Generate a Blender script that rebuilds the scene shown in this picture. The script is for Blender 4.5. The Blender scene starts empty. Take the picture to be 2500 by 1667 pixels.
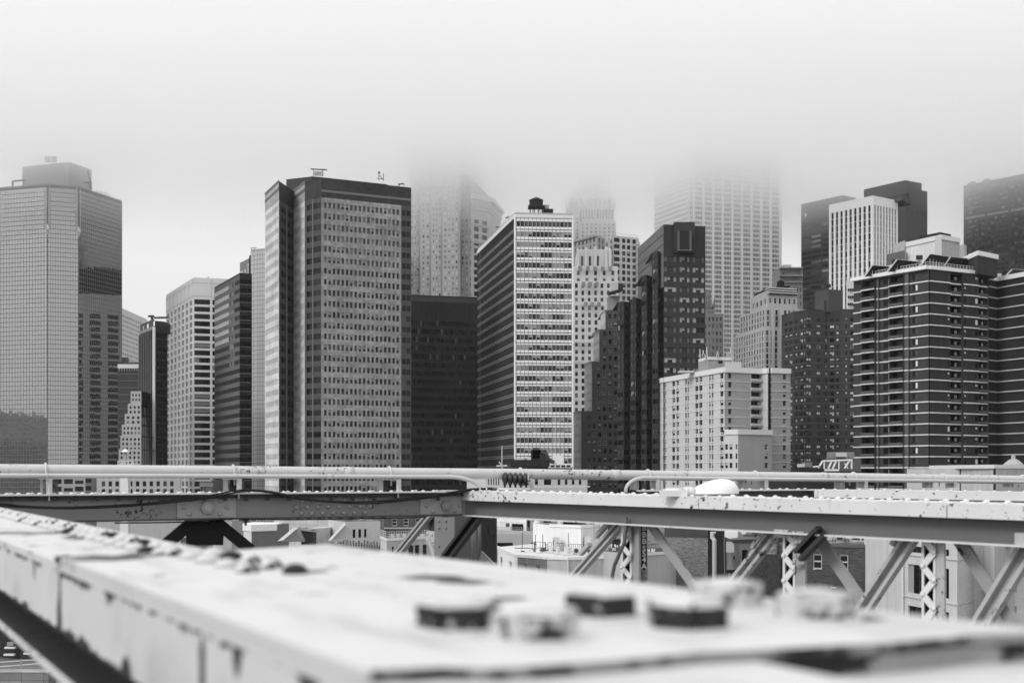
import bpy, math, random
from mathutils import Vector, Matrix
random.seed(7)
R = math.radians
C = bpy.context.scene.collection
SC = bpy.context.scene

# ------------------------------------------------------------------ camera
F, CX, H = 2900.0, 1250.0, 1152.0      # focal length, principal x and horizon in photograph pixels
EYE = 34.0                              # eye height above the street
cam_d = bpy.data.cameras.new('camera')
cam = bpy.data.objects.new('camera', cam_d); C.objects.link(cam)
cam.location = (0, 0, EYE); cam.rotation_euler = (R(90), 0, 0)
cam_d.sensor_width = 36.0; cam_d.lens = 36.0 * F / 2500.0
cam_d.shift_y = (H - 833.5) / 2500.0
cam_d.clip_start = 0.05; cam_d.clip_end = 20000
cam_d.dof.use_dof = True; cam_d.dof.focus_distance = 30.0; cam_d.dof.aperture_fstop = 2.8
SC.camera = cam

# ------------------------------------------------------------------ sky and sun
SUN_EL, SUN_AZ = 38.0, -50.0            # degrees; azimuth measured from straight behind the camera towards the left
world = bpy.data.worlds.new('World'); SC.world = world; world.use_nodes = True
wn, wl = world.node_tree.nodes, world.node_tree.links
wn.clear()
w_out = wn.new('ShaderNodeOutputWorld'); w_bg = wn.new('ShaderNodeBackground')
w_sky = wn.new('ShaderNodeTexSky'); w_sky.sky_type = 'NISHITA'; w_sky.sun_disc = False
w_sky.sun_elevation = R(SUN_EL); w_sky.sun_rotation = R(180 + 50); w_sky.dust_density = 4.0
w_bw = wn.new('ShaderNodeRGBToBW'); w_mix = wn.new('ShaderNodeMix'); w_mix.data_type = 'FLOAT'
w_mix.inputs[0].default_value = 0.86; w_mix.inputs[3].default_value = 11.0   # overcast: almost all cloud
wl.new(w_sky.outputs[0], w_bw.inputs[0]); wl.new(w_bw.outputs[0], w_mix.inputs[2])
w_tc = wn.new('ShaderNodeTexCoord'); w_sx = wn.new('ShaderNodeSeparateXYZ'); wl.new(w_tc.outputs['Generated'], w_sx.inputs[0])
w_cl = wn.new('ShaderNodeMath'); w_cl.operation = 'MULTIPLY_ADD'; w_cl.inputs[1].default_value = .5; w_cl.inputs[2].default_value = .81; w_cl.use_clamp = False
w_mx = wn.new('ShaderNodeMath'); w_mx.operation = 'MAXIMUM'; w_mx.inputs[1].default_value = 0; wl.new(w_sx.outputs[2], w_mx.inputs[0]); wl.new(w_mx.outputs[0], w_cl.inputs[0])
w_ml = wn.new('ShaderNodeMath'); w_ml.operation = 'MULTIPLY'; wl.new(w_mix.outputs[0], w_ml.inputs[0]); wl.new(w_cl.outputs[0], w_ml.inputs[1])   # overcast sky: brightest overhead
wl.new(w_ml.outputs[0], w_bg.inputs[0]); w_bg.inputs[1].default_value = 0.1
wl.new(w_bg.outputs[0], w_out.inputs[0])
sun_d = bpy.data.lights.new('sun', 'SUN'); sun_d.energy = 1.5; sun_d.angle = R(18); sun_d.color = (1, 1, 1)
sun = bpy.data.objects.new('sun', sun_d); C.objects.link(sun)
_a, _e = R(SUN_AZ), R(SUN_EL)
_to = Vector((math.sin(_a) * math.cos(_e), -math.cos(_a) * math.cos(_e), math.sin(_e)))
sun.rotation_euler = _to.to_track_quat('Z', 'Y').to_euler()

SC.view_settings.view_transform = 'Standard'; SC.view_settings.look = 'None'
SC.view_settings.exposure = 0.0; SC.view_settings.gamma = 1.0
SC.view_settings.use_curve_mapping = False
SC.render.engine = 'CYCLES'
cy = SC.cycles
cy.max_bounces = 14; cy.diffuse_bounces = 2; cy.glossy_bounces = 3; cy.transmission_bounces = 2
cy.volume_bounces = 12; cy.transparent_max_bounces = 8; cy.use_denoising = True
cy.caustics_reflective = False; cy.caustics_refractive = False
cy.sample_clamp_indirect = 4.0

# ------------------------------------------------------------------ materials (all grey: the photograph is black and white)
MATS = {}
def _base(name):
    m = bpy.data.materials.new(name); m.use_nodes = True
    nt = m.node_tree; b = nt.nodes['Principled BSDF']
    return m, nt, b
def g(v): return (v, v, v, 1)
def _math(nt, op, a, b=None, clamp=False):
    n = nt.nodes.new('ShaderNodeMath'); n.operation = op; n.use_clamp = clamp
    for i, x in enumerate((a, b)):
        if x is None: continue
        if isinstance(x, (int, float)): n.inputs[i].default_value = x
        else: nt.links.new(x, n.inputs[i])
    return n.outputs[0]
def _noise(nt, vec, scale, detail=4, rough=.55):
    n = nt.nodes.new('ShaderNodeTexNoise'); n.inputs['Scale'].default_value = scale
    n.inputs['Detail'].default_value = detail; n.inputs['Roughness'].default_value = rough
    if vec is not None: nt.links.new(vec, n.inputs['Vector'])
    return n.outputs[0]
def _step(nt, val, lo, hi):
    n = nt.nodes.new('ShaderNodeMapRange'); n.interpolation_type = 'SMOOTHSTEP'
    n.inputs[1].default_value = lo; n.inputs[2].default_value = hi
    nt.links.new(val, n.inputs[0]); return n.outputs[0]
def _coord(nt, scale=(1, 1, 1)):
    t = nt.nodes.new('ShaderNodeTexCoord'); mp = nt.nodes.new('ShaderNodeMapping')
    mp.inputs['Scale'].default_value = scale
    nt.links.new(t.outputs['Object'], mp.inputs[0]); return mp.outputs[0]
def _lerp(nt, fac, a, b):
    n = nt.nodes.new('ShaderNodeMix'); n.data_type = 'FLOAT'
    for i, x in ((0, fac), (2, a), (3, b)):
        if isinstance(x, (int, float)): n.inputs[i].default_value = x
        else: nt.links.new(x, n.inputs[i])
    return n.outputs[0]

def wall(v, var=.18, rough=.8, big=.06, fine=.8, streak=.12, spec=.12):
    """masonry or panel wall: broad blotches, fine grain, faint vertical rain streaks"""
    key = ('wall', v, var, rough, big, fine, streak)
    if key in MATS: return MATS[key]
    m, nt, b = _base('wall_%03d' % int(v * 1000))
    n1 = _noise(nt, _coord(nt), big, 5); n2 = _noise(nt, _coord(nt), fine, 3)
    n3 = _noise(nt, _coord(nt, (1, 1, .04)), .9, 3)
    s = _math(nt, 'ADD', _math(nt, 'MULTIPLY', _math(nt, 'SUBTRACT', n1, .5), var * 2.2),
              _math(nt, 'ADD', _math(nt, 'MULTIPLY', _math(nt, 'SUBTRACT', n2, .5), var),
                    _math(nt, 'MULTIPLY', _math(nt, 'SUBTRACT', n3, .5), streak * 2)))
    c = _math(nt, 'MULTIPLY', _math(nt, 'ADD', s, 1.0), v)
    nt.links.new(c, b.inputs['Base Color']); b.inputs['Roughness'].default_value = rough
    b.inputs['Specular IOR Level'].default_value = spec
    MATS[key] = m; return m
def panelled(v, pw, ph, var=.25, joint=.75, rough=.75):
    """stone panels: tone varies from panel to panel, thin joints, wet blotches"""
    key = ('pan', v, pw, ph, var, joint)
    if key in MATS: return MATS[key]
    m, nt, b = _base('panel_%03d' % int(v * 1000))
    t = nt.nodes.new('ShaderNodeTexCoord'); sx = nt.nodes.new('ShaderNodeSeparateXYZ'); cb = nt.nodes.new('ShaderNodeCombineXYZ')
    nt.links.new(t.outputs['Object'], sx.inputs[0])
    nt.links.new(_math(nt, 'ADD', sx.outputs[0], sx.outputs[1]), cb.inputs[0]); nt.links.new(sx.outputs[2], cb.inputs[1])
    br = nt.nodes.new('ShaderNodeTexBrick'); nt.links.new(cb.outputs[0], br.inputs['Vector'])
    br.offset = 0.5 if pw < .5 else 0.0
    br.inputs['Scale'].default_value = 1; br.inputs['Brick Width'].default_value = pw; br.inputs['Row Height'].default_value = ph
    br.inputs['Mortar Size'].default_value = min(pw, ph) * .045
    br.inputs['Color1'].default_value = g(v * (1 - var)); br.inputs['Color2'].default_value = g(v * (1 + var)); br.inputs['Mortar'].default_value = g(v * joint)
    n1 = _noise(nt, _coord(nt, (1, 1, 1.6)), .09, 6, .65)
    n2 = _noise(nt, _coord(nt, (1, 1, .05)), .7, 3)
    k = _math(nt, 'ADD', _math(nt, 'MULTIPLY', n1, 1.1), _math(nt, 'ADD', _math(nt, 'MULTIPLY', n2, .3), .28))
    bw = nt.nodes.new('ShaderNodeRGBToBW'); nt.links.new(br.outputs[0], bw.inputs[0])
    nt.links.new(_math(nt, 'MULTIPLY', bw.outputs[0], k), b.inputs['Base Color'])
    b.inputs['Roughness'].default_value = rough; b.inputs['Specular IOR Level'].default_value = .15
    MATS[key] = m; return m
def glass(v, rough=.08, spec=.22):
    key = ('glass', v, rough, spec)
    if key in MATS: return MATS[key]
    m, nt, b = _base('glass_%03d' % int(v * 1000))
    n = _noise(nt, _coord(nt), .35, 2)
    nt.links.new(_math(nt, 'MULTIPLY', _math(nt, 'ADD', n, .5), v), b.inputs['Base Color'])
    b.inputs['Roughness'].default_value = rough; b.inputs['Specular IOR Level'].default_value = spec
    MATS[key] = m; return m
def mirror(v, rough=.04):
    key = ('mirror', v, rough)
    if key in MATS: return MATS[key]
    m, nt, b = _base('mirror_glass_%03d' % int(v * 1000))
    b.inputs['Base Color'].default_value = g(v); b.inputs['Metallic'].default_value = 1; b.inputs['Roughness'].default_value = rough
    MATS[key] = m; return m
def paint(v, rust=.62, size=7.0, rough=.5, dark=.015, var=.12, bump=.25, drips=0.0, seed=0.0):
    """old bridge paint: blotchy, with chips and flakes worn down to dark rust"""
    key = ('paint', v, rust, size, rough, drips, seed)
    if key in MATS: return MATS[key]
    m, nt, b = _base('paint_%03d' % int(v * 1000))
    co = _coord(nt)
    if seed:
        mp = nt.nodes.new('ShaderNodeMapping'); mp.inputs[1].default_value = (seed, seed * .7, seed * .3); nt.links.new(co, mp.inputs[0]); co = mp.outputs[0]
    n1 = _noise(nt, co, size * .35, 5, .6); n2 = _noise(nt, co, size * 2.2, 7, .72); n3 = _noise(nt, co, size * .12, 3)
    mask = _step(nt, _math(nt, 'ADD', _math(nt, 'MULTIPLY', n2, .62), _math(nt, 'MULTIPLY', n3, .38)), rust, rust + .035)
    if drips:
        d = _noise(nt, _coord(nt, (1, 1, .12)), size * 1.6, 4, .6)
        mask = _math(nt, 'MAXIMUM', mask, _math(nt, 'MULTIPLY', _step(nt, d, .62, .75), drips))
    c = _math(nt, 'MULTIPLY', _math(nt, 'ADD', _math(nt, 'MULTIPLY', _math(nt, 'SUBTRACT', n1, .5), var * 2), 1), v)
    nt.links.new(_lerp(nt, mask, c, dark), b.inputs['Base Color'])
    nt.links.new(_lerp(nt, mask, rough, .85), b.inputs['Roughness'])
    if bump:
        bp = nt.nodes.new('ShaderNodeBump'); bp.inputs['Strength'].default_value = bump; bp.inputs['Distance'].default_value = .004
        nt.links.new(_math(nt, 'SUBTRACT', n2, _math(nt, 'MULTIPLY', mask, .6)), bp.inputs['Height']); nt.links.new(bp.outputs[0], b.inputs['Normal'])
    MATS[key] = m; return m
def stained(v, spots, rust=.7, size=7, seed=0.0, rough=.5, edges=(), dirt=0.0):
    """paint() with rust stains of their own shape: spots = (x, y, z, rx, ry, rz) in object space"""
    m = paint(v, rust, size, rough, seed=seed + .001).copy()
    nt = m.node_tree; b = nt.nodes['Principled BSDF']
    old = b.inputs['Base Color'].links[0].from_socket
    t = nt.nodes.new('ShaderNodeTexCoord')
    wob = nt.nodes.new('ShaderNodeTexNoise'); wob.inputs['Scale'].default_value = 22; nt.links.new(t.outputs['Object'], wob.inputs['Vector'])
    acc = None
    for (x, y, z, rx, ry, rz) in spots:
        mp = nt.nodes.new('ShaderNodeMapping'); mp.vector_type = 'POINT'
        mp.inputs['Location'].default_value = (-x / rx, -y / ry, -z / rz); mp.inputs['Scale'].default_value = (1 / rx, 1 / ry, 1 / rz)
        nt.links.new(t.outputs['Object'], mp.inputs[0])
        ln = nt.nodes.new('ShaderNodeVectorMath'); ln.operation = 'LENGTH'; nt.links.new(mp.outputs[0], ln.inputs[0])
        q = _math(nt, 'ADD', ln.outputs['Value'], _math(nt, 'MULTIPLY', _math(nt, 'SUBTRACT', wob.outputs[0], .5), .9))
        s = _math(nt, 'SUBTRACT', 1.0, _step(nt, q, .75, 1.1))
        acc = s if acc is None else _math(nt, 'MAXIMUM', acc, s)
    if dirt:                                 # grime smeared along the beam, and soft water stains
        mp = nt.nodes.new('ShaderNodeMapping'); mp.vector_type = 'TEXTURE'; mp.inputs['Rotation'].default_value = (0, 0, R(30)); mp.inputs['Scale'].default_value = (.35, 1.6, 1); nt.links.new(t.outputs['Object'], mp.inputs[0])
        d1 = _noise(nt, mp.outputs[0], 4.5, 6, .6); d2 = _noise(nt, t.outputs['Object'], 2.2, 5, .6)
        k = _math(nt, 'MAXIMUM', _step(nt, d1, .5, .72), _math(nt, 'MULTIPLY', _step(nt, d2, .5, .75), .8))
        old = _math(nt, 'MULTIPLY', old, _math(nt, 'SUBTRACT', 1.0, _math(nt, 'MULTIPLY', k, dirt)))
    if edges:                                # chipped paint along arrises at object heights `edges`
        sz = nt.nodes.new('ShaderNodeSeparateXYZ'); nt.links.new(t.outputs['Object'], sz.inputs[0])
        en = _noise(nt, t.outputs['Object'], 16, 6, .65); e2 = _noise(nt, t.outputs['Object'], 3.5, 3)
        for ez, reach in edges:
            near = _math(nt, 'SUBTRACT', 1.0, _math(nt, 'MULTIPLY', _math(nt, 'ABSOLUTE', _math(nt, 'SUBTRACT', sz.outputs[2], ez)), 1 / reach), True)
            s = _step(nt, _math(nt, 'ADD', _math(nt, 'MULTIPLY', near, .2), _math(nt, 'ADD', _math(nt, 'MULTIPLY', en, .5), _math(nt, 'MULTIPLY', e2, .5))), .67, .71)
            acc = _math(nt, 'MAXIMUM', acc, s)
    nt.links.new(_lerp(nt, acc, old, .012), b.inputs['Base Color'])
    return m
def plain(v, rough=.6, metal=0.0):
    key = ('plain', v, rough, metal)
    if key in MATS: return MATS[key]
    m, nt, b = _base('finish_%03d' % int(v * 1000))
    n = _noise(nt, _coord(nt), 3.0, 4)
    nt.links.new(_math(nt, 'MULTIPLY', _math(nt, 'ADD', _math(nt, 'MULTIPLY', n, .3), .85), v), b.inputs['Base Color'])
    b.inputs['Roughness'].default_value = rough; b.inputs['Metallic'].default_value = metal; b.inputs['Specular IOR Level'].default_value = .2
    MATS[key] = m; return m
def brick(v, var=.3, mortar=1.5, bw=.22, bh=.075):
    return panelled(v, bw, bh, var, mortar, .85)

# ------------------------------------------------------------------ mesh helpers
def at(px, py, Y):
    return Vector(((px - CX) / F * Y, Y, EYE + (H - py) / F * Y))
def xy(px, Y): return Vector(((px - CX) / F * Y, Y))
def zz(py, Y): return EYE + (H - py) / F * Y
def foot(Z, pts):
    """roofline pixels of a flat roof Z metres above the eye -> plan points"""
    return [xy(px, F * Z / (H - py)) for px, py in pts]

class MB:
    def __init__(s): s.v, s.f, s.m = [], [], []
    def poly(s, pts, mi=0):
        k = len(s.v); s.v += [tuple(p) for p in pts]; s.f.append(tuple(range(k, k + len(pts)))); s.m.append(mi)
    def hexa(s, p, mi=0):
        """eight corners: bottom ring 0-3 counter-clockwise from above, top ring 4-7"""
        k = len(s.v); s.v += [tuple(q) for q in p]
        for q in ((3, 2, 1, 0), (4, 5, 6, 7), (0, 1, 5, 4), (1, 2, 6, 5), (2, 3, 7, 6), (3, 0, 4, 7)):
            s.f.append(tuple(k + i for i in q)); s.m.append(mi)
    def obox(s, o, a, b, c, mi=0):
        o, a, b, c = Vector(o), Vector(a), Vector(b), Vector(c)
        if a.cross(b).dot(c) < 0: a, b = b, a
        s.hexa([o, o + a, o + a + b, o + b, o + c, o + a + c, o + a + b + c, o + b + c], mi)
    def box(s, x0, y0, z0, x1, y1, z1, mi=0):
        s.obox((x0, y0, z0), (x1 - x0, 0, 0), (0, y1 - y0, 0), (0, 0, z1 - z0), mi)
    def prism(s, pts, z0, z1, mi=0, top=True, sides=None):
        n = len(pts)
        area = sum(pts[i][0] * pts[(i + 1) % n][1] - pts[(i + 1) % n][0] * pts[i][1] for i in range(n))
        if area < 0: pts = pts[::-1]
        for i in range(n):
            a, b = pts[i], pts[(i + 1) % n]
            s.poly([(a[0], a[1], z0), (b[0], b[1], z0), (b[0], b[1], z1), (a[0], a[1], z1)], mi)
        if top: s.poly([(p[0], p[1], z1) for p in pts], mi)
        s.poly([(p[0], p[1], z0) for p in pts[::-1]], mi)
    def bar(s, p, q, w, t, up=(0, 0, 1), mi=0):
        """rectangular bar from p to q; w across (perpendicular to the bar in the plane of `up`), t the other way"""
        p, q = Vector(p), Vector(q); d = (q - p); n = d.normalized()
        b = n.cross(Vector(up))
        if b.length < 1e-4: b = n.cross(Vector((1, 0, 0)))
        b.normalize(); a = b.cross(n).normalized()
        s.obox(p - a * w / 2 - b * t / 2, a * w, b * t, d, mi)
    def tube(s, path, r, seg=10, mi=0, cap=True):
        path = [Vector(p) for p in path]; rs = r if isinstance(r, (list, tuple)) else [r] * len(path)
        k0 = len(s.v); up = Vector((0, 0, 1)); prev = None
        for i, p in enumerate(path):
            d = ((path[i + 1] - p) if i == 0 else (p - path[i - 1]) if i == len(path) - 1 else (path[i + 1] - path[i - 1])).normalized()
            if prev is None:
                a = d.cross(up if abs(d.z) < .95 else Vector((1, 0, 0))).normalized()
            else:
                a = (prev - d * prev.dot(d)).normalized()
            prev = a; b = d.cross(a)
            for j in range(seg):
                an = 2 * math.pi * j / seg
                s.v.append(tuple(p + (a * math.cos(an) + b * math.sin(an)) * rs[i]))
        for i in range(len(path) - 1):
            for j in range(seg):
                a0 = k0 + i * seg + j; a1 = k0 + i * seg + (j + 1) % seg
                s.f.append((a0, a1, a1 + seg, a0 + seg)); s.m.append(mi)
        if cap:
            s.f.append(tuple(k0 + j for j in range(seg))[::-1]); s.m.append(mi)
            s.f.append(tuple(k0 + (len(path) - 1) * seg + j for j in range(seg))); s.m.append(mi)
    def lathe(s, o, axis, prof, seg=12, mi=0):
        """prof = (radius, height) pairs along axis from o"""
        ax = Vector(axis).normalized()
        s.tube([Vector(o) + ax * h for r, h in prof], [max(r, 1e-4) for r, h in prof], seg, mi)
    def dome(s, o, axis, r, h, seg=8, mi=0, rings=3):
        s.lathe(o, axis, [(r * math.cos(math.pi / 2 * i / rings), h * math.sin(math.pi / 2 * i / rings)) for i in range(rings + 1)], seg, mi)
    def islands(s):
        """connected pieces (corners that coincide count as joined)"""
        key = {}; par = list(range(len(s.v)))
        def find(i):
            while par[i] != i: par[i] = par[par[i]]; i = par[i]
            return i
        for i, v in enumerate(s.v):
            k = (round(v[0], 4), round(v[1], 4), round(v[2], 4))
            if k in key: par[find(i)] = find(key[k])
            else: key[k] = i
        for f in s.f:
            for i in f[1:]: par[find(i)] = find(f[0])
        out = {}
        for f, m in zip(s.f, s.m):
            q, mp = out.setdefault(find(f[0]), (MB(), {}))
            for i in f:
                if i not in mp: mp[i] = len(q.v); q.v.append(s.v[i])
            q.f.append(tuple(mp[i] for i in f)); q.m.append(m)
        return [q for q, _ in out.values()]
    def mesh(s, name, mats, loc=(0, 0, 0), smooth=False):
        me = bpy.data.meshes.new(name); lx, ly, lz = loc
        me.from_pydata([(x - lx, y - ly, z - lz) for x, y, z in s.v], [], s.f)
        for m in mats: me.materials.append(m)
        if len(mats) > 1: me.polygons.foreach_set('material_index', s.m)
        if smooth: me.polygons.foreach_set('use_smooth', [True] * len(s.f))
        me.update(); return me

def link(name, data, parent=None, matrix=None):
    o = bpy.data.objects.new(name, data); C.objects.link(o)
    if parent is not None: o.parent = parent
    if matrix is not None: o.matrix_local = matrix
    return o
def tag(o, label=None, cat=None, group=None, kind=None):
    if label: o['label'] = label
    if cat: o['category'] = cat
    if group: o['group'] = group
    if kind: o['kind'] = kind
    return o
def empty(name, loc, label, cat, group=None):
    o = bpy.data.objects.new(name, None); C.objects.link(o); o.location = loc; o.empty_display_size = .2
    return tag(o, label, cat, group)
def part(name, mb, mats, root, smooth=False, kind=None, label=None):
    """mesh in world coordinates -> child of root (root is an unrotated top-level Empty, or a part of one)"""
    top = root; off = Vector((0, 0, 0))
    while top is not None: off += Vector(top.location); top = top.parent
    if not isinstance(mats, (list, tuple)): mats = [mats]
    o = link(name, mb.mesh(name, mats, off, smooth), root)
    if kind: o['kind'] = kind
    if label: o['label'] = label
    return o
def solo(name, mb, mats, label, cat, group=None, kind=None, smooth=False):
    """a thing that is one mesh, origin at its base centre"""
    xs = [v[0] for v in mb.v]; ys = [v[1] for v in mb.v]; zs = [v[2] for v in mb.v]
    loc = Vector(((min(xs) + max(xs)) / 2, (min(ys) + max(ys)) / 2, min(zs)))
    if not isinstance(mats, (list, tuple)): mats = [mats]
    o = link(name, mb.mesh(name, mats, loc, smooth)); o.location = loc
    return tag(o, label, cat, group, kind)

# ------------------------------------------------------------------ window kinds: unit square, x right, z up, outside is -y
VAR = {}
def variant(key, cells, mats):
    mb = MB()
    for (x0, z0, x1, z1, y, mi) in cells:
        if y: mb.hexa([(x0, -y, z0), (x1, -y, z0), (x1, 0, z0), (x0, 0, z0), (x0, -y, z1), (x1, -y, z1), (x1, 0, z1), (x0, 0, z1)], mi)
        else: mb.poly([(x0, 0, z0), (x1, 0, z0), (x1, 0, z1), (x0, 0, z1)], mi)
    VAR[key] = (mb, mats, mb.mesh('window_' + key, mats))
G_BLACK, G_DARK, G_MID, G_PALE = glass(.006), glass(.02), glass(.08), glass(.22)
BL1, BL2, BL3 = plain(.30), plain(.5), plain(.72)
FR_D, FR_L, FR_M = plain(.05), plain(.55), plain(.2)
def ring(w, fr=.02, mi=1):
    return [(0, 0, w, 1, fr, mi), (1 - w, 0, 1, 1, fr, mi), (w, 0, 1 - w, w, fr, mi), (w, 1 - w, 1 - w, 1, fr, mi)]
variant('black', [(0, 0, 1, 1, 0, 0)], [G_BLACK])
variant('dark', [(0, 0, 1, 1, 0, 0)], [G_DARK])
variant('mid', [(0, 0, 1, 1, 0, 0)], [G_MID])
variant('pale', [(0, 0, 1, 1, 0, 0)], [G_PALE])
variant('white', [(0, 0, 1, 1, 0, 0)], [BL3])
variant('grey', [(0, 0, 1, 1, 0, 0)], [BL1])
variant('blind_half', [(0, 0, 1, .5, 0, 0), (0, .5, 1, 1, 0, 1)], [G_DARK, BL1])
variant('blind_low', [(0, 0, 1, .25, 0, 0), (0, .25, 1, 1, 0, 1)], [G_DARK, BL1])
variant('blind_top', [(0, 0, 1, .72, 0, 0), (0, .72, 1, 1, 0, 1)], [G_DARK, BL2])
variant('sash', [(0, 0, 1, 1, 0, 0)] + ring(.07) + [(.07, .47, .93, .53, .02, 1)], [G_BLACK, FR_M])
variant('sash_light', [(0, 0, 1, 1, 0, 0)] + ring(.1) + [(.1, .47, .9, .55, .02, 1)], [G_DARK, FR_L])
variant('sash_blind', [(0, 0, 1, .52, 0, 0), (0, .52, 1, 1, 0, 2)] + ring(.07) + [(.07, .49, .93, .55, .02, 1)], [G_BLACK, FR_M, BL2])
variant('sash_bright', [(0, 0, 1, .3, 0, 0), (0, .3, 1, 1, 0, 2)] + ring(.06) + [(.47, 0, .53, 1, .02, 1)], [G_DARK, FR_D, BL3])
variant('pair', [(0, 0, .47, 1, 0, 0), (.53, 0, 1, 1, 0, 2), (.47, 0, .53, 1, .05, 1)], [G_BLACK, FR_D, G_DARK])
variant('pair_blind', [(0, 0, .47, .4, 0, 0), (0, .4, .47, 1, 0, 2), (.53, 0, 1, 1, 0, 2), (.47, 0, .53, 1, .05, 1)], [G_DARK, FR_D, BL2])
variant('third', [(0, 0, .3, 1, 0, 2), (.33, 0, .66, 1, 0, 0), (.69, 0, 1, 1, 0, 0), (.3, 0, .33, 1, .04, 1), (.66, 0, .69, 1, .04, 1)], [G_BLACK, FR_D, BL1])
variant('third_bright', [(0, 0, .3, 1, 0, 2), (.33, 0, .66, .6, 0, 0), (.33, .6, .66, 1, 0, 2), (.69, 0, 1, 1, 0, 2), (.3, 0, .33, 1, .04, 1), (.66, 0, .69, 1, .04, 1)], [G_DARK, FR_D, plain(.38)])
variant('four', [(0, 0, 1, 1, 0, 0)] + [(.25 * i - .012, 0, .25 * i + .012, 1, .04, 1) for i in (1, 2, 3)], [G_BLACK, FR_D])
variant('four_blind', [(0, 0, .24, 1, 0, 2), (.26, 0, .49, .5, 0, 0), (.26, .5, .49, 1, 0, 2), (.51, 0, .74, 1, 0, 0), (.76, 0, 1, 1, 0, 2)] + [(.25 * i - .012, 0, .25 * i + .012, 1, .04, 1) for i in (1, 2, 3)], [G_DARK, FR_D, plain(.36)])
variant('bay', [(0, 0, .22, 1, 0, 0), (.26, 0, .5, 1, 0, 2), (.54, 0, .76, 1, 0, 2), (.8, 0, 1, 1, 0, 0)] + [(x, 0, x + .04, 1, .04, 1) for x in (.22, .5, .76)], [glass(.14), FR_D, glass(.04)])
variant('bay_pale', [(0, 0, .22, 1, 0, 0), (.26, .35, .5, 1, 0, 0), (.26, 0, .5, .35, 0, 2), (.54, 0, .76, 1, 0, 2), (.8, 0, 1, 1, 0, 0)] + [(x, 0, x + .04, 1, .04, 1) for x in (.22, .5, .76)], [plain(.3), FR_D, G_DARK])  # bay with some panes in a pale grey finish
variant('mirror', [(0, 0, 1, 1, 0, 0)], [mirror(.42)])
variant('mirror_dim', [(0, 0, 1, 1, 0, 0)], [mirror(.36)])
variant('mirror_pale', [(0, 0, 1, 1, 0, 0)], [mirror(.85, .12)])
variant('tint', [(0, 0, 1, 1, 0, 0)], [mirror(.16, .05)])
variant('tint_dark', [(0, 0, 1, 1, 0, 0)], [mirror(.07, .06)])

def pick(weights):
    ks = list(weights); return random.choices(ks, [weights[k] for k in ks])[0]

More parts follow.
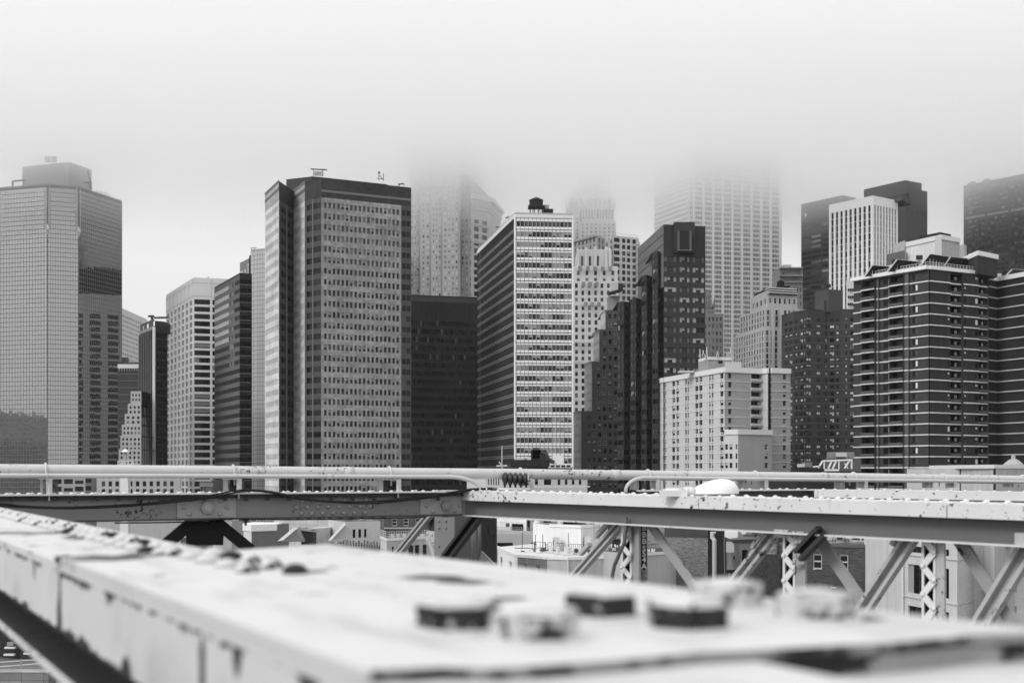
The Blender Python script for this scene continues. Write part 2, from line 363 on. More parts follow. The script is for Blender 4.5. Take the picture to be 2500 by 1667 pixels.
WHOLE = {'pipe_run', 'wall', 'roof', 'parapet', 'mullion_grid', 'roof_railing', 'terrace_railing', 'tank_stand', 'roof_crane', 'ladder', 'balustrade', 'louvre_frame', 'roof_frame', 'boom', 'cable', 'duct', 'coping', 'roof_edge', 'cornice', 'notch'}
class Bld:
    """one building: an Empty at its base with walls, windows, roof ... as children"""
    def __init__(s, name, label, centre, cat='building', group=None, z=0):
        s.e = empty(name, (centre[0], centre[1], z), label, cat, group); s.loc = Vector((centre[0], centre[1], z))
        s.parts = {}; s.win = []
    def p(s, name, mat):
        k = (name, mat.name)
        if k not in s.parts: s.parts[k] = (MB(), mat, name)
        return s.parts[k][0]
    def facade(s, p0, p1, z0, z1, cols, rows, mat, weights, recess=.3, pname='wall', tilt=0.0, choose=None):
        """wall from p0 to p1 (left to right seen from outside) with real openings; every opening gets its window"""
        p0, p1 = Vector(p0), Vector(p1); L = (p1 - p0).length; u = (p1 - p0) / L; n = Vector((u.y, -u.x))
        mb = s.p(pname, mat)
        def q(a, b, za, zb, d=0.0):
            A = p0 + u * a - n * d; B = p0 + u * b - n * d
            mb.poly([(A.x, A.y, za), (B.x, B.y, za), (B.x, B.y, zb), (A.x, A.y, zb)])
        rows = sorted(r for r in rows if r[0] > z0 and r[1] < z1); cols = sorted(cols); zc = z0
        for ri, (za, zb) in enumerate(rows):
            q(0, L, zc, za); zc = zb; ac = 0
            for a, b in cols:
                if a - ac > 1e-3: q(ac, a, za, zb)
                ac = b
            if L - ac > 1e-3: q(ac, L, za, zb)
            for ci, (a, b) in enumerate(cols):
                A, B = p0 + u * a, p0 + u * b; A2, B2 = A - n * recess, B - n * recess
                mb.poly([(A.x, A.y, za), (A2.x, A2.y, za), (A2.x, A2.y, zb), (A.x, A.y, zb)])
                mb.poly([(B2.x, B2.y, za), (B.x, B.y, za), (B.x, B.y, zb), (B2.x, B2.y, zb)])
                mb.poly([(A.x, A.y, za), (B.x, B.y, za), (B2.x, B2.y, za), (A2.x, A2.y, za)])
                mb.poly([(A2.x, A2.y, zb), (B2.x, B2.y, zb), (B.x, B.y, zb), (A.x, A.y, zb)])
                key = choose(ri, ci, len(rows), len(cols)) if choose else None
                s.pane(A2, u, n, b - a, za, zb, key or pick(weights), tilt)
        q(0, L, zc, z1)
    def pane(s, A, u, n, w, za, zb, key, tilt=0.0):
        tx = random.gauss(0, tilt) if tilt else 0; tz = random.gauss(0, tilt) if tilt else 0
        m = Matrix(((u.x * w, -n.x, 0, A.x - s.loc.x), (u.y * w, -n.y, 0, A.y - s.loc.y), (0, 0, zb - za, za - s.loc.z), (0, 0, 0, 1)))
        if tilt:
            m = m @ Matrix.Translation((.5, 0, .5)) @ Matrix(((1, 0, 0, 0), (tx * w, 1, tz * (zb - za), 0), (0, 0, 1, 0), (0, 0, 0, 1))) @ Matrix.Translation((-.5, 0, -.5))
        d = max((A.y), 1.0)
        wpx = abs((A.x + u.x * w) / (A.y + u.y * w) - A.x / A.y) * F; hpx = (zb - za) / d * F
        vis = (za - EYE) / d > -.04
        s.win.append((vis, wpx * hpx, max(wpx, hpx), m, key))
    def wallq(s, p0, p1, z0, z1, mat, pname='wall'):
        s.p(pname, mat).poly([(p0[0], p0[1], z0), (p1[0], p1[1], z0), (p1[0], p1[1], z1), (p0[0], p0[1], z1)])
    def shell(s, poly, vis, z1, mat, roof=None, z0=0, par=.9):
        """plain walls on the sides of the footprint that carry no facade, the roof and its parapet"""
        n = len(poly)
        for i in range(n):
            if i not in vis: s.wallq(poly[i], poly[(i + 1) % n], z0, z1, mat)
        s.p('roof', roof or wall(.16)).poly([(p[0], p[1], z1 - .05) for p in poly])
        if par:
            for i in range(n):
                a, b = Vector(poly[i]), Vector(poly[(i + 1) % n]); d = (b - a).normalized(); nn = Vector((d.y, -d.x))
                s.p('parapet', mat).obox((a.x, a.y, z1 - .02), (b.x - a.x, b.y - a.y, 0), tuple(-nn * .35) + (0,), (0, 0, par))
    def finish(s, limit=300, minpx=9.0, wname='window'):
        for mb, mat, name in s.parts.values():
            if not mb.f: continue
            if name in WHOLE: part(name, mb, mat, s.e); continue
            pcs = mb.islands()
            for q in pcs[:300]: part(name, q, mat, s.e)
            if len(pcs) > 300:
                r = MB()
                for q in pcs[300:]: k = len(r.v); r.v += q.v; r.f += [tuple(k + i for i in f) for f in q.f]; r.m += q.m
                part(name + '_field', r, mat, s.e, kind='stuff')
        s.win.sort(key=lambda t: (not t[0], -t[1])); rest = []
        for i, (vis, a, mx, m, key) in enumerate(s.win):
            if vis and i < limit and mx >= minpx: link(wname, VAR[key][2], s.e, m)
            else: rest.append((m, key))
        if rest:
            mats = []; mb = MB()
            for m, key in rest:
                vm, vmats, _ = VAR[key]; idx = []
                for t in vmats:
                    if t not in mats: mats.append(t)
                    idx.append(mats.index(t))
                k = len(mb.v)
                mb.v += [tuple(m @ Vector(v)) for v in vm.v]
                for f, mi in zip(vm.f, vm.m): mb.f.append(tuple(k + i for i in f)); mb.m.append(idx[mi])
            o = link(wname + '_field', mb.mesh(wname + '_field', mats), s.e); o['kind'] = 'stuff'
        return s.e

def clutter(B, fp, z, depth, n, seed=0, big=1.0):
    """vents, boxes, skylights and pipe runs scattered over a flat roof"""
    rd = random.Random(seed); a, b = fp[0], fp[-1]; nn = off(a, b, 1); d = (b - a)
    for k in range(n):
        q = a + d * rd.uniform(.06, .94) - nn * rd.uniform(.15, .9) * depth; kind = rd.choice('bbvvspu'); v = rd.choice((.05, .12, .3, .5, .65, .75))
        if kind == 'b': w, l, h = (rd.uniform(.5, 1.8) * big for _ in range(3)); B.p('roof_unit', plain(v)).box(q.x, q.y, z, q.x + w, q.y + l, z + h * .8)
        elif kind == 'v': r = rd.uniform(.12, .35) * big; h = rd.uniform(.6, 1.6); B.p('roof_vent', plain(v)).lathe((q.x, q.y, z), (0, 0, 1), [(r * .7, 0), (r * .7, h * .7), (r * 1.2, h * .72), (r * 1.2, h * .9), (r * .3, h)], 9)
        elif kind == 's': B.p('skylight', glass(.06)).hexa([(q.x, q.y, z), (q.x + 1.4, q.y, z), (q.x + 1.4, q.y + 1, z), (q.x, q.y + 1, z), (q.x + .1, q.y + .45, z + .5), (q.x + 1.3, q.y + .45, z + .5), (q.x + 1.3, q.y + .55, z + .5), (q.x + .1, q.y + .55, z + .5)])
        elif kind == 'p': B.p('pipe_run', plain(v)).tube([(q.x, q.y, z), (q.x, q.y, z + .35), (q.x + rd.uniform(-3, 3), q.y + rd.uniform(0, 2), z + .35), (q.x + rd.uniform(-3, 3), q.y + 2, z + .3)], .07, 6)
        else: B.p('roof_pole', plain(.1)).tube([(q.x, q.y, z), (q.x, q.y, z + rd.uniform(1.5, 3.2))], .05, 5)
def cols_even(L, n, frac, m0=0.0, m1=0.0):
    p = (L - m0 - m1) / n; w = p * frac
    return [(m0 + p * i + (p - w) / 2, m0 + p * i + (p + w) / 2) for i in range(n)]
def rows_px(Y, y0, pitch, h, ymax=1225, ymin=None):
    """window rows given in photograph pixels at depth Y"""
    out = []; y = y0
    while y + h < ymax:
        out.append((zz(y + h, Y), zz(y, Y))); y += pitch
    return out
def frac_cols(p0, p1, spans):
    """spans in photograph pixels along the face p0-p1 -> metres along it"""
    p0, p1 = Vector(p0), Vector(p1); d = p1 - p0; L = d.length
    def t(px):
        k = (px - CX) / F      # solve X = k*Y on the segment
        return (k * p0.y - p0.x) / (d.x - k * d.y) * L
    return [(t(a), t(b)) for a, b in spans]
def off(a, b, k):
    d = (Vector(b) - Vector(a)).normalized(); return Vector((d.y, -d.x)) * k

# ================================================================== SETTING
gm = MB(); gm.poly([(-3000, -2500, 0), (3000, -2500, 0), (3000, 5000, 0), (-3000, 5000, 0)])
o = link('ground', gm.mesh('ground', [wall(.15, .3, .9, .02, .3)])); o['kind'] = 'structure'

RG = wall(.13, .25)      # roof gravel
def box_bld(name, label, Z, pts, depth, mat, cat='building', **k):
    """two visible roof corners -> a block `depth` metres deep; returns building, footprint"""
    fp = foot(Z, pts); a, b = fp[0], fp[-1]; n = off(a, b, 1); back = [b - n * depth, a - n * depth]
    poly = fp + back
    c = sum(poly, Vector((0, 0))) / len(poly)
    return Bld(name, label, c, cat, **k), fp, poly
def corner_bld(name, label, Z, pts, mat=None, cat='building', **k):
    """left end, near corner, right end -> parallelogram block"""
    a, c, b = foot(Z, pts); back = a + b - c; poly = [a, c, b, back]
    ctr = (a + b) / 2
    return Bld(name, label, ctr, cat, **k), (a, c, b), poly

# ------------------------------------------------------------------ octagonal mirror-glass tower, left
Z = 145; zt = EYE + Z
fp = foot(Z, [(-150, 472.5), (115.7, 451.0), (192, 457.5), (298, 492.6)])
d = (fp[3] - fp[2]); e1 = fp[3] + Vector((-14, 12)); bk = [e1 + Vector((-26, 4)), fp[0] + Vector((-6, 34))]
poly = fp + [e1] + bk
B = Bld('glass_tower', 'octagonal mirror-glass office tower with a fine grid, at the left edge', sum(poly, Vector((0, 0))) / 7)
dk = plain(.16)
B.shell(poly, {0, 1, 2}, zt, plain(.3), RG, par=.6)
rws = rows_px(603, 461, 11.2, 9.8, 1235)
for i, (n, frac) in enumerate(((38, .86), (12, .86), (21, .86))):
    L = (fp[i + 1] - fp[i]).length
    B.facade(fp[i], fp[i + 1], 0, zt, cols_even(L, n, frac, .3, .3), rws, dk,
             {'mirror': 1} if i != 2 else {'mirror_dim': 1}, .05, tilt=.0025, pname='mullion_grid')
for px, py, Y, i in ((115.7, 560, 600, 1), (192, 566, 606, 2)):
    c = fp[i]; n = Vector((c.x, c.y)).normalized(); zc = zz(py, Y)
    for s in (-1, 1):
        t = Vector((-n.y, n.x)) * s * 1.0
        q = c - n * .25 + t
        B.p('corner_fin', plain(.35)).obox((q.x - .15, q.y - .15, zc), (.3, 0, 0), (0, .3, 0), (0, 0, zt - zc))
    mb = B.p('corner_diamond', plain(.6)); r, hh = 1.25, 2.9
    k = len(mb.v); q = c - n * .2
    mb.v += [(q.x + r, q.y, zc), (q.x, q.y + r, zc), (q.x - r, q.y, zc), (q.x, q.y - r, zc), (q.x, q.y, zc + hh), (q.x, q.y, zc - hh)]
    for a, b2 in ((0, 1), (1, 2), (2, 3), (3, 0)): mb.f += [(k + a, k + b2, k + 4), (k + b2, k + a, k + 5)]; mb.m += [0, 0]
# penthouse and roof plant
ph = foot(163, [(43, 405), (158, 393), (214, 412)]); ph = [p + Vector((0, 6)) for p in ph]; ph.append(ph[0] + ph[2] - ph[1])
B.p('penthouse', wall(.24, .2)).prism([tuple(p) for p in ph], zt - 1, EYE + 164)
B.p('penthouse', wall(.24, .2)).prism([tuple(p + (p - (ph[0] + ph[2]) / 2) * .08) for p in ph], EYE + 146, EYE + 148.3)
pf = B.p('steel_frame', plain(.12))
for a, b2 in (((214, 417), (222, 446)), ((222, 446), (222, 462)), ((222, 446), (205, 446)), ((214, 446), (222, 462)), ((31, 443), (31, 456)), ((31, 443), (62, 440))):
    pf.bar(at(a[0], a[1], 612), at(b2[0], b2[1], 612), .7, .7, (0, 1, 0))
for px in (116, 132):
    B.p('roof_fan', plain(.35)).lathe(at(px, 396, 628), (0, 0, 1), [(1.4, 0), (1.4, 2.2), (1.6, 2.2), (1.6, 2.8)], 10)
for px in (236, 247, 258, 266): pf.bar(at(px, 466 + (px - 236) * .3, 622), at(px, 480 + (px - 236) * .3, 622), .2, .2)
pf.bar(at(234, 466, 622), at(268, 474, 622), .2, .2)
B.finish(300, 6)

# ------------------------------------------------------------------ slim far buildings between the glass tower and the white grid
B, fp, poly = box_bld('office_tower', 'far pale gridded tower half hidden beside the mirror-glass tower', 116, [(282, 748), (360, 783)], 40, None)
m = wall(.62, .08); L = (fp[1] - fp[0]).length
B.shell(poly, {0}, EYE + 116, m)
B.facade(fp[0], fp[1], 0, EYE + 116, cols_even(L, 16, .62, 1, 1), rows_px(850, 768, 11.5, 6.5, 1160), m, {'pale': 3, 'grey': 1}, .25)
B.p('roof_tank', wall(.12)).lathe((at(305, 886, 700)), (0, 0, 1), [(2.1, 0), (2.1, 3.2)], 10)
B.finish(300, 7)
B, fp, poly = box_bld('office_tower', 'dark grey tower with a white roof band behind the stepped ziggurat', 51, [(288, 889), (344, 889)], 30, None)
m = wall(.07, .15); L = (fp[1] - fp[0]).length
B.shell(poly, {0}, EYE + 51, m)
B.wallq(fp[0], fp[1], 0, EYE + 51, m)
n = off(fp[0], fp[1], .3)
for k in range(14):
    za = zz(912 + k * 17, 558)
    B.p('floor_strip', plain(.16)).obox((fp[0].x, fp[0].y, za), (fp[1].x - fp[0].x, fp[1].y - fp[0].y, 0), tuple(n) + (0,), (0, 0, .35))
B.p('roof_band', plain(.8)).obox((fp[0].x, fp[0].y, zz(897, 558)), (fp[1].x - fp[0].x, fp[1].y - fp[0].y, 0), tuple(n * 2) + (0,), (0, 0, 1.9))
for k in range(9):
    q = fp[0].lerp(fp[1], (k + .5) / 9); B.p('fin', plain(.5)).obox((q.x, q.y - .5, zz(903, 558)), (.25, 0, 0), (0, .4, 0), (0, 0, 1.1))
B.finish()
m = wall(.42, .15)
B = Bld('ziggurat_building', 'pale stepped building with a small pyramid lantern, beside the mirror-glass tower', xy(318, 515))
prev = 0
for i, (xl, yt) in enumerate(((319, 955), (312, 985), (304.5, 1010), (297.5, 1036), (294, 1063), (290, 1096))):
    Y = 512 - i * 3; a, b2 = xy(xl, Y), xy(345, Y); zt = zz(yt, Y); L = (b2 - a).length
    n = 5 if i > 2 else 3
    zb = zz((985, 1010, 1036, 1063, 1096, 1240)[i] + 4, Y)
    B.facade(a, b2, zb if i < 5 else 0, zt, cols_even(L, n, .5, .3, .2), rows_px(Y, yt + 6, 11.2, 6.5, 1230), m, {'dark': 2, 'black': 1, 'pale': .4}, .2)
    B.wallq(a + Vector((0, 22)), a, zb if i < 5 else 0, zt, m)
    B.p('roof', RG).poly([(a.x, a.y, zt), (b2.x, b2.y, zt), (b2.x, b2.y + 22, zt), (a.x, a.y + 22, zt)])
B.finish(300, 6)
# rooftop lantern on a steel frame in front of it
B = Bld('roof_lantern', 'small white pyramid-capped lantern on a steel roof frame below the ziggurat', xy(306, 360), 'lantern', z=0)
q = at(306, 1128, 360)
B.p('post', plain(.6)).tube([(q.x, q.y, 0), (q.x, q.y, zz(1098, 360))], .22, 6)
mb = B.p('pyramid_cap', plain(.75)); zc = zz(1103, 360); k = len(mb.v)
mb.v += [(q.x - 1.1, q.y - 1.1, zc), (q.x + 1.1, q.y - 1.1, zc), (q.x + 1.1, q.y + 1.1, zc), (q.x - 1.1, q.y + 1.1, zc), (q.x, q.y, zc + 1.0)]
mb.f += [(k, k + 1, k + 4), (k + 1, k + 2, k + 4), (k + 2, k + 3, k + 4), (k + 3, k, k + 4), (k + 3, k + 2, k + 1, k)]; mb.m += [0] * 5
B.p('lantern_body', plain(.35)).box(q.x - .35, q.y - .35, zz(1122, 360), q.x + .35, q.y + .35, zc)
fr = B.p('roof_frame', plain(.7))
for xa, ya, xb, yb in ((288, 1125, 325, 1125), (288, 1125, 288, 1142), (325, 1125, 325, 1142), (300, 1125, 300, 1142), (313, 1125, 313, 1142), (288, 1142, 300, 1125), (313, 1142, 325, 1125)):
    fr.bar(at(xa, ya, 360), at(xb, yb, 360), .22, .22, (0, 1, 0))
fr.bar((q.x, q.y, 0), (q.x, q.y, zz(1140, 360)), 2.4, 2.4)
B.finish()

# ------------------------------------------------------------------ dark slab with a white corner pier
B, (a, c, b2), poly = corner_bld('office_tower', 'dark slab with a white corner pier and roof crane, left of the white grid tower', 63, [(340, 815), (377, 800), (409, 803)])
m = wall(.03, .2, .4); zt = EYE + 63
B.shell(poly, {0, 1}, zt, m)
L = (c - a).length; B.facade(a, c, 0, zt, cols_even(L, 6, .8, .5, 2), rows_px(520, 812, 8.6, 7.2, 1235), wall(.055, .2), {'tint_dark': 3, 'black': 2}, .1)
n = off(a, c, .35)
for k in range(7):
    q = a.lerp(c, k / 6.6); B.p('fin', plain(.16)).obox((q.x, q.y, 0), (.22, 0, 0), tuple(n) + (0,), (0, 0, zt - 1))
L = (b2 - c).length; B.facade(c, b2, 0, zt, cols_even(L, 4, .86, 1, .3), rows_px(520, 812, 17.2, 12, 1235), m, {'black': 4, 'dark': 1}, .1)
q = c; B.p('corner_pier', plain(.62)).obox((q.x - .6, q.y - .9, 0), (1.1, 0, 0), (0, 1.2, 0), (0, 0, zt + .4))
pf = B.p('roof_crane', plain(.10))
for xa, ya, xb, yb in ((345, 795, 376, 781), (345, 795, 345, 812), (355, 790, 355, 806), (366, 785, 366, 801), (362, 772, 376, 772), (376, 776, 412, 775), (371, 770, 371, 800)):
    pf.bar(at(xa, ya, 522), at(xb, yb, 522), .9 if ya > 790 else 1.2, .8, (0, 1, 0))
mb = B.p('roof_house', wall(.06)); p1, p2 = xy(378, 524), xy(402, 527); mb.prism([tuple(p1), tuple(p2), (p2.x, p2.y + 9), (p1.x, p1.y + 9)], zt - 1, zz(783, 524))
for k in range(8):
    q = at(343 + k * 4.2, 811 - k * 1.7, 519); B.p('cornice_bracket', plain(.35)).box(q.x - .3, q.y - .6, q.z - .9, q.x + .3, q.y, q.z + .3)
B.finish(300, 7)

# ------------------------------------------------------------------ white grid tower
Z = 97.4; zt = EYE + Z
B, (a, c, b2), poly = corner_bld('office_tower', 'white concrete grid tower with blank panelled top floors, right of the dark slab', Z, [(405.4, 724.4), (472.8, 681.4), (600, 687.5)])
m = wall(.86, .04, .7, streak=.04)
B.shell(poly, {0, 1}, zt, m)
rws = rows_px(600, 730, 17.8, 12.3, 1240)
L = (c - a).length; B.facade(a, c, 0, zt, cols_even(L, 7, .6, .8, 1.6), rws, m, {'dark': 4, 'mid': 3, 'black': 3}, .35,
         choose=lambda r, k, nr, nc: 'mid' if r > nr - 9 and random.random() < .7 else None)
L = (b2 - c).length; sp = frac_cols(c, b2, [(474.5, 513), (518.5, 556), (561, 598)])
B.facade(c, b2, 0, zt, sp, rws, m, {'black': 5, 'dark': 3, 'third': 1, 'blind_low': .5, 'four': 1.5}, .6)
n = off(a, c, .12); jm = plain(.42)
for k in range(8):
    q = a.lerp(c, k / 7.15 + .005); B.p('panel_joint', jm).obox((q.x, q.y, zz(724, 600)), (.14, 0, 0), tuple(n) + (0,), (0, 0, zt - zz(724, 600)))
for px in (516,):
    q = c + (b2 - c) * ((px - 472.8) / 127.2); B.p('panel_joint', jm).obox((q.x, q.y, zz(724, 600)), (.14, 0, 0), (0, -.12, 0), (0, 0, zt - zz(724, 600)))
for p, q in ((a, c), (c, b2)):
    nn = off(p, q, .12)
    for y in (690, 722.5): B.p('panel_joint', jm).obox((p.x, p.y, zz(y, 600)), (q.x - p.x, q.y - p.y, 0), tuple(nn) + (0,), (0, 0, .16))
B.p('antenna', plain(.1)).bar(at(507, 680, 610), at(509, 676, 610), .3, .3)
B.finish(300, 8)

# ------------------------------------------------------------------ dark banded corner tower
Z = 84.5; zt = EYE + Z
B, (a, c, b2), poly = corner_bld('office_tower', 'dark tower with grey floor bands, in front of the white grid tower', Z, [(523.5, 706), (585, 671.4), (615, 673)])
m = wall(.13, .12); md = wall(.02, .2, .5)
B.shell(poly, {0, 1}, zt, md)
rws = rows_px(510, 682, 21.7, 11, 1240)
L = (c - a).length; B.facade(a, c, 0, zt, cols_even(L, 26, .93, .2, .2), rws, m, {'tint_dark': 1}, .15, tilt=.004, choose=lambda r, k, nr, nc: ('white' if r >= nr - 7 and k < 15 else random.choice(['grey', 'pale', 'mid']) if r >= nr - 10 and 15 <= k < 21 else None))  # white upper-left panes paint in a bright sky reflection
L = (b2 - c).length; B.facade(c, b2, 0, zt, cols_even(L, 3, .93, .1, .1), rws, md, {'tint_dark': 3, 'black': 2}, .12)
n = off(c, b2, .15)
for za, zb in rws: B.p('floor_line', plain(.2)).obox((c.x, c.y, za - .35), (b2.x - c.x, b2.y - c.y, 0), tuple(n) + (0,), (0, 0, .2))
B.finish(300, 8)

# ------------------------------------------------------------------ pale curtain-wall slab behind it
Z = 107; zt = EYE + Z
B, fp, poly = box_bld('office_tower', 'pale glass curtain-wall slab squeezed behind the dark banded tower', Z, [(612, 615.5), (628, 612), (655, 610.5)], 20, None)
m = plain(.28)
B.shell(poly, {0, 1}, zt, plain(.5))
rws = rows_px(582, 619, 10.9, 9.8, 1240)
for i, n in enumerate((2, 4)):
    L = (fp[i + 1] - fp[i]).length; B.facade(fp[i], fp[i + 1], 0, zt, cols_even(L, n, .9), rws, m, {'white': 1}, .05, pname='mullion_grid')
w2 = foot(Z - 2.3, [(585.6, 642), (607.5, 630.7)]); zt2 = zt - 2.3
L = (w2[1] - w2[0]).length; B.facade(w2[0], w2[1], 0, zt2, cols_even(L, 6, .86), rws, m, {'white': 4, 'grey': 1}, .05, pname='mullion_grid')
B.wallq(w2[1], w2[1] + Vector((0, 14)), 0, zt2, plain(.03)); B.p('roof', RG).poly([(w2[0].x, w2[0].y, zt2), (w2[1].x, w2[1].y, zt2), (w2[1].x, w2[1].y + 14, zt2), (w2[0].x, w2[0].y + 14, zt2)])
B.p('notch', plain(.02)).obox((w2[1].x, w2[1].y + .5, 0), (1.1, -2, 0), (0, 3, 0), (0, 0, zt - 1))
pf = B.p('antenna', plain(.15))
pf.bar(at(613.5, 606, 584), at(613.5, 616, 584), .25, .25); pf.bar(at(612, 606, 584), at(626, 605, 584), .3, .3, (0, 1, 0)); pf.bar(at(616, 610, 584), at(624, 608, 584), .2, .2, (0, 1, 0))
B.finish(300, 8)

# ------------------------------------------------------------------ big grey granite tower with saw-tooth side
Z = 102; zt = EYE + Z
pa, pb, pc, pd = foot(Z, [(647, 474), (681, 441.8), (716.7, 466.5), (744, 444.3)])
pf_, = foot(Z, [(1004, 458.4)]); pe = Vector((-66.2, 412.3))
pf0 = pe.lerp(pf_, .885)
back = [pf_ + Vector((-19, 40)), pa + Vector((6, 14))]
poly = [pa, pb, pc, pd, pe, pf_] + back
B = Bld('granite_tower', 'tall grey granite tower with a saw-tooth left side and dark parapet', sum(poly, Vector((0, 0))) / 8)
mL = panelled(.62, 1.6, 1.3, .05, .88); mM = panelled(.30, 1.55, 1.2, .2, .8); mD = wall(.075, .2, .5); mT = panelled(.045, 1.55, 1.2, .15, .8); mLt = panelled(.36, 1.6, 1.3, .1, .8)  # left-facing sides paler: light from the left put into the stone colour
B.shell(poly, {0, 1, 2, 3, 4}, zt, mT, RG, par=0)
rws = rows_px(413, 494.5, 26.62, 13.6, 1250); zs = zz(483, 413)
wL = {'dark': 4, 'black': 3, 'mid': 1}
for p, q, mt in ((pa, pb, mL), (pc, pd, mL)):
    L = (q - p).length
    B.facade(p, q, 0, zs, cols_even(L, 10, .52, 1.0, .8), rws, mL, wL, .3)
    B.wallq(p, q, zs, zt, mLt)
    n = off(p, q, .1)
    for y in (452, 470): B.p('dark_course', plain(.14)).obox((p.x, p.y, zz(y, 420)), (q.x - p.x, q.y - p.y, 0), tuple(n) + (0,), (0, 0, 1.0))
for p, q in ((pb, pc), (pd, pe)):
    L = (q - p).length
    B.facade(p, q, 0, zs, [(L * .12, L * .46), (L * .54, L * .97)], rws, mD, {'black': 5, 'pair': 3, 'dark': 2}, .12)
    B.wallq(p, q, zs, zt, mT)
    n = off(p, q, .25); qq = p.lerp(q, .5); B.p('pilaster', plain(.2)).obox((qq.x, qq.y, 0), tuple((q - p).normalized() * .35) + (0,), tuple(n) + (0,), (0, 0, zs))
L = (pf0 - pe).length
def seaport(r, k, nr, nc):
    top = (r / nr)                       # 1 = top row
    if top > .75: return random.choice(['mid', 'mid', 'pale', 'blind_half', 'mid'])  # paler glass in the top rows paints in the sky's reflection
    if top > .3: return random.choice(['dark', 'dark', 'mid', 'blind_top', 'dark', 'blind_half'] if k < 12 else ['black', 'black', 'dark', 'blind_top', 'blind_half'])
    return random.choice(['dark', 'dark', 'black', 'blind_half', 'blind_top', 'black', 'black'])
B.facade(pe, pf0, 0, zs, cols_even(L, 18, .6, .7, .5), rws, mM, wL, .35, choose=seaport)
B.wallq(pe, pf0, zs, zt, mT)
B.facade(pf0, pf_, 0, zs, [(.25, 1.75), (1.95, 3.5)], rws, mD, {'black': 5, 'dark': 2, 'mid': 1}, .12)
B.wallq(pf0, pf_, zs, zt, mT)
n = off(pe, pf_, .12)
for y0, y1 in ((462, 468),):
    B.p('pale_course', plain(.16)).obox((pe.x, pe.y, zz(y1, 412)), (pf_.x - pe.x, pf_.y - pe.y, 0), tuple(n) + (0,), (0, 0, .8))
# set-back top storey
s0 = [xy(760, 420), xy(946, 432), xy(930, 452), xy(752, 440)]
B.p('top_storey', wall(.05, .2)).prism([tuple(p) for p in s0], zt - 1, zz(429.5, 419.5))
s0 = [xy(699, 436), xy(760, 432), xy(760, 446), xy(705, 446)]
B.p('top_storey', wall(.06, .2)).prism([tuple(p) for p in s0], zt - 1, zz(438, 436))
rf = B.p('roof_davit', plain(.05)); Y = 425
for xa, ya, xb, yb, w in ((758, 413, 798, 415, .35), (766, 415, 766, 430, .2), (788, 416, 788, 431, .2), (766, 428, 788, 429, .2), (925, 424, 925, 441, .2), (936, 423, 936, 442, .2), (920, 436, 937, 437, .2), (926, 428, 936, 440, .2), (972, 449, 988, 450, .3), (975, 452, 983, 447, .25), (974, 450, 974, 458, .25)):
    rf.bar(at(xa, ya, Y), at(xb, yb, Y), w, w, (0, 1, 0))
rf.lathe(at(925.5, 424.5, Y), (0, 0, 1), [(.1, 0), (.4, .2), (.4, .6), (.1, .8)], 8)
sg = MB(); q = at(768, 427, 426); sg.box(q.x, q.y, q.z, q.x + 2.7, q.y + .1, q.z + 1.3); part('sign_panel', sg, plain(.55), B.e)
B.finish(300, 8)

# ------------------------------------------------------------------ hidden dark block whose reflection the mirror-glass tower shows
B = Bld('office_tower', 'dark banded block mirrored in the side of the octagonal glass tower', Vector((-70, 712)))
m = plain(.02)
B.p('wall', m).prism([(-108, 690), (-70, 676), (-50, 736), (-88, 750)], 0, EYE + 128)
for k in range(30):
    z = EYE + 104 - k * 3.7
    B.p('floor_band', plain(.28)).prism([(-108.3, 690), (-69.9, 675.6), (-49.6, 736), (-88, 750.4)], z, z + .8)
for i, (x, y) in enumerate(((-108.4, 690), (-103, 706.5), (-97, 723))): B.p('pier', plain(.2)).prism([(x - .5, y), (x + .6, y - .3), (x + .8, y + .8), (x - .3, y + 1)], 0, EYE + 104)
B.finish()

B = Bld('office_tower', 'added off-view block mirrored low in the octagonal glass tower, out of the picture', Vector((-540, 430)))  # added out of view to darken the glass tower's reflection
for k, (o_, h, v) in enumerate(((0, 44, .42), (12, 22, .26))):
    B.p('wing', plain(v)).prism([(-600 + o_, 400 + o_), (-560 + o_, 350 + o_), (-470 + o_, 480 + o_), (-510 + o_, 530 + o_)], 0, EYE + h)
    for j in range(9): B.p('floor_band', plain(v * 1.3)).prism([(-600.3 + o_, 400 + o_), (-560 + o_, 349.5 + o_), (-469.6 + o_, 480 + o_), (-510 + o_, 530.4 + o_)], EYE + h - 4 - j * 5, EYE + h - 2.5 - j * 5)
B.finish()
# ------------------------------------------------------------------ black slab
Z = 79.5; zt = EYE + Z
B, fp, poly = box_bld('office_tower', 'low black glass slab between the granite tower and the white-banded tower', Z, [(990, 723.3), (1172, 730.5)], 35, None)
m = plain(.016, .35)
B.shell(poly, {0}, zt, plain(.02))
L = (fp[1] - fp[0]).length
rws = rows_px(542, 784, 20.4, 11.5, 1235)
B.facade(fp[0], fp[1], 0, zt, cols_even(L, 32, .84, .2, .2), rws, m, {'black': 9, 'dark': 5, 'mid': .7}, .06,
         choose=lambda r, k, nr, nc: 'black' if r in (nr - 10, nr - 11) else None)
n = off(fp[0], fp[1], .12)
for k in range(17):
    q = fp[0].lerp(fp[1], k / 16); B.p('fin', plain(.035)).obox((q.x, q.y, zz(784, 542)), (.14, 0, 0), tuple(n) + (0,), (0, 0, zt - zz(784, 542)))
B.p('roof_band', plain(.05)).obox((fp[0].x, fp[0].y, zt - 2.1), (fp[1].x - fp[0].x, fp[1].y - fp[0].y, 0), tuple(n * 2) + (0,), (0, 0, 2.2))
B.finish(300, 9)

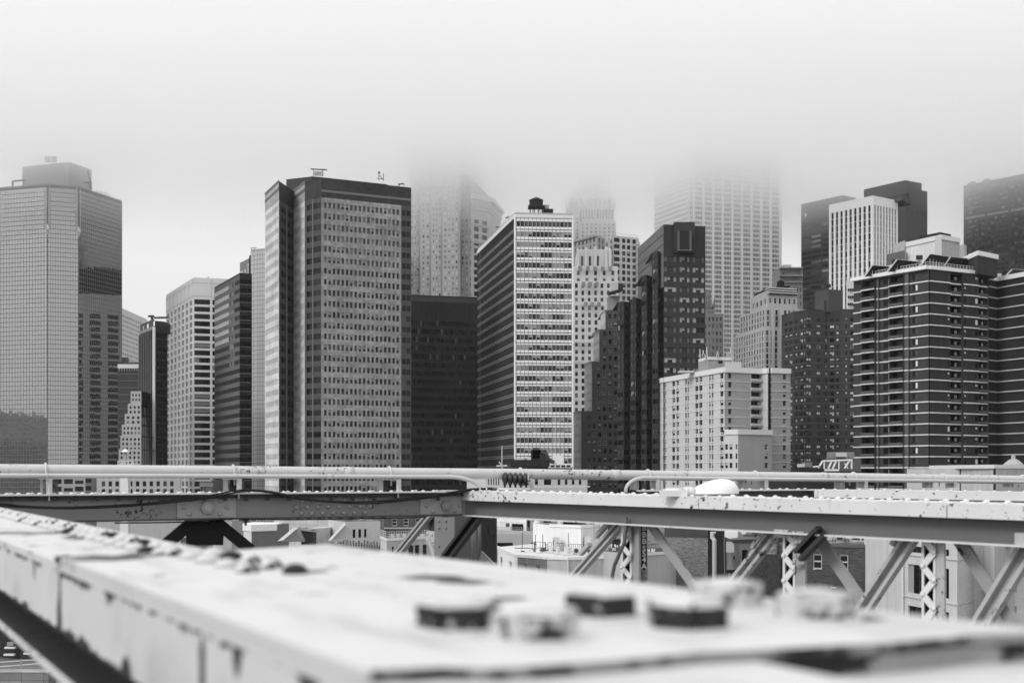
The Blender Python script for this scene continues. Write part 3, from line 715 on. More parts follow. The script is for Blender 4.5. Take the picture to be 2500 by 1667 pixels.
# ------------------------------------------------------------------ white-banded tower with water tank
Z = 92; zt = EYE + Z
B, (a, c, b2), poly = corner_bld('office_tower', 'tower with a bright white-banded front, a dark side and a black water tank', Z, [(1166, 614), (1257, 525), (1398.5, 527.7)])
mW = plain(.88, .55); mS = plain(.05); mK = plain(.30)
B.shell(poly, {0, 1}, zt, wall(.4))
Yc = c.y; rws = rows_px(Yc, 539.5, 25.15, 13.2, 1240)
L = (b2 - c).length
blk = {}
def john(r, k, nr, nc):
    run = (r, k // 3)
    if run not in blk: blk[run] = random.choice(['d', 'd', 'd', 'p', 'd', 'p'])
    if r == nr - 1: return random.choice(['mid', 'mid', 'dark', 'mid'])
    return random.choice(['dark', 'mid', 'dark', 'blind_half', 'mid'] if blk[run] == 'd' else ['grey', 'grey', 'pale', 'blind_low', 'grey'])
B.facade(c, b2, 0, zt, cols_even(L, 14, .86, .55, .35), rws, mW, {'mid': 1}, .12, choose=john)
n = off(c, b2, .06)
for za, zb in rws:
    B.p('dark_joint', plain(.008)).obox((c.x, c.y, za - 1.12), (b2.x - c.x, b2.y - c.y, 0), tuple(n) + (0,), (0, 0, .24))
for k in range(15):
    q = c.lerp(b2, (.55 + k * (L - .9) / 14) / L); B.p('mullion', plain(.12)).obox((q.x - .05, q.y, zz(1240, Yc)), (.1, 0, 0), tuple(n * 2) + (0,), (0, 0, zt - .5 - zz(1240, Yc)))
for q in (c, b2): B.p('corner_post', mW).obox((q.x - .3, q.y - .25, 0), (.5, 0, 0), (0, .4, 0), (0, 0, zt))
L = (c - a).length
rs2 = [(za - .35, zb + .15) for za, zb in rws]
B.facade(a, c, 0, zt, cols_even(L, 56, .84, .4, 1.2), rs2, mS, {'tint_dark': 6, 'tint': 3, 'black': 1}, .1, tilt=.003)
n = off(a, c, .14)
for za, zb in rs2:
    for dz in (-.75, -1.45): B.p('spandrel_strip', mK).obox((a.x, a.y, za + dz), (c.x - a.x, c.y - a.y, 0), tuple(n) + (0,), (0, 0, .42))
for k in range(57):
    q = a.lerp(c, (.4 + k * (L - 1.6) / 56) / L); B.p('mullion', plain(.05)).obox((q.x, q.y, 0), (.07, 0, 0), tuple(n * 1.6) + (0,), (0, 0, zt))
B.p('roof_edge', plain(.7)).obox((a.x, a.y, zt - 1.2), (c.x - a.x, c.y - a.y, 0), tuple(n * 2.4) + (0,), (0, 0, 1.4))
B.p('roof_edge', plain(.7)).obox((c.x, c.y, zt - .9), (b2.x - c.x, b2.y - c.y, 0), (0, -.3, 0), (0, 0, 1.1))
q = a.lerp(c, .09); B.p('corner_post', plain(.4)).obox((q.x, q.y, 0), (.4, 0, 0), tuple(n * 2) + (0,), (0, 0, zt))
fr = B.p('roof_railing', plain(.45))
for k in range(26):
    q = c.lerp(b2, k / 25); fr.bar((q.x, q.y + .5, zt), (q.x, q.y + .5, zt + 1.0), .06, .06)
fr.bar((c.x, c.y + .5, zt + 1.0), (b2.x, b2.y + .5, zt + 1.0), .07, .07); fr.bar((c.x, c.y + .5, zt + .55), (b2.x, b2.y + .5, zt + .55), .05, .05)
Y = 437; q = at(1309, 505, Y); zb = zz(505, Y)
tk = B.p('water_tank', plain(.012)); tk.lathe((q.x, q.y, zb), (0, 0, 1), [(2.5, 0), (2.5, 2.2), (2.75, 2.3), (1.6, 2.9), (.1, 3.6)], 16)
st = B.p('tank_stand', plain(.02))
for dx in (-2.2, -.7, .8, 2.2):
    for dy in (-1.6, 1.6): st.bar((q.x + dx, q.y + dy, zt), (q.x + dx, q.y + dy, zb), .35, .35)
st.box(q.x - 3, q.y - 2.5, zb - .5, q.x + 3.2, q.y + 2.5, zb + .05)
st.bar((q.x - 2.2, q.y - 1.6, zt), (q.x - .7, q.y - 1.6, zb), .2, .2); st.bar((q.x + 2.2, q.y - 1.6, zt), (q.x + .8, q.y - 1.6, zb), .2, .2)
p1 = xy(1326, 438); B.p('plant_room', plain(.02)).box(p1.x, p1.y, zt, p1.x + 3.7, p1.y + 5, zz(510, 438)); B.p('plant_room', plain(.35)).box(p1.x + .4, p1.y + 2, zz(510, 438), p1.x + 2.2, p1.y + 4, zz(497, 438))
ct = B.p('cooling_tower', wall(.25, .2)); e_ = (c - a).normalized()
for t0, l, h, mt in ((.42, 17, 5.0, .2), (.72, 7, 3.2, .42)):
    q = a.lerp(c, t0) + Vector((4, 3)); B.p('cooling_tower', wall(mt, .25)).obox((q.x, q.y, zt), tuple(e_ * l) + (0,), (e_.y * -3.5, e_.x * 3.5, 0), (0, 0, h))
    for k in range(7):
        r = q + e_ * (l * k / 6); fr.bar((r.x, r.y, zt + h), (r.x, r.y, zt + h + 1.2), .08, .08)
    r = q + e_ * l; fr.bar((q.x, q.y, zt + h + 1.2), (r.x, r.y, zt + h + 1.2), .08, .08)
mb = B.p('roof_davit', plain(.1)); mb.bar(at(1210, 555, 460), at(1218, 554, 460), .4, .4, (0, 1, 0)); mb.bar(at(1234, 532, 446), at(1243, 530, 446), .5, .4, (0, 1, 0))
B.finish(300, 9)

# ------------------------------------------------------------------ tall towers that vanish into the low cloud
B = Bld('misty_tower', 'tall pale tower fading into cloud behind the black slab', xy(1080, 715))
m = wall(.52, .12); zt = EYE + 196
x0s = [(1000, 1026, 706), (1026, 1052, 702), (1052, 1080, 700), (1080, 1122, 698), (1122, 1157, 702)]
rws = rows_px(700, 430, 13.0, 6.0, 760)
for i, (xa, xb, Y) in enumerate(x0s):
    a, b2 = xy(xa, Y), xy(xb, Y); L = (b2 - a).length
    B.facade(a, b2, 0, zt, cols_even(L, (3, 2, 3, 4, 3)[i], .42, .6, .6), rws, m, {'white': 4, 'grey': 2, 'pale': 2, 'dark': .7}, .2)
    if i: B.wallq(xy(xa, x0s[i - 1][2]), a, 0, zt, wall(.2)) if x0s[i - 1][2] > Y else B.wallq(xy(xa, x0s[i - 1][2]), xy(xa, Y), 0, zt, wall(.4))
    B.p('pier', wall(.40, .1)).box(b2.x - .8, b2.y - .6, 0, b2.x + .5, b2.y + .3, zt)
a, b2 = xy(1000, 706), xy(1157, 702); B.p('roof', RG).poly([(a.x, a.y, zt), (b2.x, b2.y, zt), (b2.x, b2.y + 45, zt), (a.x, a.y + 45, zt)])
B.wallq(b2, b2 + Vector((4, 45)), 0, zt, m); B.wallq(a + Vector((0, 45)), a, 0, zt, m)
B.finish(300, 7)
B = Bld('mansard_tower', 'misty classical block with corbelled cornice and mansard roof behind the white-banded tower', xy(1180, 705))
a, b2 = xy(1150, 690), xy(1196, 700); L = (b2 - a).length; m = wall(.52, .12); zt = zz(520, 700)
B.facade(a, b2, 0, zt, [(L * .16, L * .42), (L * .58, L * .86)], rows_px(695, 538, 17.5, 11.5, 800), m, {'mid': 2, 'dark': 2}, .4)
B.wallq(b2, b2 + Vector((6, 30)), 0, zt, m)
n = off(a, b2, 1)
for k, (ya, yb, o_) in enumerate(((520, 512, .4), (512, 505, .8), (505, 496, 1.0), (496, 486, 2.2), (486, 483, 1.6))):
    z0_, z1_ = zz(ya, 700), zz(yb, 700); B.p('cornice', m).prism([(a.x, a.y - o_), (b2.x + o_, b2.y - o_), (b2.x + 6 + o_, b2.y + 30), (a.x, a.y + 30)], z0_, z1_)
zr = zz(483, 700); ze = zz(425, 700); mb = B.p('mansard_roof', wall(.2))
mb.hexa([(a.x, a.y - 1, zr), (b2.x - .5, b2.y - 1, zr), (b2.x + 5, b2.y + 30, zr), (a.x, a.y + 30, zr), (a.x - 4, a.y + 8, ze), (a.x - 2, a.y + 8, ze), (a.x, a.y + 20, ze), (a.x - 4, a.y + 20, ze)])
for k, (ya, yb) in enumerate(((600, 596), (556, 552))): B.p('string_course', m).obox((a.x, a.y, zz(ya, 700)), (b2.x - a.x, b2.y - a.y, 0), tuple(n * .5) + (0,), (0, 0, .9))
B.finish(300, 7)

B = Bld('gothic_tower', 'faint gothic crowned tower dissolving into cloud above the white deco tower', xy(1440, 735))
m = wall(.6, .1)
def tier(B, m, xa, xb, ytop, ybot, Y, depth, n, y0, pitch, h, frac=.45, wts=None):
    a, b2 = xy(xa, Y), xy(xb, Y); L = (b2 - a).length; zt_, zb_ = zz(ytop, Y), zz(ybot, Y) if ybot else 0
    B.facade(a, b2, zb_, zt_, cols_even(L, n, frac, .3, .3), rows_px(Y, y0, pitch, h, ybot or 1230), m, wts or {'grey': 2, 'mid': 2, 'pale': 2}, .3)
    B.wallq(a + Vector((0, depth)), a, zb_, zt_, m); B.wallq(b2, b2 + Vector((0, depth)), zb_, zt_, m)
    B.p('roof', RG).poly([(a.x, a.y, zt_), (b2.x, b2.y, zt_), (b2.x, b2.y + depth, zt_), (a.x, a.y + depth, zt_)])
    return a, b2, zt_
tier(B, m, 1416, 1504, 540, None, 730, 22, 8, 546, 9, 5)
tier(B, m, 1381, 1416, 512, None, 734, 22, 3, 532, 9, 5)
tier(B, m, 1420, 1499, 505, 542, 733, 18, 11, 512, 40, 22, .4)
tier(B, m, 1389, 1495, 478, 514, 736, 16, 9, 486, 40, 16, .4)
tier(B, m, 1398, 1487, 455, 480, 738, 14, 7, 460, 40, 14, .4)
tier(B, m, 1412, 1475, 425, 458, 740, 12, 5, 430, 40, 20, .4)
for px in (1382, 1390, 1416, 1430, 1458, 1484, 1495, 1500):
    q = at(px, 500, 732); B.p('pinnacle', m).lathe((q.x, q.y, q.z - 3), (0, 0, 1), [(.9, 0), (.9, 4), (.6, 5.5), (.1, 9)], 6)
B.finish(300, 8)

# ------------------------------------------------------------------ towers with balconies and deco tower
B = Bld('balcony_tower', 'pale apartment tower with corner balconies behind the white deco tower', xy(1516, 627.0))
m = wall(.6, .08); Y = 618.2
a, c, b2 = xy(1476, 635.8), xy(1498, 616.0), xy(1558, 622.6)
zt = zz(575, 616.0); rws = rows_px(617.1, 581, 15.6, 10.2, 900)
L = (c - a).length; B.facade(a, c, 0, zt, cols_even(L, 2, .5, .5, .5), rws, m, {'mid': 2, 'dark': 2, 'blind_half': 1}, .3)
L = (b2 - c).length; B.facade(c, b2, 0, zt, frac_cols(c, b2, [(1499, 1513), (1519, 1527), (1531, 1539), (1544, 1553)]), rws, m, {'mid': 3, 'four': 2, 'pair': 2, 'blind_half': 1}, .4)
B.wallq(b2, b2 + Vector((3, 18)), 0, zt, m); B.p('roof', RG).poly([(a.x, a.y, zt), (c.x, c.y, zt), (b2.x, b2.y, zt), (b2.x + 3, b2.y + 18, zt), (a.x + 3, a.y + 15, zt)])
for za, zb in rws:
    q = xy(1552, 619.3); B.p('balcony', plain(.6)).box(q.x, q.y - 1.2, za - .9, q.x + 1.6, q.y + 1.2, za - .2)
fr = B.p('roof_railing', plain(.5))
for k in range(12):
    q = c.lerp(b2, k / 11); fr.bar((q.x, q.y, zt), (q.x, q.y, zt + 1.3), .1, .1)
fr.bar((c.x, c.y, zt + 1.3), (b2.x, b2.y, zt + 1.3), .12, .12)
B.finish(300, 7)

B = Bld('deco_shoulder_building', 'pale hazy block with arched roof loggia behind the white deco crown', xy(1430, 599.5))
m = wall(.42, .1)
a, c, b2 = xy(1398, 616.0), xy(1458, 599.5), xy(1478, 607.2); zt = zz(574, 599.5)
L = (c - a).length; B.facade(a, c, 0, zt, cols_even(L, 6, .4, 1, 1), rows_px(605.0, 584, 15, 10, 760), m, {'mid': 2, 'pale': 2}, .3)
L = (b2 - c).length; B.facade(c, b2, 0, zt, cols_even(L, 2, .4, .5, .5), rows_px(605.0, 584, 15, 12, 760), m, {'mid': 1}, .3)
B.p('roof', RG).poly([(a.x, a.y, zt), (c.x, c.y, zt), (b2.x, b2.y, zt), (b2.x, b2.y + 14, zt), (a.x, a.y + 14, zt)])
n = off(a, c, .8); B.p('cornice', m).obox((a.x, a.y, zt - .8), (c.x - a.x, c.y - a.y, 0), tuple(n) + (0,), (0, 0, 1.2))
B.finish(300, 7)

B = Bld('deco_tower', 'white art deco tower with a buttressed crown and long setbacks', xy(1450, 589.86))
m = wall(.76, .08); wd = {'dark': 2, 'mid': 4, 'pair': 1, 'blind_top': 1, 'pale': 1}
Y = 587.6
for (xa, xb, yt, yb, n, y0, pt, h, fr_) in ((1410, 1490, 609, 652, 4, 625, 60, 24, .26), (1400, 1508, 650, 690, 5, 661, 17.5, 11, .32), (1398, 1510, 686, 740, 7, 692, 17.5, 11, .42), (1398, 1512, 736, None, 7, 746, 17.8, 11, .42)):
    tier(B, m, xa, xb, yt, yb, Y, 24, n, y0, pt, h, fr_, wd); Y -= 1.6
mb = B.p('buttress', m)
for px, yt in ((1411, 611), (1431, 607), (1453, 605.5), (1480, 607), (1489, 611)):
    q = at(px, yt, 586.47); mb.box(q.x - .7, q.y - .35, zz(652, 586.47), q.x + .7, q.y + .6, q.z); mb.lathe((q.x, q.y + .1, q.z), (0, 0, 1), [(.6, 0), (.55, .4), (.3, .8), (.05, 1.0)], 8)
gm_ = B.p('ornament_panel', wall(.32, .5, .8, .5, 3))
for px in (1416, 1435, 1453, 1472, 1490): q = at(px, 655, 584.21); gm_.box(q.x - .9, q.y - .35, q.z - 1.3, q.x + .9, q.y + .3, q.z + .9)
for px in (1424, 1441, 1457): q = at(px, 693, 581.95); gm_.box(q.x - .9, q.y - .35, q.z - 1.3, q.x + .9, q.y + .3, q.z + .9)
for px in (1430, 1446, 1462): q = at(px, 742, 580.25); gm_.box(q.x - .9, q.y - .35, q.z - 1.3, q.x + .9, q.y + .3, q.z + .9)
for y, Yq in ((833, 580.82), (880, 580.59)): a, b2 = xy(1398, 580.82), xy(1512, 580.82); B.p('cornice', m).box(a.x, a.y - .9, zz(y + 4, Yq), b2.x, b2.y, zz(y, Yq))
B.finish(300, 7)

# ------------------------------------------------------------------ stepped brick building in front of it
B = Bld('stepped_brick_building', 'dark brick building stepping down to the left below the white deco tower', xy(1470, 508.5))
mD, mLt = wall(.10, .12), wall(.78, .1)  # left faces whitened: their light is put into the wall colour
steps = ((1466, 757, 10.5), (1448, 804, 10.5), (1427, 882, 10.5), (1400, 1003, 10.5))
lastx = 1512
for i, (xl, yt, w) in enumerate(steps):
    Y = 497.2 - i * 2.5; xs = xl + (12, 15, 18, 19)[i]
    a, c, b2 = xy(xl, Y + 14), xy(xs, Y), xy(lastx, Y); zt = zz(yt, Y); zb = zz(steps[i + 1][1] + 6, Y) if i < 3 else 0
    rws = [r for r in rows_px(Y, 766.5, 20.6, 11, 1225)]
    L = (b2 - c).length; nn = (2, 3, 4, 6)[i]
    B.facade(c, b2, zb, zt, cols_even(L, nn, .5, .6 + .5 * i, .4), rws, mD, {'black': 3, 'sash': 3, 'sash_blind': 2.5, 'sash_light': 3}, .3)
    L = (c - a).length; B.facade(a, c, zb, zt, cols_even(L, 4, .34, .6, .6), rws, mLt, {'sash': 2, 'dark': 2, 'sash_light': 1}, .3)
    B.p('roof', RG).poly([(a.x, a.y, zt), (c.x, c.y, zt), (b2.x, b2.y, zt), (b2.x, b2.y + 20, zt), (a.x, a.y + 20, zt)])
    n = off(a, c, .3); B.p('coping', plain(.5)).obox((a.x, a.y, zt - .3), (c.x - a.x, c.y - a.y, 0), tuple(n) + (0,), (0, 0, .5))
# roof house with dark canopy
a = xy(1486, 503.98); b2 = xy(1512, 503.98); B.p('roof_house', wall(.30)).box(a.x, a.y, zz(760, 503.98), b2.x, b2.y + 8, zz(722, 503.98))
a = xy(1487, 501.72); B.p('canopy', plain(.02)).obox((a.x, a.y - 3, zz(720, 503.98)), (5.5, 0, 1.6), (0, 8, 0), (0, 0, .5)); q = at(1497, 700, 503.98); B.p('roof_tank', plain(.03)).box(q.x + 2.2, q.y, zz(708, 503.98), q.x + 4.2, q.y + 3, zz(692, 503.98)); B.p('roof_tank', plain(.5)).box(q.x - .6, q.y, zz(710, 503.98), q.x + 2.1, q.y + 3, zz(690, 503.98))
B.finish(300, 8)

# ------------------------------------------------------------------ dark brick tower with bay windows
B = Bld('bay_window_tower', 'dark brick tower with stacked bay windows stepping down to the left', xy(1640, 430))
m = wall(.042, .15); m2 = wall(.075, .2); mC = wall(.16, .2)
Yf = 400; a, b2 = xy(1620, Yf), xy(1722, Yf + 3); zt = zz(548, Yf)
rws = rows_px(Yf, 625.5, 24.7, 12, 1230)
wb = {'third': 2, 'third_bright': 1.5, 'four_blind': 2, 'bay': 5, 'bay_pale': 2.5}
L = (b2 - a).length
B.facade(a, b2, 0, zz(622, Yf), frac_cols(a, b2, [(1621.5, 1651), (1659.5, 1683.5), (1691, 1719.5)]), rws, m, wb, .25,
         choose=lambda r, k, nr, nc: (random.choice(['four', 'bay', 'four']) if r < nr * .5 and random.random() < .75 else None))
B.wallq(a, b2, zz(622, Yf), zt, m)
q0 = at(1646, 543, Yf); q1 = at(1696, 543, Yf); B.p('roof_screen', m).box(q0.x, q0.y - .7, zz(618, Yf), q1.x, q1.y + 6, q0.z)
q0 = at(1658, 611, Yf - 1); q1 = at(1684, 565, Yf - 1); B.p('roof_louvre', plain(.015)).box(q0.x, q0.y - .6, q0.z, q1.x, q1.y + .5, q1.z)
for s in (1656, 1685): q = at(s, 611, Yf - 1); B.p('louvre_frame', plain(.10)).box(q.x - .35, q.y - .9, q.z, q.x + .35, q.y + .5, zz(565, Yf - 1))
q0 = at(1654, 612.5, Yf - 1); q1 = at(1688, 611, Yf - 1); B.p('louvre_frame', plain(.2)).box(q0.x, q0.y - 1, q0.z, q1.x, q1.y + .3, q1.z)
pl_ = xy(1557, Yf + 42); B.wallq(pl_, a, zz(700, Yf), zt, mC)
for k in (1, 2, 3): n = off(pl_, a, .12); B.p('panel_joint', plain(.08)).obox((pl_.x, pl_.y, zt - k * 3.3), (a.x - pl_.x, a.y - pl_.y, 0), tuple(n) + (0,), (0, 0, .16))
B.wallq(b2, b2 + Vector((6, 40)), 0, zt, m); B.p('roof', RG).poly([(a.x, a.y, zt - .1), (b2.x, b2.y, zt - .1), (b2.x + 6, b2.y + 40, zt - .1), (pl_.x, pl_.y, zt - .1)])
bays = ((1620, 1592, 614, 404), (1592, 1566, 672, 410), (1566, 1539, 728, 416), (1539, 1507, 736, 422))
prevY = Yf
for i, (xr, xl, yt, Y) in enumerate(bays):
    r, mid, l = xy(xr, Y + 3.0), xy((xr + xl * 1.1) / 2.1, Y - 1.4), xy(xl, Y + 2.6); zt_ = zz(yt, Y); wts = {'bay': 5, 'bay_pale': 1.2, 'pair': 1, 'third': 1}
    ch = (lambda r_, k, nr, nc: random.choice(['black', 'pair', 'bay', 'black', 'dark']) if r_ < nr * .5 else None)
    L = (mid - l).length; B.facade(l, mid, 0, zt_, [(L * .08, L * .94)], rws, m, wts, .2, choose=ch)
    L = (r - mid).length; B.facade(mid, r, 0, zt_, [(L * .08, L * .9)], rws, m2, wts, .2, choose=ch)
    B.p('roof', RG).poly([(l.x, l.y, zt_), (mid.x, mid.y, zt_), (r.x, r.y, zt_), (r.x, r.y + 22, zt_), (l.x, l.y + 22, zt_)])
    B.wallq(l + Vector((2.4, 22)), l, 0, zt_, m)
B.finish(300, 8)

# ------------------------------------------------------------------ broad pale office tower lost in cloud
Z = 200; Yc = 700
B = Bld('misty_tower', 'broad pale tower with long white piers, its top lost in the cloud', xy(1780, 720))
a, c, b2 = xy(1597, 735), xy(1683, 700), xy(1908, 716); zt = EYE + 196
m = wall(.72, .06, streak=.03)
rws = rows_px(Yc, 372, 11.9, 7.6, 960)
L = (c - a).length; B.facade(a, c, 0, zt, cols_even(L, 26, .55, .5, .8), rws, m, {'mid': 4, 'dark': 2, 'pale': 2}, .35)
L = (b2 - c).length; cs = []
bay = frac_cols(c, b2, [(1696.5 + 23.4 * k, 1714.5 + 23.4 * k) for k in range(9)])
for u0, u1 in bay:
    w = (u1 - u0) / 5; cs += [(u0 + w * k + w * .18, u0 + w * k + w * .9) for k in range(5)]
cs += [(.5, 1.2), (1.6, 2.3)]
B.facade(c, b2, 0, zt, cs, rws, m, {'mid': 4, 'dark': 3, 'pale': 1}, .35)
n = off(c, b2, 1.0)
for k in range(10):
    u = frac_cols(c, b2, [(1690.5 + 23.4 * k, 1696 + 23.4 * k)])[0]; d = (b2 - c).normalized(); q = c + d * u[0]
    B.p('pier', wall(.8, .05)).obox((q.x, q.y, 0), tuple(d * (u[1] - u[0])) + (0,), tuple(n) + (0,), (0, 0, zt))
bk = a + b2 - c; B.wallq(b2, bk, 0, zt, m); B.wallq(bk, a, 0, zt, m); B.p('roof', RG).poly([(p.x, p.y, zt) for p in (a, c, b2, bk)])
B.finish(0, 7)

# ------------------------------------------------------------------ small deco tower and classical slice in front of it
B = Bld('deco_tower', 'small grey ornamented tower peeping right of the dark bay-window tower', xy(1740, 600))
m = wall(.26, .25)
tier(B, m, 1716, 1735, 711, 745, 602, 14, 3, 722, 14, 8, .35); tier(B, m, 1716, 1744, 742, 770, 600, 14, 4, 748, 12, 7, .4)
tier(B, m, 1716, 1766, 766, None, 598, 16, 5, 774, 17.5, 9.5, .4, {'mid': 2, 'sash_light': 2, 'grey': 2, 'dark': 1})
for px in (1720, 1728, 1736, 1744): q = at(px, 742, 600); B.p('pinnacle', m).lathe((q.x, q.y, q.z - 2), (0, 0, 1), [(.6, 0), (.5, 3), (.1, 5)], 6)
B.finish(300, 8)
B = Bld('classical_building', 'sliver of a pale cornice-topped building right of the broad misty tower', xy(1935, 620))
m = wall(.30, .15)
tier(B, m, 1904, 1960, 653, 690, 622, 16, 4, 664, 60, 10, .2); tier(B, m, 1904, 1960, 686, None, 620, 18, 7, 702, 17, 10, .4, {'dark': 2, 'mid': 1})
for y in (653, 672, 688): a, b2 = xy(1904, 619.5), xy(1960, 619.5); B.p('cornice', m).box(a.x, a.y - .8, zz(y + 3, 620), b2.x, b2.y + 3, zz(y, 620))
q = at(1912, 650, 625); B.p('roof_house', plain(.6)).box(q.x, q.y, q.z - 1, q.x + 4.3, q.y + 5, zz(646, 625))
B.finish(300, 8)

# ------------------------------------------------------------------ striped deco building with tank
B = Bld('pinstriped_building', 'cream deco building with narrow vertical piers, striped cornice and water tank', xy(1880, 563.5))
m = wall(.56, .1); Y = 552.0
def corner_tier(B, m, pts, yt, yb, Ys, n1, n2, y0, pitch, h, fr, wts, recess=.35):
    a, c, b2 = xy(pts[0], Ys[0]), xy(pts[1], Ys[1]), xy(pts[2], Ys[2]); zt_ = zz(yt, Ys[1]); zb_ = zz(yb, Ys[1]) if yb else 0
    rws = rows_px(Ys[1], y0, pitch, h, yb or 1225)
    L = (c - a).length; B.facade(a, c, zb_, zt_, cols_even(L, n1, fr, .4, .4), rws, m, wts, recess)
    L = (b2 - c).length; B.facade(c, b2, zb_, zt_, cols_even(L, n2, fr, .4, .4), rws, m, wts, recess)
    bk = a + b2 - c; B.wallq(b2, bk, zb_, zt_, m); B.wallq(bk, a, zb_, zt_, m); B.p('roof', RG).poly([(p.x, p.y, zt_) for p in (a, c, b2, bk)])
    return a, c, b2, zt_
wp = {'dark': 3, 'mid': 2, 'sash_light': 1.5, 'grey': 1}
corner_tier(B, m, (1834, 1873, 1947), 712, 752, (575.0, 552.0, 556.6), 4, 6, 727, 60, 13, .42, wp)
a, c, b2, zt_ = corner_tier(B, m, (1806, 1868, 1976), 752, 800, (579.6, 549.7, 554.3), 9, 10, 756, 14.3, 11.4, .52, wp)
corner_tier(B, m, (1795, 1866, 1978), 798, None, (581.9, 547.4, 552.0), 11, 10, 806, 14.3, 11.4, .52, wp)
for k, y in enumerate((702, 707.5, 713)):
    a, c, b2 = xy(1845 - k * 2, 572.7), xy(1881 - k, 550.8), xy(1944 + k, 555.4)
    for p, q in ((a, c), (c, b2)):
        n = off(p, q, .5 - .1 * k); B.p('cornice_band', plain(.75)).obox((p.x, p.y, zz(y + 2.6, 552.0)), (q.x - p.x, q.y - p.y, 0), tuple(n) + (0,), (0, 0, .45))
        B.wallq(p, q, zz(719, 552.0), zz(702, 552.0), plain(.03))
    bk = a + b2 - c; B.p('roof', RG).poly([(t.x, t.y, zz(702, 552.0)) for t in (a, c, b2, bk)])
q = at(1906, 698, 558.9); B.p('water_tank', plain(.014)).lathe((q.x, q.y, q.z - .3), (0, 0, 1), [(1.7, 0), (1.7, 2.1), (1.85, 2.2), (.05, 3.3)], 14); B.p('tank_stand', plain(.02)).box(q.x - 2, q.y - 2, zz(702, 558.9), q.x + 4, q.y + 2, q.z - .2)
# pier columns on the front
for px in (1885, 1905): q = at(px, 900, 549.1); B.p('pier', plain(.5)).box(q.x - .5, q.y - 1.6, 0, q.x + .8, q.y + .2, zz(752, 549.7))
B.finish(300, 8)

# ------------------------------------------------------------------ dark glass tower, striped tower, blank dark tower
B, (a, c, b2), poly = corner_bld('glass_tower', 'dark banded glass tower with a misty top, left of the striped tower', 158, [(1956, 499), (2057, 476.6), (2090, 483.5)])
m = wall(.05, .15, .4); zt = EYE + 158
B.shell(poly, {0, 1}, zt, m, par=0)
L = (c - a).length; B.facade(a, c, 0, zt, frac_cols(a, c, [(1958, 1979), (1981.5, 2004), (2007, 2022), (2025, 2054)]), rows_px(680, 536, 12.8, 6.8, 1000), m, {'tint': 2, 'tint_dark': 2, 'grey': .15, 'dark': 2, 'mid': 1}, .15)
B.wallq(c, b2, 0, zt, m)
q = at(1961, 531, 695); B.p('sign_panel', plain(.9)).box(q.x - .4, q.y - 6, q.z - .8, q.x + .4, q.y - 5.8, q.z + 1)
B.finish(300, 7)
Z = 120; zt = EYE + Z
B, (a, c, b2), poly = corner_bld('striped_tower', 'office tower of bold white vertical piers and dark window strips', Z, [(2024, 505), (2131, 482.5), (2192, 494.7)])
mW = wall(.85, .04, streak=.03); B.shell(poly, {0, 1}, zt, mW)
rws = rows_px(520, 500, 16.9, 16.0, 1000); Yc = c.y
strip = {'dark': 3, 'mid': 3, 'black': 3, 'blind_half': 1.2, 'pale': .6}
L = (c - a).length; B.facade(a, c, 0, zt, cols_even(L, 9, .52, .6, .6), rws, mW, strip, .5, choose=lambda r, k, nr, nc: 'dark' if r >= nr - 3 else None)
L = (b2 - c).length; B.facade(c, b2, 0, zt, cols_even(L, 8, .5, .6, .6), rws, mW, strip, .5, choose=lambda r, k, nr, nc: 'dark' if r >= nr - 3 else None)
e_ = (c - a).normalized()
B.p('roof_house', wall(.10)).obox((a.x + 14, a.y + 6, zt), tuple(e_ * 24) + (0,), (7, 9, 0), (0, 0, 2.6))
B.finish(300, 8)
B, (a, c, b2), poly = corner_bld('blank_tower', 'blank dark grey tower rising behind the striped tower', 142, [(2109, 463), (2210, 440), (2250, 447.7)])
m = wall(.085, .15, .6, .05, .5); zt = EYE + 142; B.shell(poly, set(), zt, m, par=0)
n_ = b2 - c; w = [b2 + Vector((0, 1.5)), xy(2264, b2.y + 4), xy(2264, b2.y + 4) + Vector((2, 20)), b2 + Vector((0, 20))]
B.p('wing', m).prism([tuple(p) for p in w], 0, zz(463, b2.y))
q = at(2187, 473, a.y); e_ = (c - a).normalized(); t = a + e_ * ((c - a).length * .74); n = off(a, c, .25)
for k, dl in ((0, 0), (1, 4.6)): B.p('dark_louvre', plain(.03)).obox((t.x + e_.x * dl, t.y + e_.y * dl, zz(492, c.y)), tuple(e_ * 4.1) + (0,), tuple(n * .1) + (0,), (0, 0, 3.6))
B.finish()

# ------------------------------------------------------------------ pale blocky building behind the apartment tower
B = Bld('pale_block', 'pale stepped block with black roof plant behind the balcony apartment tower', xy(2260, 440))
m = wall(.66, .18, streak=.2); m2 = wall(.42, .2, streak=.2)
def blk(B, m, m2, pts, Ys, yt, ny=None):
    a, c, b2 = (xy(p, Y) for p, Y in zip(pts, Ys)); zt_ = zz(yt, Ys[1]); bk = a + b2 - c
    B.wallq(a, c, 0, zt_, m); B.wallq(c, b2, 0, zt_, m2); B.wallq(b2, bk, 0, zt_, m2); B.wallq(bk, a, 0, zt_, m2); B.p('roof', RG).poly([(p.x, p.y, zt_) for p in (a, c, b2, bk)])
    return a, c, b2, zt_
a, c, b2, zt = blk(B, m, m2, (2209, 2297, 2343), (445, 430, 436), 575.4)
for p, q in ((a, c), (c, b2)):
    n = off(p, q, .35); B.p('coping', plain(.7)).obox((p.x, p.y, zt - 1.4), (q.x - p.x, q.y - p.y, 0), tuple(n) + (0,), (0, 0, 1.7))
B.p('corner_pier', plain(.6)).box(c.x - 2, c.y - .3, 0, c.x + .2, c.y + .3, zt - .1)
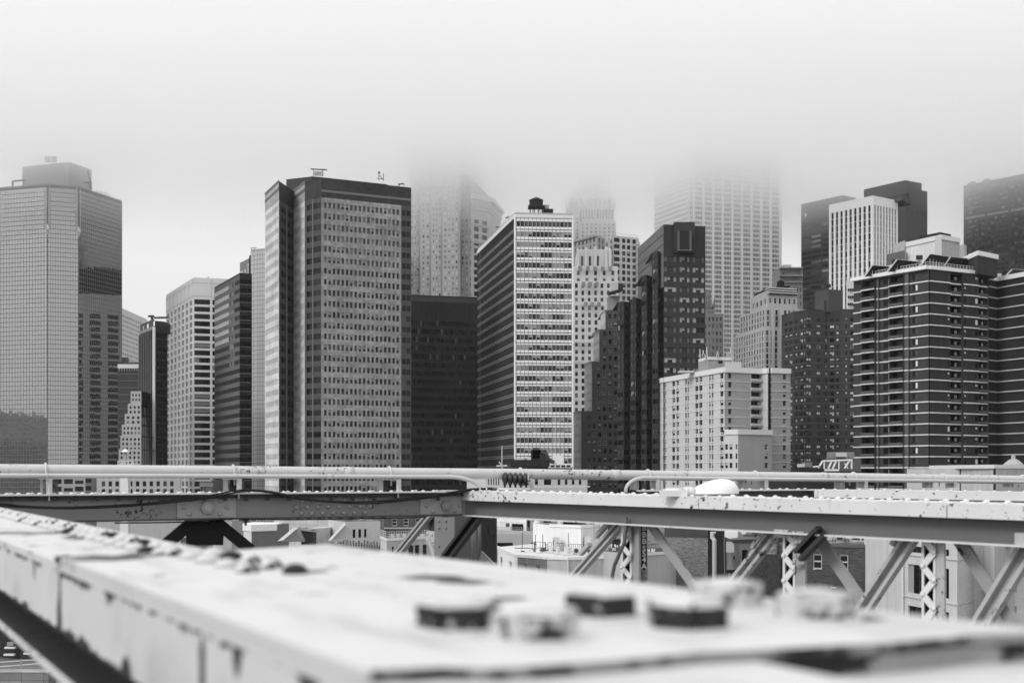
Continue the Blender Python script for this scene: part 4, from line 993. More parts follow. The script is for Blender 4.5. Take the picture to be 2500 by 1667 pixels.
blk(B, m2, m2, (2182, 2209, 2216), (452, 444, 448), 587); blk(B, wall(.12), m2, (2164, 2209, 2216), (450, 441, 446), 611); blk(B, m, m2, (2158, 2240, 2250), (447, 427, 434), 628)
blk(B, m2, m2, (2335, 2354, 2360), (452, 448, 452), 596)
blk(B, m, m, (2066, 2090, 2130), (530, 522, 522), 678)
for px, py, w in ((2234, 630, 16), (2176, 640, 6)):
    q0 = at(px, py, 426); B.p('window', G_DARK).box(q0.x, q0.y - 1.2, q0.z - .8, q0.x + w / F * 426, q0.y - .9, q0.z + .8)
for k in range(7):
    for j in range(3):
        q0 = at(2070 + j * 5, 708 + k * 17.5, 526 - j * 1.4); w = MB(); w.box(q0.x, q0.y - .5, q0.z - .6, q0.x + .6, q0.y + .3, q0.z + .6); part('window', w, G_DARK, B.e)
ph = [xy(2244, 440), xy(2296, 433), xy(2322, 437), xy(2270, 446)]; B.p('roof_plant', plain(.02)).prism([tuple(p) for p in ph], zt, zz(567, 433))
ph = [xy(2262, 446), xy(2294, 436), xy(2298, 438), xy(2270, 448)]; B.p('roof_plant', plain(.015)).prism([tuple(p) for p in ph], zt, zz(563, 433))
B.finish()
Z = 164; zt = EYE + Z
B, fp, poly = box_bld('glass_tower', 'broad dark tower with faint light bands and a misty roof, at the right edge', Z, [(2352.5, 453), (2640, 397)], 40, None)
m = wall(.05, .15, .45)
B.shell(poly, {0}, zt, m, par=0)
L = (fp[1] - fp[0]).length; rws = rows_px(678, 462, 11.2, 5.6, 900)
wpick = lambda r, k, nr, nc: ('grey' if r == nr - 7 else random.choice(['dark'] * 6 + ['mid', 'tint_dark', 'tint_dark', 'tint_dark'] + (['grey'] if random.random() < .12 else [])))
B.facade(fp[0], fp[1], 0, zt, sum([[(u0 + (u1 - u0) * k / 6 + .12, u0 + (u1 - u0) * (k + 1) / 6 - .12) for k in range(6)] for u0, u1 in frac_cols(fp[0], fp[1], [(2357, 2404), (2410, 2462), (2468, 2520), (2526, 2580), (2586, 2634)])], []), rws, m, {}, .15, choose=wpick)
for px, w in ((2377, 13), (2414, 16)): q = fp[0].lerp(fp[1], (px - 2352) / 288); B.p('roof_house', plain(.05)).box(q.x, q.y + 3, zt - .5, q.x + w / F * 590, q.y + 8, zt + 2)
B.finish(300, 8)

# ------------------------------------------------------------------ balcony apartment towers, right
variant('balcony', [(0, 0, .84, 1, 0, 0), (.84, 0, 1, .3, 0, 0), (.84, .3, 1, .8, .25, 1), (.84, .8, 1, 1, 0, 0)], [glass(.004), BL3])
variant('side_blind', [(0, 0, .55, 1, 0, 0), (.6, .05, 1, .95, .05, 1), (.55, 0, .6, 1, .05, 2)], [G_BLACK, BL3, FR_D])
variant('side_dark', [(0, 0, .55, 1, 0, 0), (.6, .05, 1, .95, .05, 1), (.55, 0, .6, 1, .05, 2)], [G_BLACK, G_MID, FR_D])
def seg_face(B, p0, p1, segs, z0, zt, bands, mB, Yc):
    """apartment face of bays and recesses; white slab edges follow the zigzag"""
    d = (p1 - p0).normalized(); n = Vector((d.y, -d.x)); pts = []; prev = None
    for (xa, xb, o_, kind) in segs:
        (ua, ub), = frac_cols(p0, p1, [(xa, xb)]); a, b2 = p0 + d * ua + n * o_, p0 + d * ub + n * o_
        if prev is not None and (a - prev).length > .05: B.wallq(prev, a, z0, zt, mB) if o_ < segs[segs.index((xa, xb, o_, kind)) - 1][2] else B.wallq(prev, a, z0, zt, mB)
        L = (b2 - a).length
        hs = [(zb + .95, zb + 2.6) for zb in bands if zb > z0]
        if kind == 'brick': B.wallq(a, b2, z0, zt, mB)
        elif kind == 'balcony':
            B.facade(a, b2, z0, zt, [(L * .08, L * .98)], hs, wall(.03, .2), {'balcony': 1}, 1.5)
            for zb in bands[1:]:
                B.p('balcony_slab', wall(.10, .2)).obox((a.x, a.y, zb + .42), (b2.x - a.x, b2.y - a.y, 0), tuple(n * .35) + (0,), (0, 0, .62))
        elif kind == 'pane': B.facade(a, b2, z0, zt, [(L * .3, L * .98)], [(zb + .95, zb + 2.45) for zb in bands], mB, {'side_blind': 2, 'side_dark': 3}, .12)
        elif kind == 'slit': B.facade(a, b2, z0, zt, [(L * .25, L * .85)], [(zb + 1.0, zb + 2.3) for zb in bands], mB, {'sash_blind': 3, 'black': 3, 'sash': 3, 'white': 1}, .12)
        elif kind == 'pier': B.wallq(a, b2, z0, zt, wall(.11, .2))
        pts += [a, b2]; prev = b2
    for zb in bands:
        mb = MB()
        for i in range(0, len(pts), 2):
            a, b2 = pts[i], pts[i + 1]; mb.obox((a.x - n.x * .1, a.y - n.y * .1, zb), (b2.x - a.x, b2.y - a.y, 0), tuple(n * .32) + (0,), (0, 0, .28))
        part('floor_band', mb, wall(.7, .25, streak=.3), B.e)
    return pts, n
Z = 51.5; zt = EYE + Z
a, c, b2 = foot(Z, [(2084, 685), (2269, 654), (2413.5, 669.4)]); Yc = c.y
bk = a + b2 - c
B = Bld('apartment_tower', 'brown brick apartment tower with white slab bands, balconies and roof solar racks', (a + b2) / 2)
mB = wall(.05, .3, .85, .12, .8, .25)
bands = [zz(687.5 + 26.75 * k, Yc) for k in range(21)]
seg_face(B, a, c, [(2084, 2110, 0, 'brick'), (2110, 2143, 1.3, 'balcony'), (2143, 2148, .5, 'pier'), (2148, 2178, 0, 'pane'), (2178, 2213, 1.3, 'balcony'), (2213, 2223, .8, 'pier'), (2223, 2242, .2, 'pane'), (2242, 2269, .2, 'brick')], 0, zt, bands, mB, Yc)
seg_face(B, c, b2, [(2269, 2310, .2, 'brick'), (2310, 2319, .2, 'slit'), (2319, 2350, -.6, 'balcony'), (2350, 2358, .3, 'slit'), (2358, 2376, .3, 'brick'), (2376, 2387, .3, 'slit'), (2387, 2413.5, -.4, 'balcony')], 0, zt, bands, wall(.038, .3, .85, .12, .8, .25), Yc)  # right face in a darker copy of the brick, its shade painted in
B.wallq(b2, bk, 0, zt, mB); B.wallq(bk, a, 0, zt, mB); B.p('roof', RG).poly([(p.x, p.y, zt) for p in (a, c, b2, bk)])
for p, q in ((a, c), (c, b2)):
    n = off(p, q, 1.5 if p is a else .5); B.p('coping', plain(.78)).obox((p.x - n.x * .2, p.y - n.y * .2, zt - .35), (q.x - p.x, q.y - p.y, 0), tuple(n * 1.1) + (0,), (0, 0, .9))
fr = B.p('roof_railing', plain(.6))
for p, q, k in ((a, c, 26), (c, b2, 20)):
    for i in range(k):
        t = p.lerp(q, i / (k - 1)); fr.bar((t.x, t.y + .4, zt), (t.x, t.y + .4, zt + 1.6), .07, .07)
    fr.bar((p.x, p.y + .4, zt + 1.6), (q.x, q.y + .4, zt + 1.6), .08, .08); fr.bar((p.x, p.y + .4, zt + 1.05), (q.x, q.y + .4, zt + 1.05), .06, .06)
ph = [xy(2315, 325), xy(2387, 305), xy(2435, 311), xy(2370, 331)]; zp = zz(612, 305)
B.p('penthouse', wall(.045, .3)).prism([tuple(p) for p in ph], zt - .5, zp - 1.2)
mid_ = sum(ph, Vector((0, 0))) / 4
B.p('penthouse_coping', plain(.78)).prism([tuple(p + (p - mid_).normalized() * .4) for p in ph], zp - 1.2, zp)
q = xy(2370, 316); B.p('roof_vent', plain(.55)).lathe((q.x, q.y, zp), (0, 0, 1), [(.5, 0), (.5, .5), (.9, .6), (.9, .8), (.4, 1.2)], 10)
q = xy(2340, 322); B.p('roof_vent', plain(.7)).lathe((q.x, q.y, zp), (0, 0, 1), [(.5, 0), (.4, .4), (.1, .6)], 8)
B.finish(300, 8)
a2, c2_, b3 = foot(Z, [(2413, 675.5), (2434.6, 680), (2620, 646)])
B = Bld('apartment_tower', 'dark banded brick apartment tower cut off by the right edge', (a2 + b3) / 2 + Vector((0, 10)))
mB2 = wall(.03, .3, .85, .12, .8, .2)
for p, q in ((a2, c2_), (c2_, b3)):
    B.wallq(p, q, 0, zt, mB2); n = off(p, q, .3)
    for k in range(21):
        z = zz(705 + 25.4 * k, c2_.y); mb = MB(); mb.obox((p.x, p.y, z), (q.x - p.x, q.y - p.y, 0), tuple(n) + (0,), (0, 0, .3)); part('floor_band', mb, plain(.55), B.e)
    B.p('coping', plain(.78)).obox((p.x, p.y, zt - .8), (q.x - p.x, q.y - p.y, 0), tuple(n * 1.4) + (0,), (0, 0, 1.2))
B.wallq(b3, b3 + Vector((8, 20)), 0, zt, mB2); B.p('roof', RG).poly([(p.x, p.y, zt) for p in (a2, c2_, b3, b3 + Vector((8, 20)), a2 + Vector((8, 20)))])
q = xy(2437, 322); B.p('roof_vent', plain(.6)).box(q.x, q.y, zt, q.x + .9, q.y + 1, zt + 2.3)
B.finish()
k = 0
for (B0, T0, T1, B1, Yb, lab) in (((2110.5, 676), (2130, 647.5), (2171, 651), (2158, 669), 312, 'leftmost tilted solar rack on the balcony tower roof'),
                         ((2166.6, 664), (2190.5, 633.5), (2249, 640), (2231, 660), 306, 'second solar rack from the left on the balcony tower roof'),
                         ((2242, 655), (2270.4, 620), (2318, 627), (2301, 653), 304, 'tallest solar rack, at the near corner of the balcony tower roof'),
                         ((2305.5, 650), (2321, 627), (2367, 632), (2354.6, 657), 307, 'solar rack just left of the roof penthouse'),
                         ((2458.5, 671), (2472.5, 657), (2515, 660), (2500, 672), 320, 'small solar rack on the roof at the right edge')):
    p0, p1, p2, p3 = at(*B0, Yb), at(*B1, Yb + 4), at(*T1, Yb + 5), at(*T0, Yb + 1)
    e_ = empty('solar_rack', (p0.x, p0.y, zt), lab, 'solar rack', 'solar racks on the apartment roofs')
    up_ = (p1 - p0).cross(p3 - p0).normalized() * .3
    for j in range(6):
        t0, t1 = j / 6 + .012, (j + 1) / 6 - .012; mb = MB()
        A, Bq, Cq, D = p0.lerp(p1, t0), p0.lerp(p1, t1), p3.lerp(p2, t1), p3.lerp(p2, t0)
        mb.hexa([A, Bq, Cq, D, A + up_, Bq + up_, Cq + up_, D + up_]); part('panel', mb, glass(.008, .25), e_)
    fm = MB()
    for j in range(7):
        t = j / 6; A, D = p0.lerp(p1, t), p3.lerp(p2, t)
        fm.bar(A - up_, D - up_, .07, .06); fm.bar(D, (D.x, D.y, zt), .1, .1); m_ = A.lerp(D, .5); fm.bar(m_, (m_.x, m_.y, zt), .07, .07)
        fm.bar(m_, (D.x, D.y, zt + .3), .08, .08)
    fm.bar(p0, p3, .14, .14); fm.bar(p3 + up_, p2 + up_, .08, .08); fm.bar(p1, p2, .1, .1)
    part('frame', fm, plain(.62), e_)

# ------------------------------------------------------------------ brown brick apartment slab
Z = 67.8; zt = EYE + Z
P_ = foot(Z, [(1908, 772), (1938, 764), (1975, 757), (2020, 760), (2052, 757.5), (2090, 757)])
poly = P_ + [P_[-1] + Vector((4, 25)), P_[0] + Vector((6, 22))]
B = Bld('apartment_tower', 'brown brick apartment slab with small windows, left of the balcony tower', sum(poly, Vector((0, 0))) / 8)
m = wall(.042, .25); m2 = wall(.055, .25)
B.shell(poly, {0, 1, 2, 3, 4}, zt, m, par=.5)
rws = rows_px(498, 776, 16.35, 8.6, 1235); wa = {'sash_bright': 2, 'sash_blind': 2, 'pair_blind': 1.5, 'dark': 2, 'black': 2.5, 'sash_light': 1}
for i, sp in enumerate(([(1917, 1922), (1927, 1934)], [(1942, 1946), (1954, 1960), (1963, 1966)], [(1969, 1980), (1994, 2003), (2015, 2019)], [(2026, 2036), (2042, 2047)], [(2064, 2068), (2076, 2084)])):
    B.facade(P_[i], P_[i + 1], 0, zt, frac_cols(P_[i], P_[i + 1], sp), rws, m if i % 2 else m2, wa, .2)
    n = off(P_[i], P_[i + 1], .12); p, q = P_[i], P_[i + 1]
    for za, zb in rws: B.p('brick_course', plain(.11)).obox((p.x, p.y, za - .55), (q.x - p.x, q.y - p.y, 0), tuple(n) + (0,), (0, 0, .22))
for pts, yt in (((1989, 2022, 2058), 706), ((1989, 2012, 2030), 733)):
    a, c, b2 = xy(pts[0], 506), xy(pts[1], 500), xy(pts[2], 503); bk = a + b2 - c; B.p('penthouse', wall(.075, .25)).prism([tuple(p) for p in (a, c, b2, bk)], zt - .5, zz(yt, 500))
q = at(2022, 702, 510); B.p('water_tank', plain(.015)).lathe((q.x, q.y, q.z), (0, 0, 1), [(1.1, 0), (1.1, 1.2), (.1, 2)], 10)
B.finish(300, 7)

# ------------------------------------------------------------------ pale brick apartment block in the middle
Yc = 360; B = Bld('apartment_block', 'pale brick apartment block with white floor lines and rooftop antennas', xy(1780, 375))
mA, mBk, mW = wall(.58, .1, .85, .2, 1.2, .08), wall(.36, .12, .85, .2, 1.2, .1), plain(.72)  # lit and shaded copies of one brick, lighter for faces turned left
a, c = xy(1596, F * 31.7 / (H - 927)), xy(1769, Yc); zt = zz(896.6, Yc)
b1, b2_, b3, b4, b5 = xy(1831, 364), xy(1862, 366), xy(1875, 363), xy(1883, 363), xy(1930, 366)
rws = rows_px(Yc, 910, 21.95, 13, 1235)
wr = {'sash': 4, 'black': 2, 'sash_blind': 3, 'sash_light': 2}
spans = [(1598, 1604.5), (1618.5, 1622), (1623.5, 1626.5), (1641, 1648), (1651, 1657.5), (1672.5, 1676.5), (1678.5, 1681.5), (1697, 1704.5), (1707, 1714.5), (1731, 1735), (1737.5, 1741.5), (1758, 1766)]
B.facade(a, c, 0, zt, frac_cols(a, c, spans), rws, mA, wr, .22)
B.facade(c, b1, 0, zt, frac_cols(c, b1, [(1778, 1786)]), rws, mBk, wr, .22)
n1 = off(b1, b2_, 1); bi = [b1 - n1 * .0, b2_]
B.facade(b1, b2_, 0, zt, frac_cols(b1, b2_, [(1833, 1860)]), [(za - .1, zb + .1) for za, zb in rws], mA, {'third': 2, 'balcony': 3}, 1.3)
B.wallq(b2_, b3, 0, zt, mA); B.wallq(b3 + Vector((.1, .5)), b4 + Vector((-.1, .5)), 0, zt, plain(.01))
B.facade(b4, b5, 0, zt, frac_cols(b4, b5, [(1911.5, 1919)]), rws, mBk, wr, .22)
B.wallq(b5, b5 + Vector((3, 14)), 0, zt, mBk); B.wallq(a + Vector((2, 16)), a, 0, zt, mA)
B.p('roof', RG).poly([(p.x, p.y, zt) for p in (a, c, b1, b2_, b3, b5, b5 + Vector((3, 14)), a + Vector((2, 16)))])
for za, zb in rws:
    mb = MB()
    for p, q in ((a, c), (c, b1), (b1, b2_), (b2_, b3), (b4, b5)):
        n = off(p, q, .1); mb.obox((p.x, p.y, za - .98), (q.x - p.x, q.y - p.y, 0), tuple(n) + (0,), (0, 0, .16))
    part('floor_line', mb, mW, B.e)
    n = off(b1, b2_, .5); B.p('balcony_rail', plain(.5)).obox((b1.x + .3, b1.y, za - .6), (b2_.x - b1.x - .5, b2_.y - b1.y, 0), tuple(n) + (0,), (0, 0, .75))
ac = B.p('air_conditioner', plain(.05))
for (u0, u1), (px, _) in zip(frac_cols(a, c, spans), spans):
    d = (c - a).normalized(); n = off(a, c, .12); q = a + d * ((u0 + u1) / 2 - .18)
    for za, zb in rws: ac.obox((q.x, q.y, za - .62), tuple(d * .36) + (0,), tuple(n) + (0,), (0, 0, .3))
for p, q in ((a, c), (c, b1), (b1, b2_), (b2_, b3), (b4, b5)):
    n = off(p, q, .35); B.p('coping', plain(.74)).obox((p.x, p.y, zt - 1.5), (q.x - p.x, q.y - p.y, 0), tuple(n) + (0,), (0, 0, 1.6))
    B.p('coping', plain(.74)).obox((p.x, p.y, zt - 1.5), (q.x - p.x, q.y - p.y, 0), tuple(-n) + (0,), (0, 0, 1.58))
w0, w1, w2 = xy(1769, 353), xy(1802, 351), xy(1885, 357); zw = zz(1049, 352)
B.facade(w0, w1, 0, zw, frac_cols(w0, w1, [(1770.5, 1777), (1781, 1788), (1796, 1800)]), [r for r in rws if r[1] < zw - 1.6], mA, wr, .22)
B.facade(w1, w2, 0, zw, frac_cols(w1, w2, [(1867, 1875)]), [r for r in rws if r[1] < zw - 1.6], mBk, wr, .22)
for p, q in ((w0, w1), (w1, w2)): n = off(p, q, .3); B.p('coping', plain(.70)).obox((p.x, p.y, zw - 1.4), (q.x - p.x, q.y - p.y, 0), tuple(n) + (0,), (0, 0, 1.5))
B.p('roof', RG).poly([(p.x, p.y, zw - .05) for p in (w0, w1, w2, w2 + Vector((0, 8)), w0 + Vector((0, 8)))]); B.wallq(w2, w2 + Vector((0, 8)), 0, zw, mBk)
h0, h1, h2 = xy(1705, 382), xy(1728, 374), xy(1787, 376); hb = h0 + h2 - h1
B.p('roof_house', wall(.36, .2)).prism([tuple(p) for p in (h0, h1, h2, hb)], zt - .5, zz(872, 374)); B.p('roof_house_coping', plain(.7)).prism([tuple(p + (p - h1).normalized() * 0 + Vector((0, -.25))) for p in (h0, h1, h2, hb)], zz(878, 374), zz(871, 374))
q0 = at(1754, 887, 373); B.p('vent_opening', plain(.01)).box(q0.x, q0.y - .2, q0.z, q0.x + 1.3, q0.y + .6, q0.z + .8)
h0 = xy(1770, 372); B.p('roof_house', plain(.55)).box(h0.x, h0.y, zt, h0.x + 5.2, h0.y + 4, zz(884, 372)); h0 = xy(1658, 378); B.p('roof_house', plain(.6)).box(h0.x, h0.y, zt, h0.x + 4.8, h0.y + 3, zz(905, 378))
an = B.p('antenna', plain(.7))
for px, y0, y1 in ((1709, 852, 874), (1717, 855, 872), (1725.5, 846, 872), (1752, 858, 872), (1784, 846, 870), (1719, 866, 874), (1777, 862, 870)):
    an.box(*(lambda q: (q.x - .12, q.y, q.z, q.x + .12, q.y + .2, zz(y0, 374)))(at(px, y1, 374)))
    an.box(*(lambda q: (q.x - .3, q.y, q.z, q.x + .3, q.y + .3, q.z + 1.0))(at(px, y1 - 1, 374)))
B.finish(300, 8)

# ================================================================== LOW BUILDINGS BELOW AND BEHIND THE BRIDGE
def low(name, label, pts, yt, mats, wins=(), depth=14, cat='building', roof=None, cop=None, wts=None, yref=0, z0=0):
    """pts = (px, depth) left to right; yt = roof edge pixel at pts[yref]; wins = per face (spans, rows px)"""
    fp = [xy(p, Y) for p, Y in pts]; zt_ = zz(yt, pts[yref][1]); nb = off(fp[0], fp[-1], depth)
    B = Bld(name, label, sum(fp, Vector((0, 0))) / len(fp) - nb * .4, cat)
    for i in range(len(fp) - 1):
        m = mats[min(i, len(mats) - 1)]; spec = wins[i] if i < len(wins) else None
        if spec: B.facade(fp[i], fp[i + 1], z0, zt_, frac_cols(fp[i], fp[i + 1], spec[0]), [(zz(yb, pts[i][1]), zz(ya, pts[i][1])) for ya, yb in spec[1]], m, spec[2] if len(spec) > 2 else (wts or {'sash_light': 1, 'sash': 2}), .18)
        else: B.wallq(fp[i], fp[i + 1], z0, zt_, m)
        if cop: n = off(fp[i], fp[i + 1], .12); B.p('coping', cop).obox((fp[i].x, fp[i].y, zt_ - .25), (fp[i + 1].x - fp[i].x, fp[i + 1].y - fp[i].y, 0), tuple(n) + (0,), (0, 0, .4))
    bl, br = fp[0] - nb, fp[-1] - nb
    B.wallq(fp[-1], br, z0, zt_, mats[-1]); B.wallq(br, bl, z0, zt_, mats[-1]); B.wallq(bl, fp[0], z0, zt_, mats[0])
    B.p('roof', roof or RG).poly([(p.x, p.y, zt_ - .04) for p in fp + [br, bl]])
    return B, fp, zt_
# seen through the gap under the pipe
B, fp, z = low('office_block', 'low grey office block with wide windows under the pipe, far left', [(126, 470), (208, 474), (238, 478)], 1148, [wall(.40, .1), wall(.25, .1)],
    [([(129, 150.5), (156, 178), (183, 204)], [(1169, 1181), (1187.5, 1199.5), (1207, 1219)], {'dark': 2, 'third': 2, 'blind_top': 1}), ([(209, 224)], [(1168, 1178), (1186, 1197)], {'dark': 1})]); B.finish(300, 7)
B, fp, z = low('office_block', 'low white office block with square windows under the pipe, left', [(236, 462), (441, 470)], 1146, [wall(.50, .06)],
    [([(248.3 + 16.7 * k, 256.8 + 16.7 * k) for k in range(11)], [(1155, 1167), (1174.5, 1187), (1193.5, 1206), (1212, 1224)], {'dark': 3, 'black': 2, 'mid': 1})]); B.finish(300, 7)
B, fp, z = low('corniced_building', 'small dark building with an ornate toothed cornice, seen under the pipe', [(489, 380), (518, 380)], 1172, [wall(.12, .3)], [([(492 + 3.6 * k, 494 + 3.6 * k) for k in range(7)], [(1188, 1199)], {'grey': 2, 'black': 1})])
for y, o_ in ((1170, .8), (1179, .35), (1184, .3)): B.p('cornice', plain(.4)).box(fp[0].x - o_ * .6, fp[0].y - o_, zz(y + 2.2, 380), fp[1].x + o_ * .6, fp[1].y + 1, zz(y, 380))
for k in range(6): q = at(491 + k * 5, 1176, 380); B.p('cornice_bracket', plain(.5)).box(q.x - .15, q.y - .7, q.z, q.x + .2, q.y + .1, q.z + .55)
B.finish(300, 7)
B, fp, z = low('office_block', 'low white building with tall windows under the pipe, below the white-banded tower', [(1186, 290), (1434, 300)], 1150, [wall(.55, .06)],
    [([(1192, 1195), (1198, 1201), (1204, 1207), (1210, 1213), (1216, 1219), (1306, 1314), (1328, 1346), (1361.5, 1368.5), (1379, 1386), (1396, 1403), (1413, 1420)], [(1163, 1184)], {'sash': 2, 'pair': 2, 'dark': 1})])
clutter(B, fp, z - 1.2, 8, 12, 11, .8); B.p('string_course', plain(.6)).box(fp[0].x, fp[0].y - .5, zz(1188.5, 290), fp[1].x, fp[0].y + .5, zz(1186, 290)); B.finish(300, 7)
# roof clutter over the pipe, in front of the white-banded tower
B, fp, z = low('roof_plant_building', 'dark roof house with white air handlers and mast at the foot of the white-banded tower', [(1240, 320), (1398, 322)], 1138, [wall(.05, .2)], depth=18)
Y = 320
for xa, xb, ya, yb, v in ((1246, 1342, 1122, 1139, .02), (1296, 1334, 1098, 1123, .03), (1300, 1318, 1092, 1120, .06), (1349, 1376, 1112, 1131, .75), (1339, 1397, 1131, 1142, .7), (1288, 1297, 1115, 1124, .6), (1255, 1280, 1118, 1123, .5), (1316, 1330, 1100, 1107, .35)):
    p, q = at(xa, yb, Y), at(xb, ya, Y); B.p('roof_plant', plain(v)).box(p.x, p.y, p.z, q.x, q.y + 3, q.z)
for k in range(4): p = at(1344 + k * 13, 1140, Y); B.p('louvre', plain(.02)).box(p.x, p.y - .08, p.z, p.x + 1.1, p.y + .1, zz(1135, Y))
p = at(1320, 1103, Y); B.p('duct', plain(.05)).tube([p, p + Vector((1.5, 0, -.6)), p + Vector((2.2, 0, -2)), p + Vector((3.6, 0, -2.8))], .5, 8)
B.finish()
B = Bld('mast', 'thin white mast with a small boom, left of the dark roof house', xy(1225.5, 300), 'mast')
p = at(1225.5, 1140, 300); B.p('pole', plain(.75)).tube([(p.x, p.y, 0), (p.x, p.y, zz(1088, 300))], [.16, .09], 6)
B.p('boom', plain(.7)).bar(at(1212, 1137, 300), at(1238, 1136, 300), .3, .3, (0, 1, 0)); B.p('boom', plain(.7)).bar(at(1218, 1127, 300), at(1227, 1137, 300), .3, .2, (0, 1, 0)); B.finish()
# right, above the pipe
B, fp, z = low('roof_cabin', 'white roof cabin with an overhanging roof and vent lantern, lower right', [(2345, 118), (2428, 110), (2560, 122)], 1143, [wall(.48, .15, streak=.3), wall(.42, .2, streak=.3)], depth=8, yref=1)
mid_ = (fp[0] + fp[2]) / 2
B.p('eaves', plain(.7)).prism([tuple(p + (p - mid_).normalized() * .35) for p in (fp[0], fp[1], fp[2], fp[2] + Vector((0, 8)), fp[0] + Vector((0, 8)))], z, z + .35)
q = xy(2474, 120); B.p('vent_lantern', plain(.35)).lathe((q.x, q.y, z + .3), (0, 0, 1), [(.95, 0), (.95, .15), (.5, .55), (.2, .7), (.2, 1.0), (.05, 1.1)], 12)
B.p('corner_post', plain(.03)).box(fp[1].x - .08, fp[1].y - .1, z - 6, fp[1].x + .08, fp[1].y + .1, z); B.p('corner_post', plain(.03)).box(fp[0].x - .05, fp[0].y - .1, z - 6, fp[0].x + .12, fp[0].y + .1, z); B.finish()
B, fp, z = low('roof_terrace_building', 'dark roof deck with white slanted steel frames beside the balcony tower', [(1944, 240), (2090, 244)], 1150, [wall(.03, .2)], depth=16)
fr = B.p('steel_frame', plain(.75)); Y = 240
for xa, ya, xb, yb, w in ((2008, 1125, 2080, 1122, .45), (2008, 1125, 1998, 1142, .4), (2030, 1125, 2022, 1144, .4), (2041, 1124, 2033, 1144, .4), (2048, 1124, 2048, 1144, .3), (2074, 1123, 2062, 1143, .4), (2079, 1122, 2079, 1144, .35), (2012, 1126, 2012, 1144, .3), (2062, 1130, 2070, 1143, .25), (1985, 1139, 2003, 1138, .4), (2012, 1147, 2048, 1147, .5)):
    fr.bar(at(xa, ya, Y), at(xb, yb, Y), w, w * .7, (0, 1, 0))
for xa, xb, ya, yb, v in ((2027, 2084, 1103, 1119, .22), (2038, 2064, 1105, 1115, .5), (2060, 2068, 1110, 1119, .35), (1953, 1962, 1132, 1140, .5), (1964, 1982, 1128, 1140, .18)):
    p, q = at(xa, yb, Y + 5), at(xb, ya, Y + 5 - v); B.p('roof_tank', plain(v)).box(p.x, p.y - v * 3, p.z, q.x, q.y + 3, q.z)
ra = B.p('roof_railing', plain(.03)); ra.bar(at(1950, 1146, Y), at(2048, 1146, Y), .3, .3, (0, 1, 0)); B.p('roof_tank', plain(.1)).box(*(at(2030, 1150, Y + 4).to_tuple()), *(at(2084, 1119, Y + 9).to_tuple())); B.finish()

# seen under the chord: left rooftops
B, fp, z = low('rooftop_house', 'long pale brick parapet wall among the rooftops under the cross girder', [(672, 300), (812, 296)], 1266, [panelled(.5, 2.2, 1.1, .12, .8)], depth=10); clutter(B, fp, z, 9, 14, 3); B.finish()
B, fp, z = low('rooftop_house', 'grey mono-pitch roof hut under the girder, left', [(520, 250), (566, 246), (597, 244)], 1270, [wall(.35), wall(.2)], depth=8); clutter(B, fp, z, 7, 9, 4, .7); B.finish()
B, fp, z = low('rooftop_hut', 'small hut with a white fascia on grey walls, left of the gabled skylight', [(595, 215), (614, 211), (672, 214)], 1283, [plain(.65), wall(.18, .3)], depth=7, yref=1)
B.p('fascia', plain(.8)).prism([tuple(p) for p in (fp[0] + Vector((-.2, -.1)), fp[1] + Vector((0, -.2)), fp[2] + Vector((.2, -.1)), fp[2] + Vector((0, 7)), fp[0] + Vector((0, 7)))], z - 1.0, z + .2)
for k in range(6): q = fp[0].lerp(fp[1], k / 6); B.p('baluster', plain(.7)).box(q.x, q.y - .15, z - 3, q.x + .08, q.y, z - 1)
for k in range(8): q = fp[1].lerp(fp[2], k / 7); B.p('roof_railing', plain(.5)).bar((q.x, q.y + 4, z), (q.x, q.y + 4, z + .9), .06, .06)
B.finish()
e_ = empty('gabled_skylight', tuple(at(712, 1330, 190)), 'white gabled stair skylight between the rooftop huts', 'skylight')
mb = MB(); p0, p1, p2 = at(682, 1322, 190), at(720, 1290, 190), at(740, 1322, 191); dp = Vector((1.2, 5, 0))
mb.poly([p0, p2, p1]); mb.poly([p0 + dp, p1 + dp, p2 + dp]); mb.poly([p1, p2, p2 + dp, p1 + dp]); mb.poly([p0, p1, p1 + dp, p0 + dp]); part('gable', mb, wall(.30), e_)
mb = MB(); mb.obox(p0 + Vector((-.3, -.1, .1)), p1 - p0, Vector((.9, 0, .15)), dp * .2); part('roof_slope', mb, plain(.8), e_)
mb = MB(); p, q = at(735, 1330, 192), at(765, 1294, 192); mb.box(p.x, p.y, p.z, q.x, q.y + 3, q.z); part('dark_shed', mb, plain(.03), e_)
mb = MB(); mb.obox((p.x - .4, p.y - .3, q.z), (2.8, 0, -.3), (0, 3.6, 0), (0, 0, .2)); part('shed_roof', mb, plain(.25), e_)
B, fp, z = low('rooftop_house', 'cream penthouse with three narrow dark windows and a sloping stair wall', [(842, 205), (928, 208)], 1273, [wall(.52, .1)],
    [([(861, 868), (875, 882), (889, 895)], [(1292, 1313)], {'black': 2, 'dark': 1})], depth=9)
q = MB(); p0, p1, p2 = at(804, 1321, 204), at(842, 1321, 205), at(842, 1280, 205)
q.poly([p0, p1, p2]); q.poly([p0 + Vector((0, 4, 0)), p2 + Vector((0, 4, 0)), p1 + Vector((0, 4, 0))]); q.poly([p0, p2, p2 + Vector((0, 4, 0)), p0 + Vector((0, 4, 0))]); part('stair_wall', q, wall(.55), B.e)
q = MB(); q.bar(p0 + Vector((0, -.2, .1)), p2 + Vector((0, -.2, .1)), .7, .4, (0, 1, 0)); part('stair_coping', q, plain(.75), B.e)
q = MB(); w = at(905, 1312, 205.5); q.box(w.x, w.y - .08, w.z, w.x + .8, w.y + .1, zz(1290, 205.5)); part('door', q, plain(.4), B.e)
fr = B.p('terrace_railing', plain(.45))
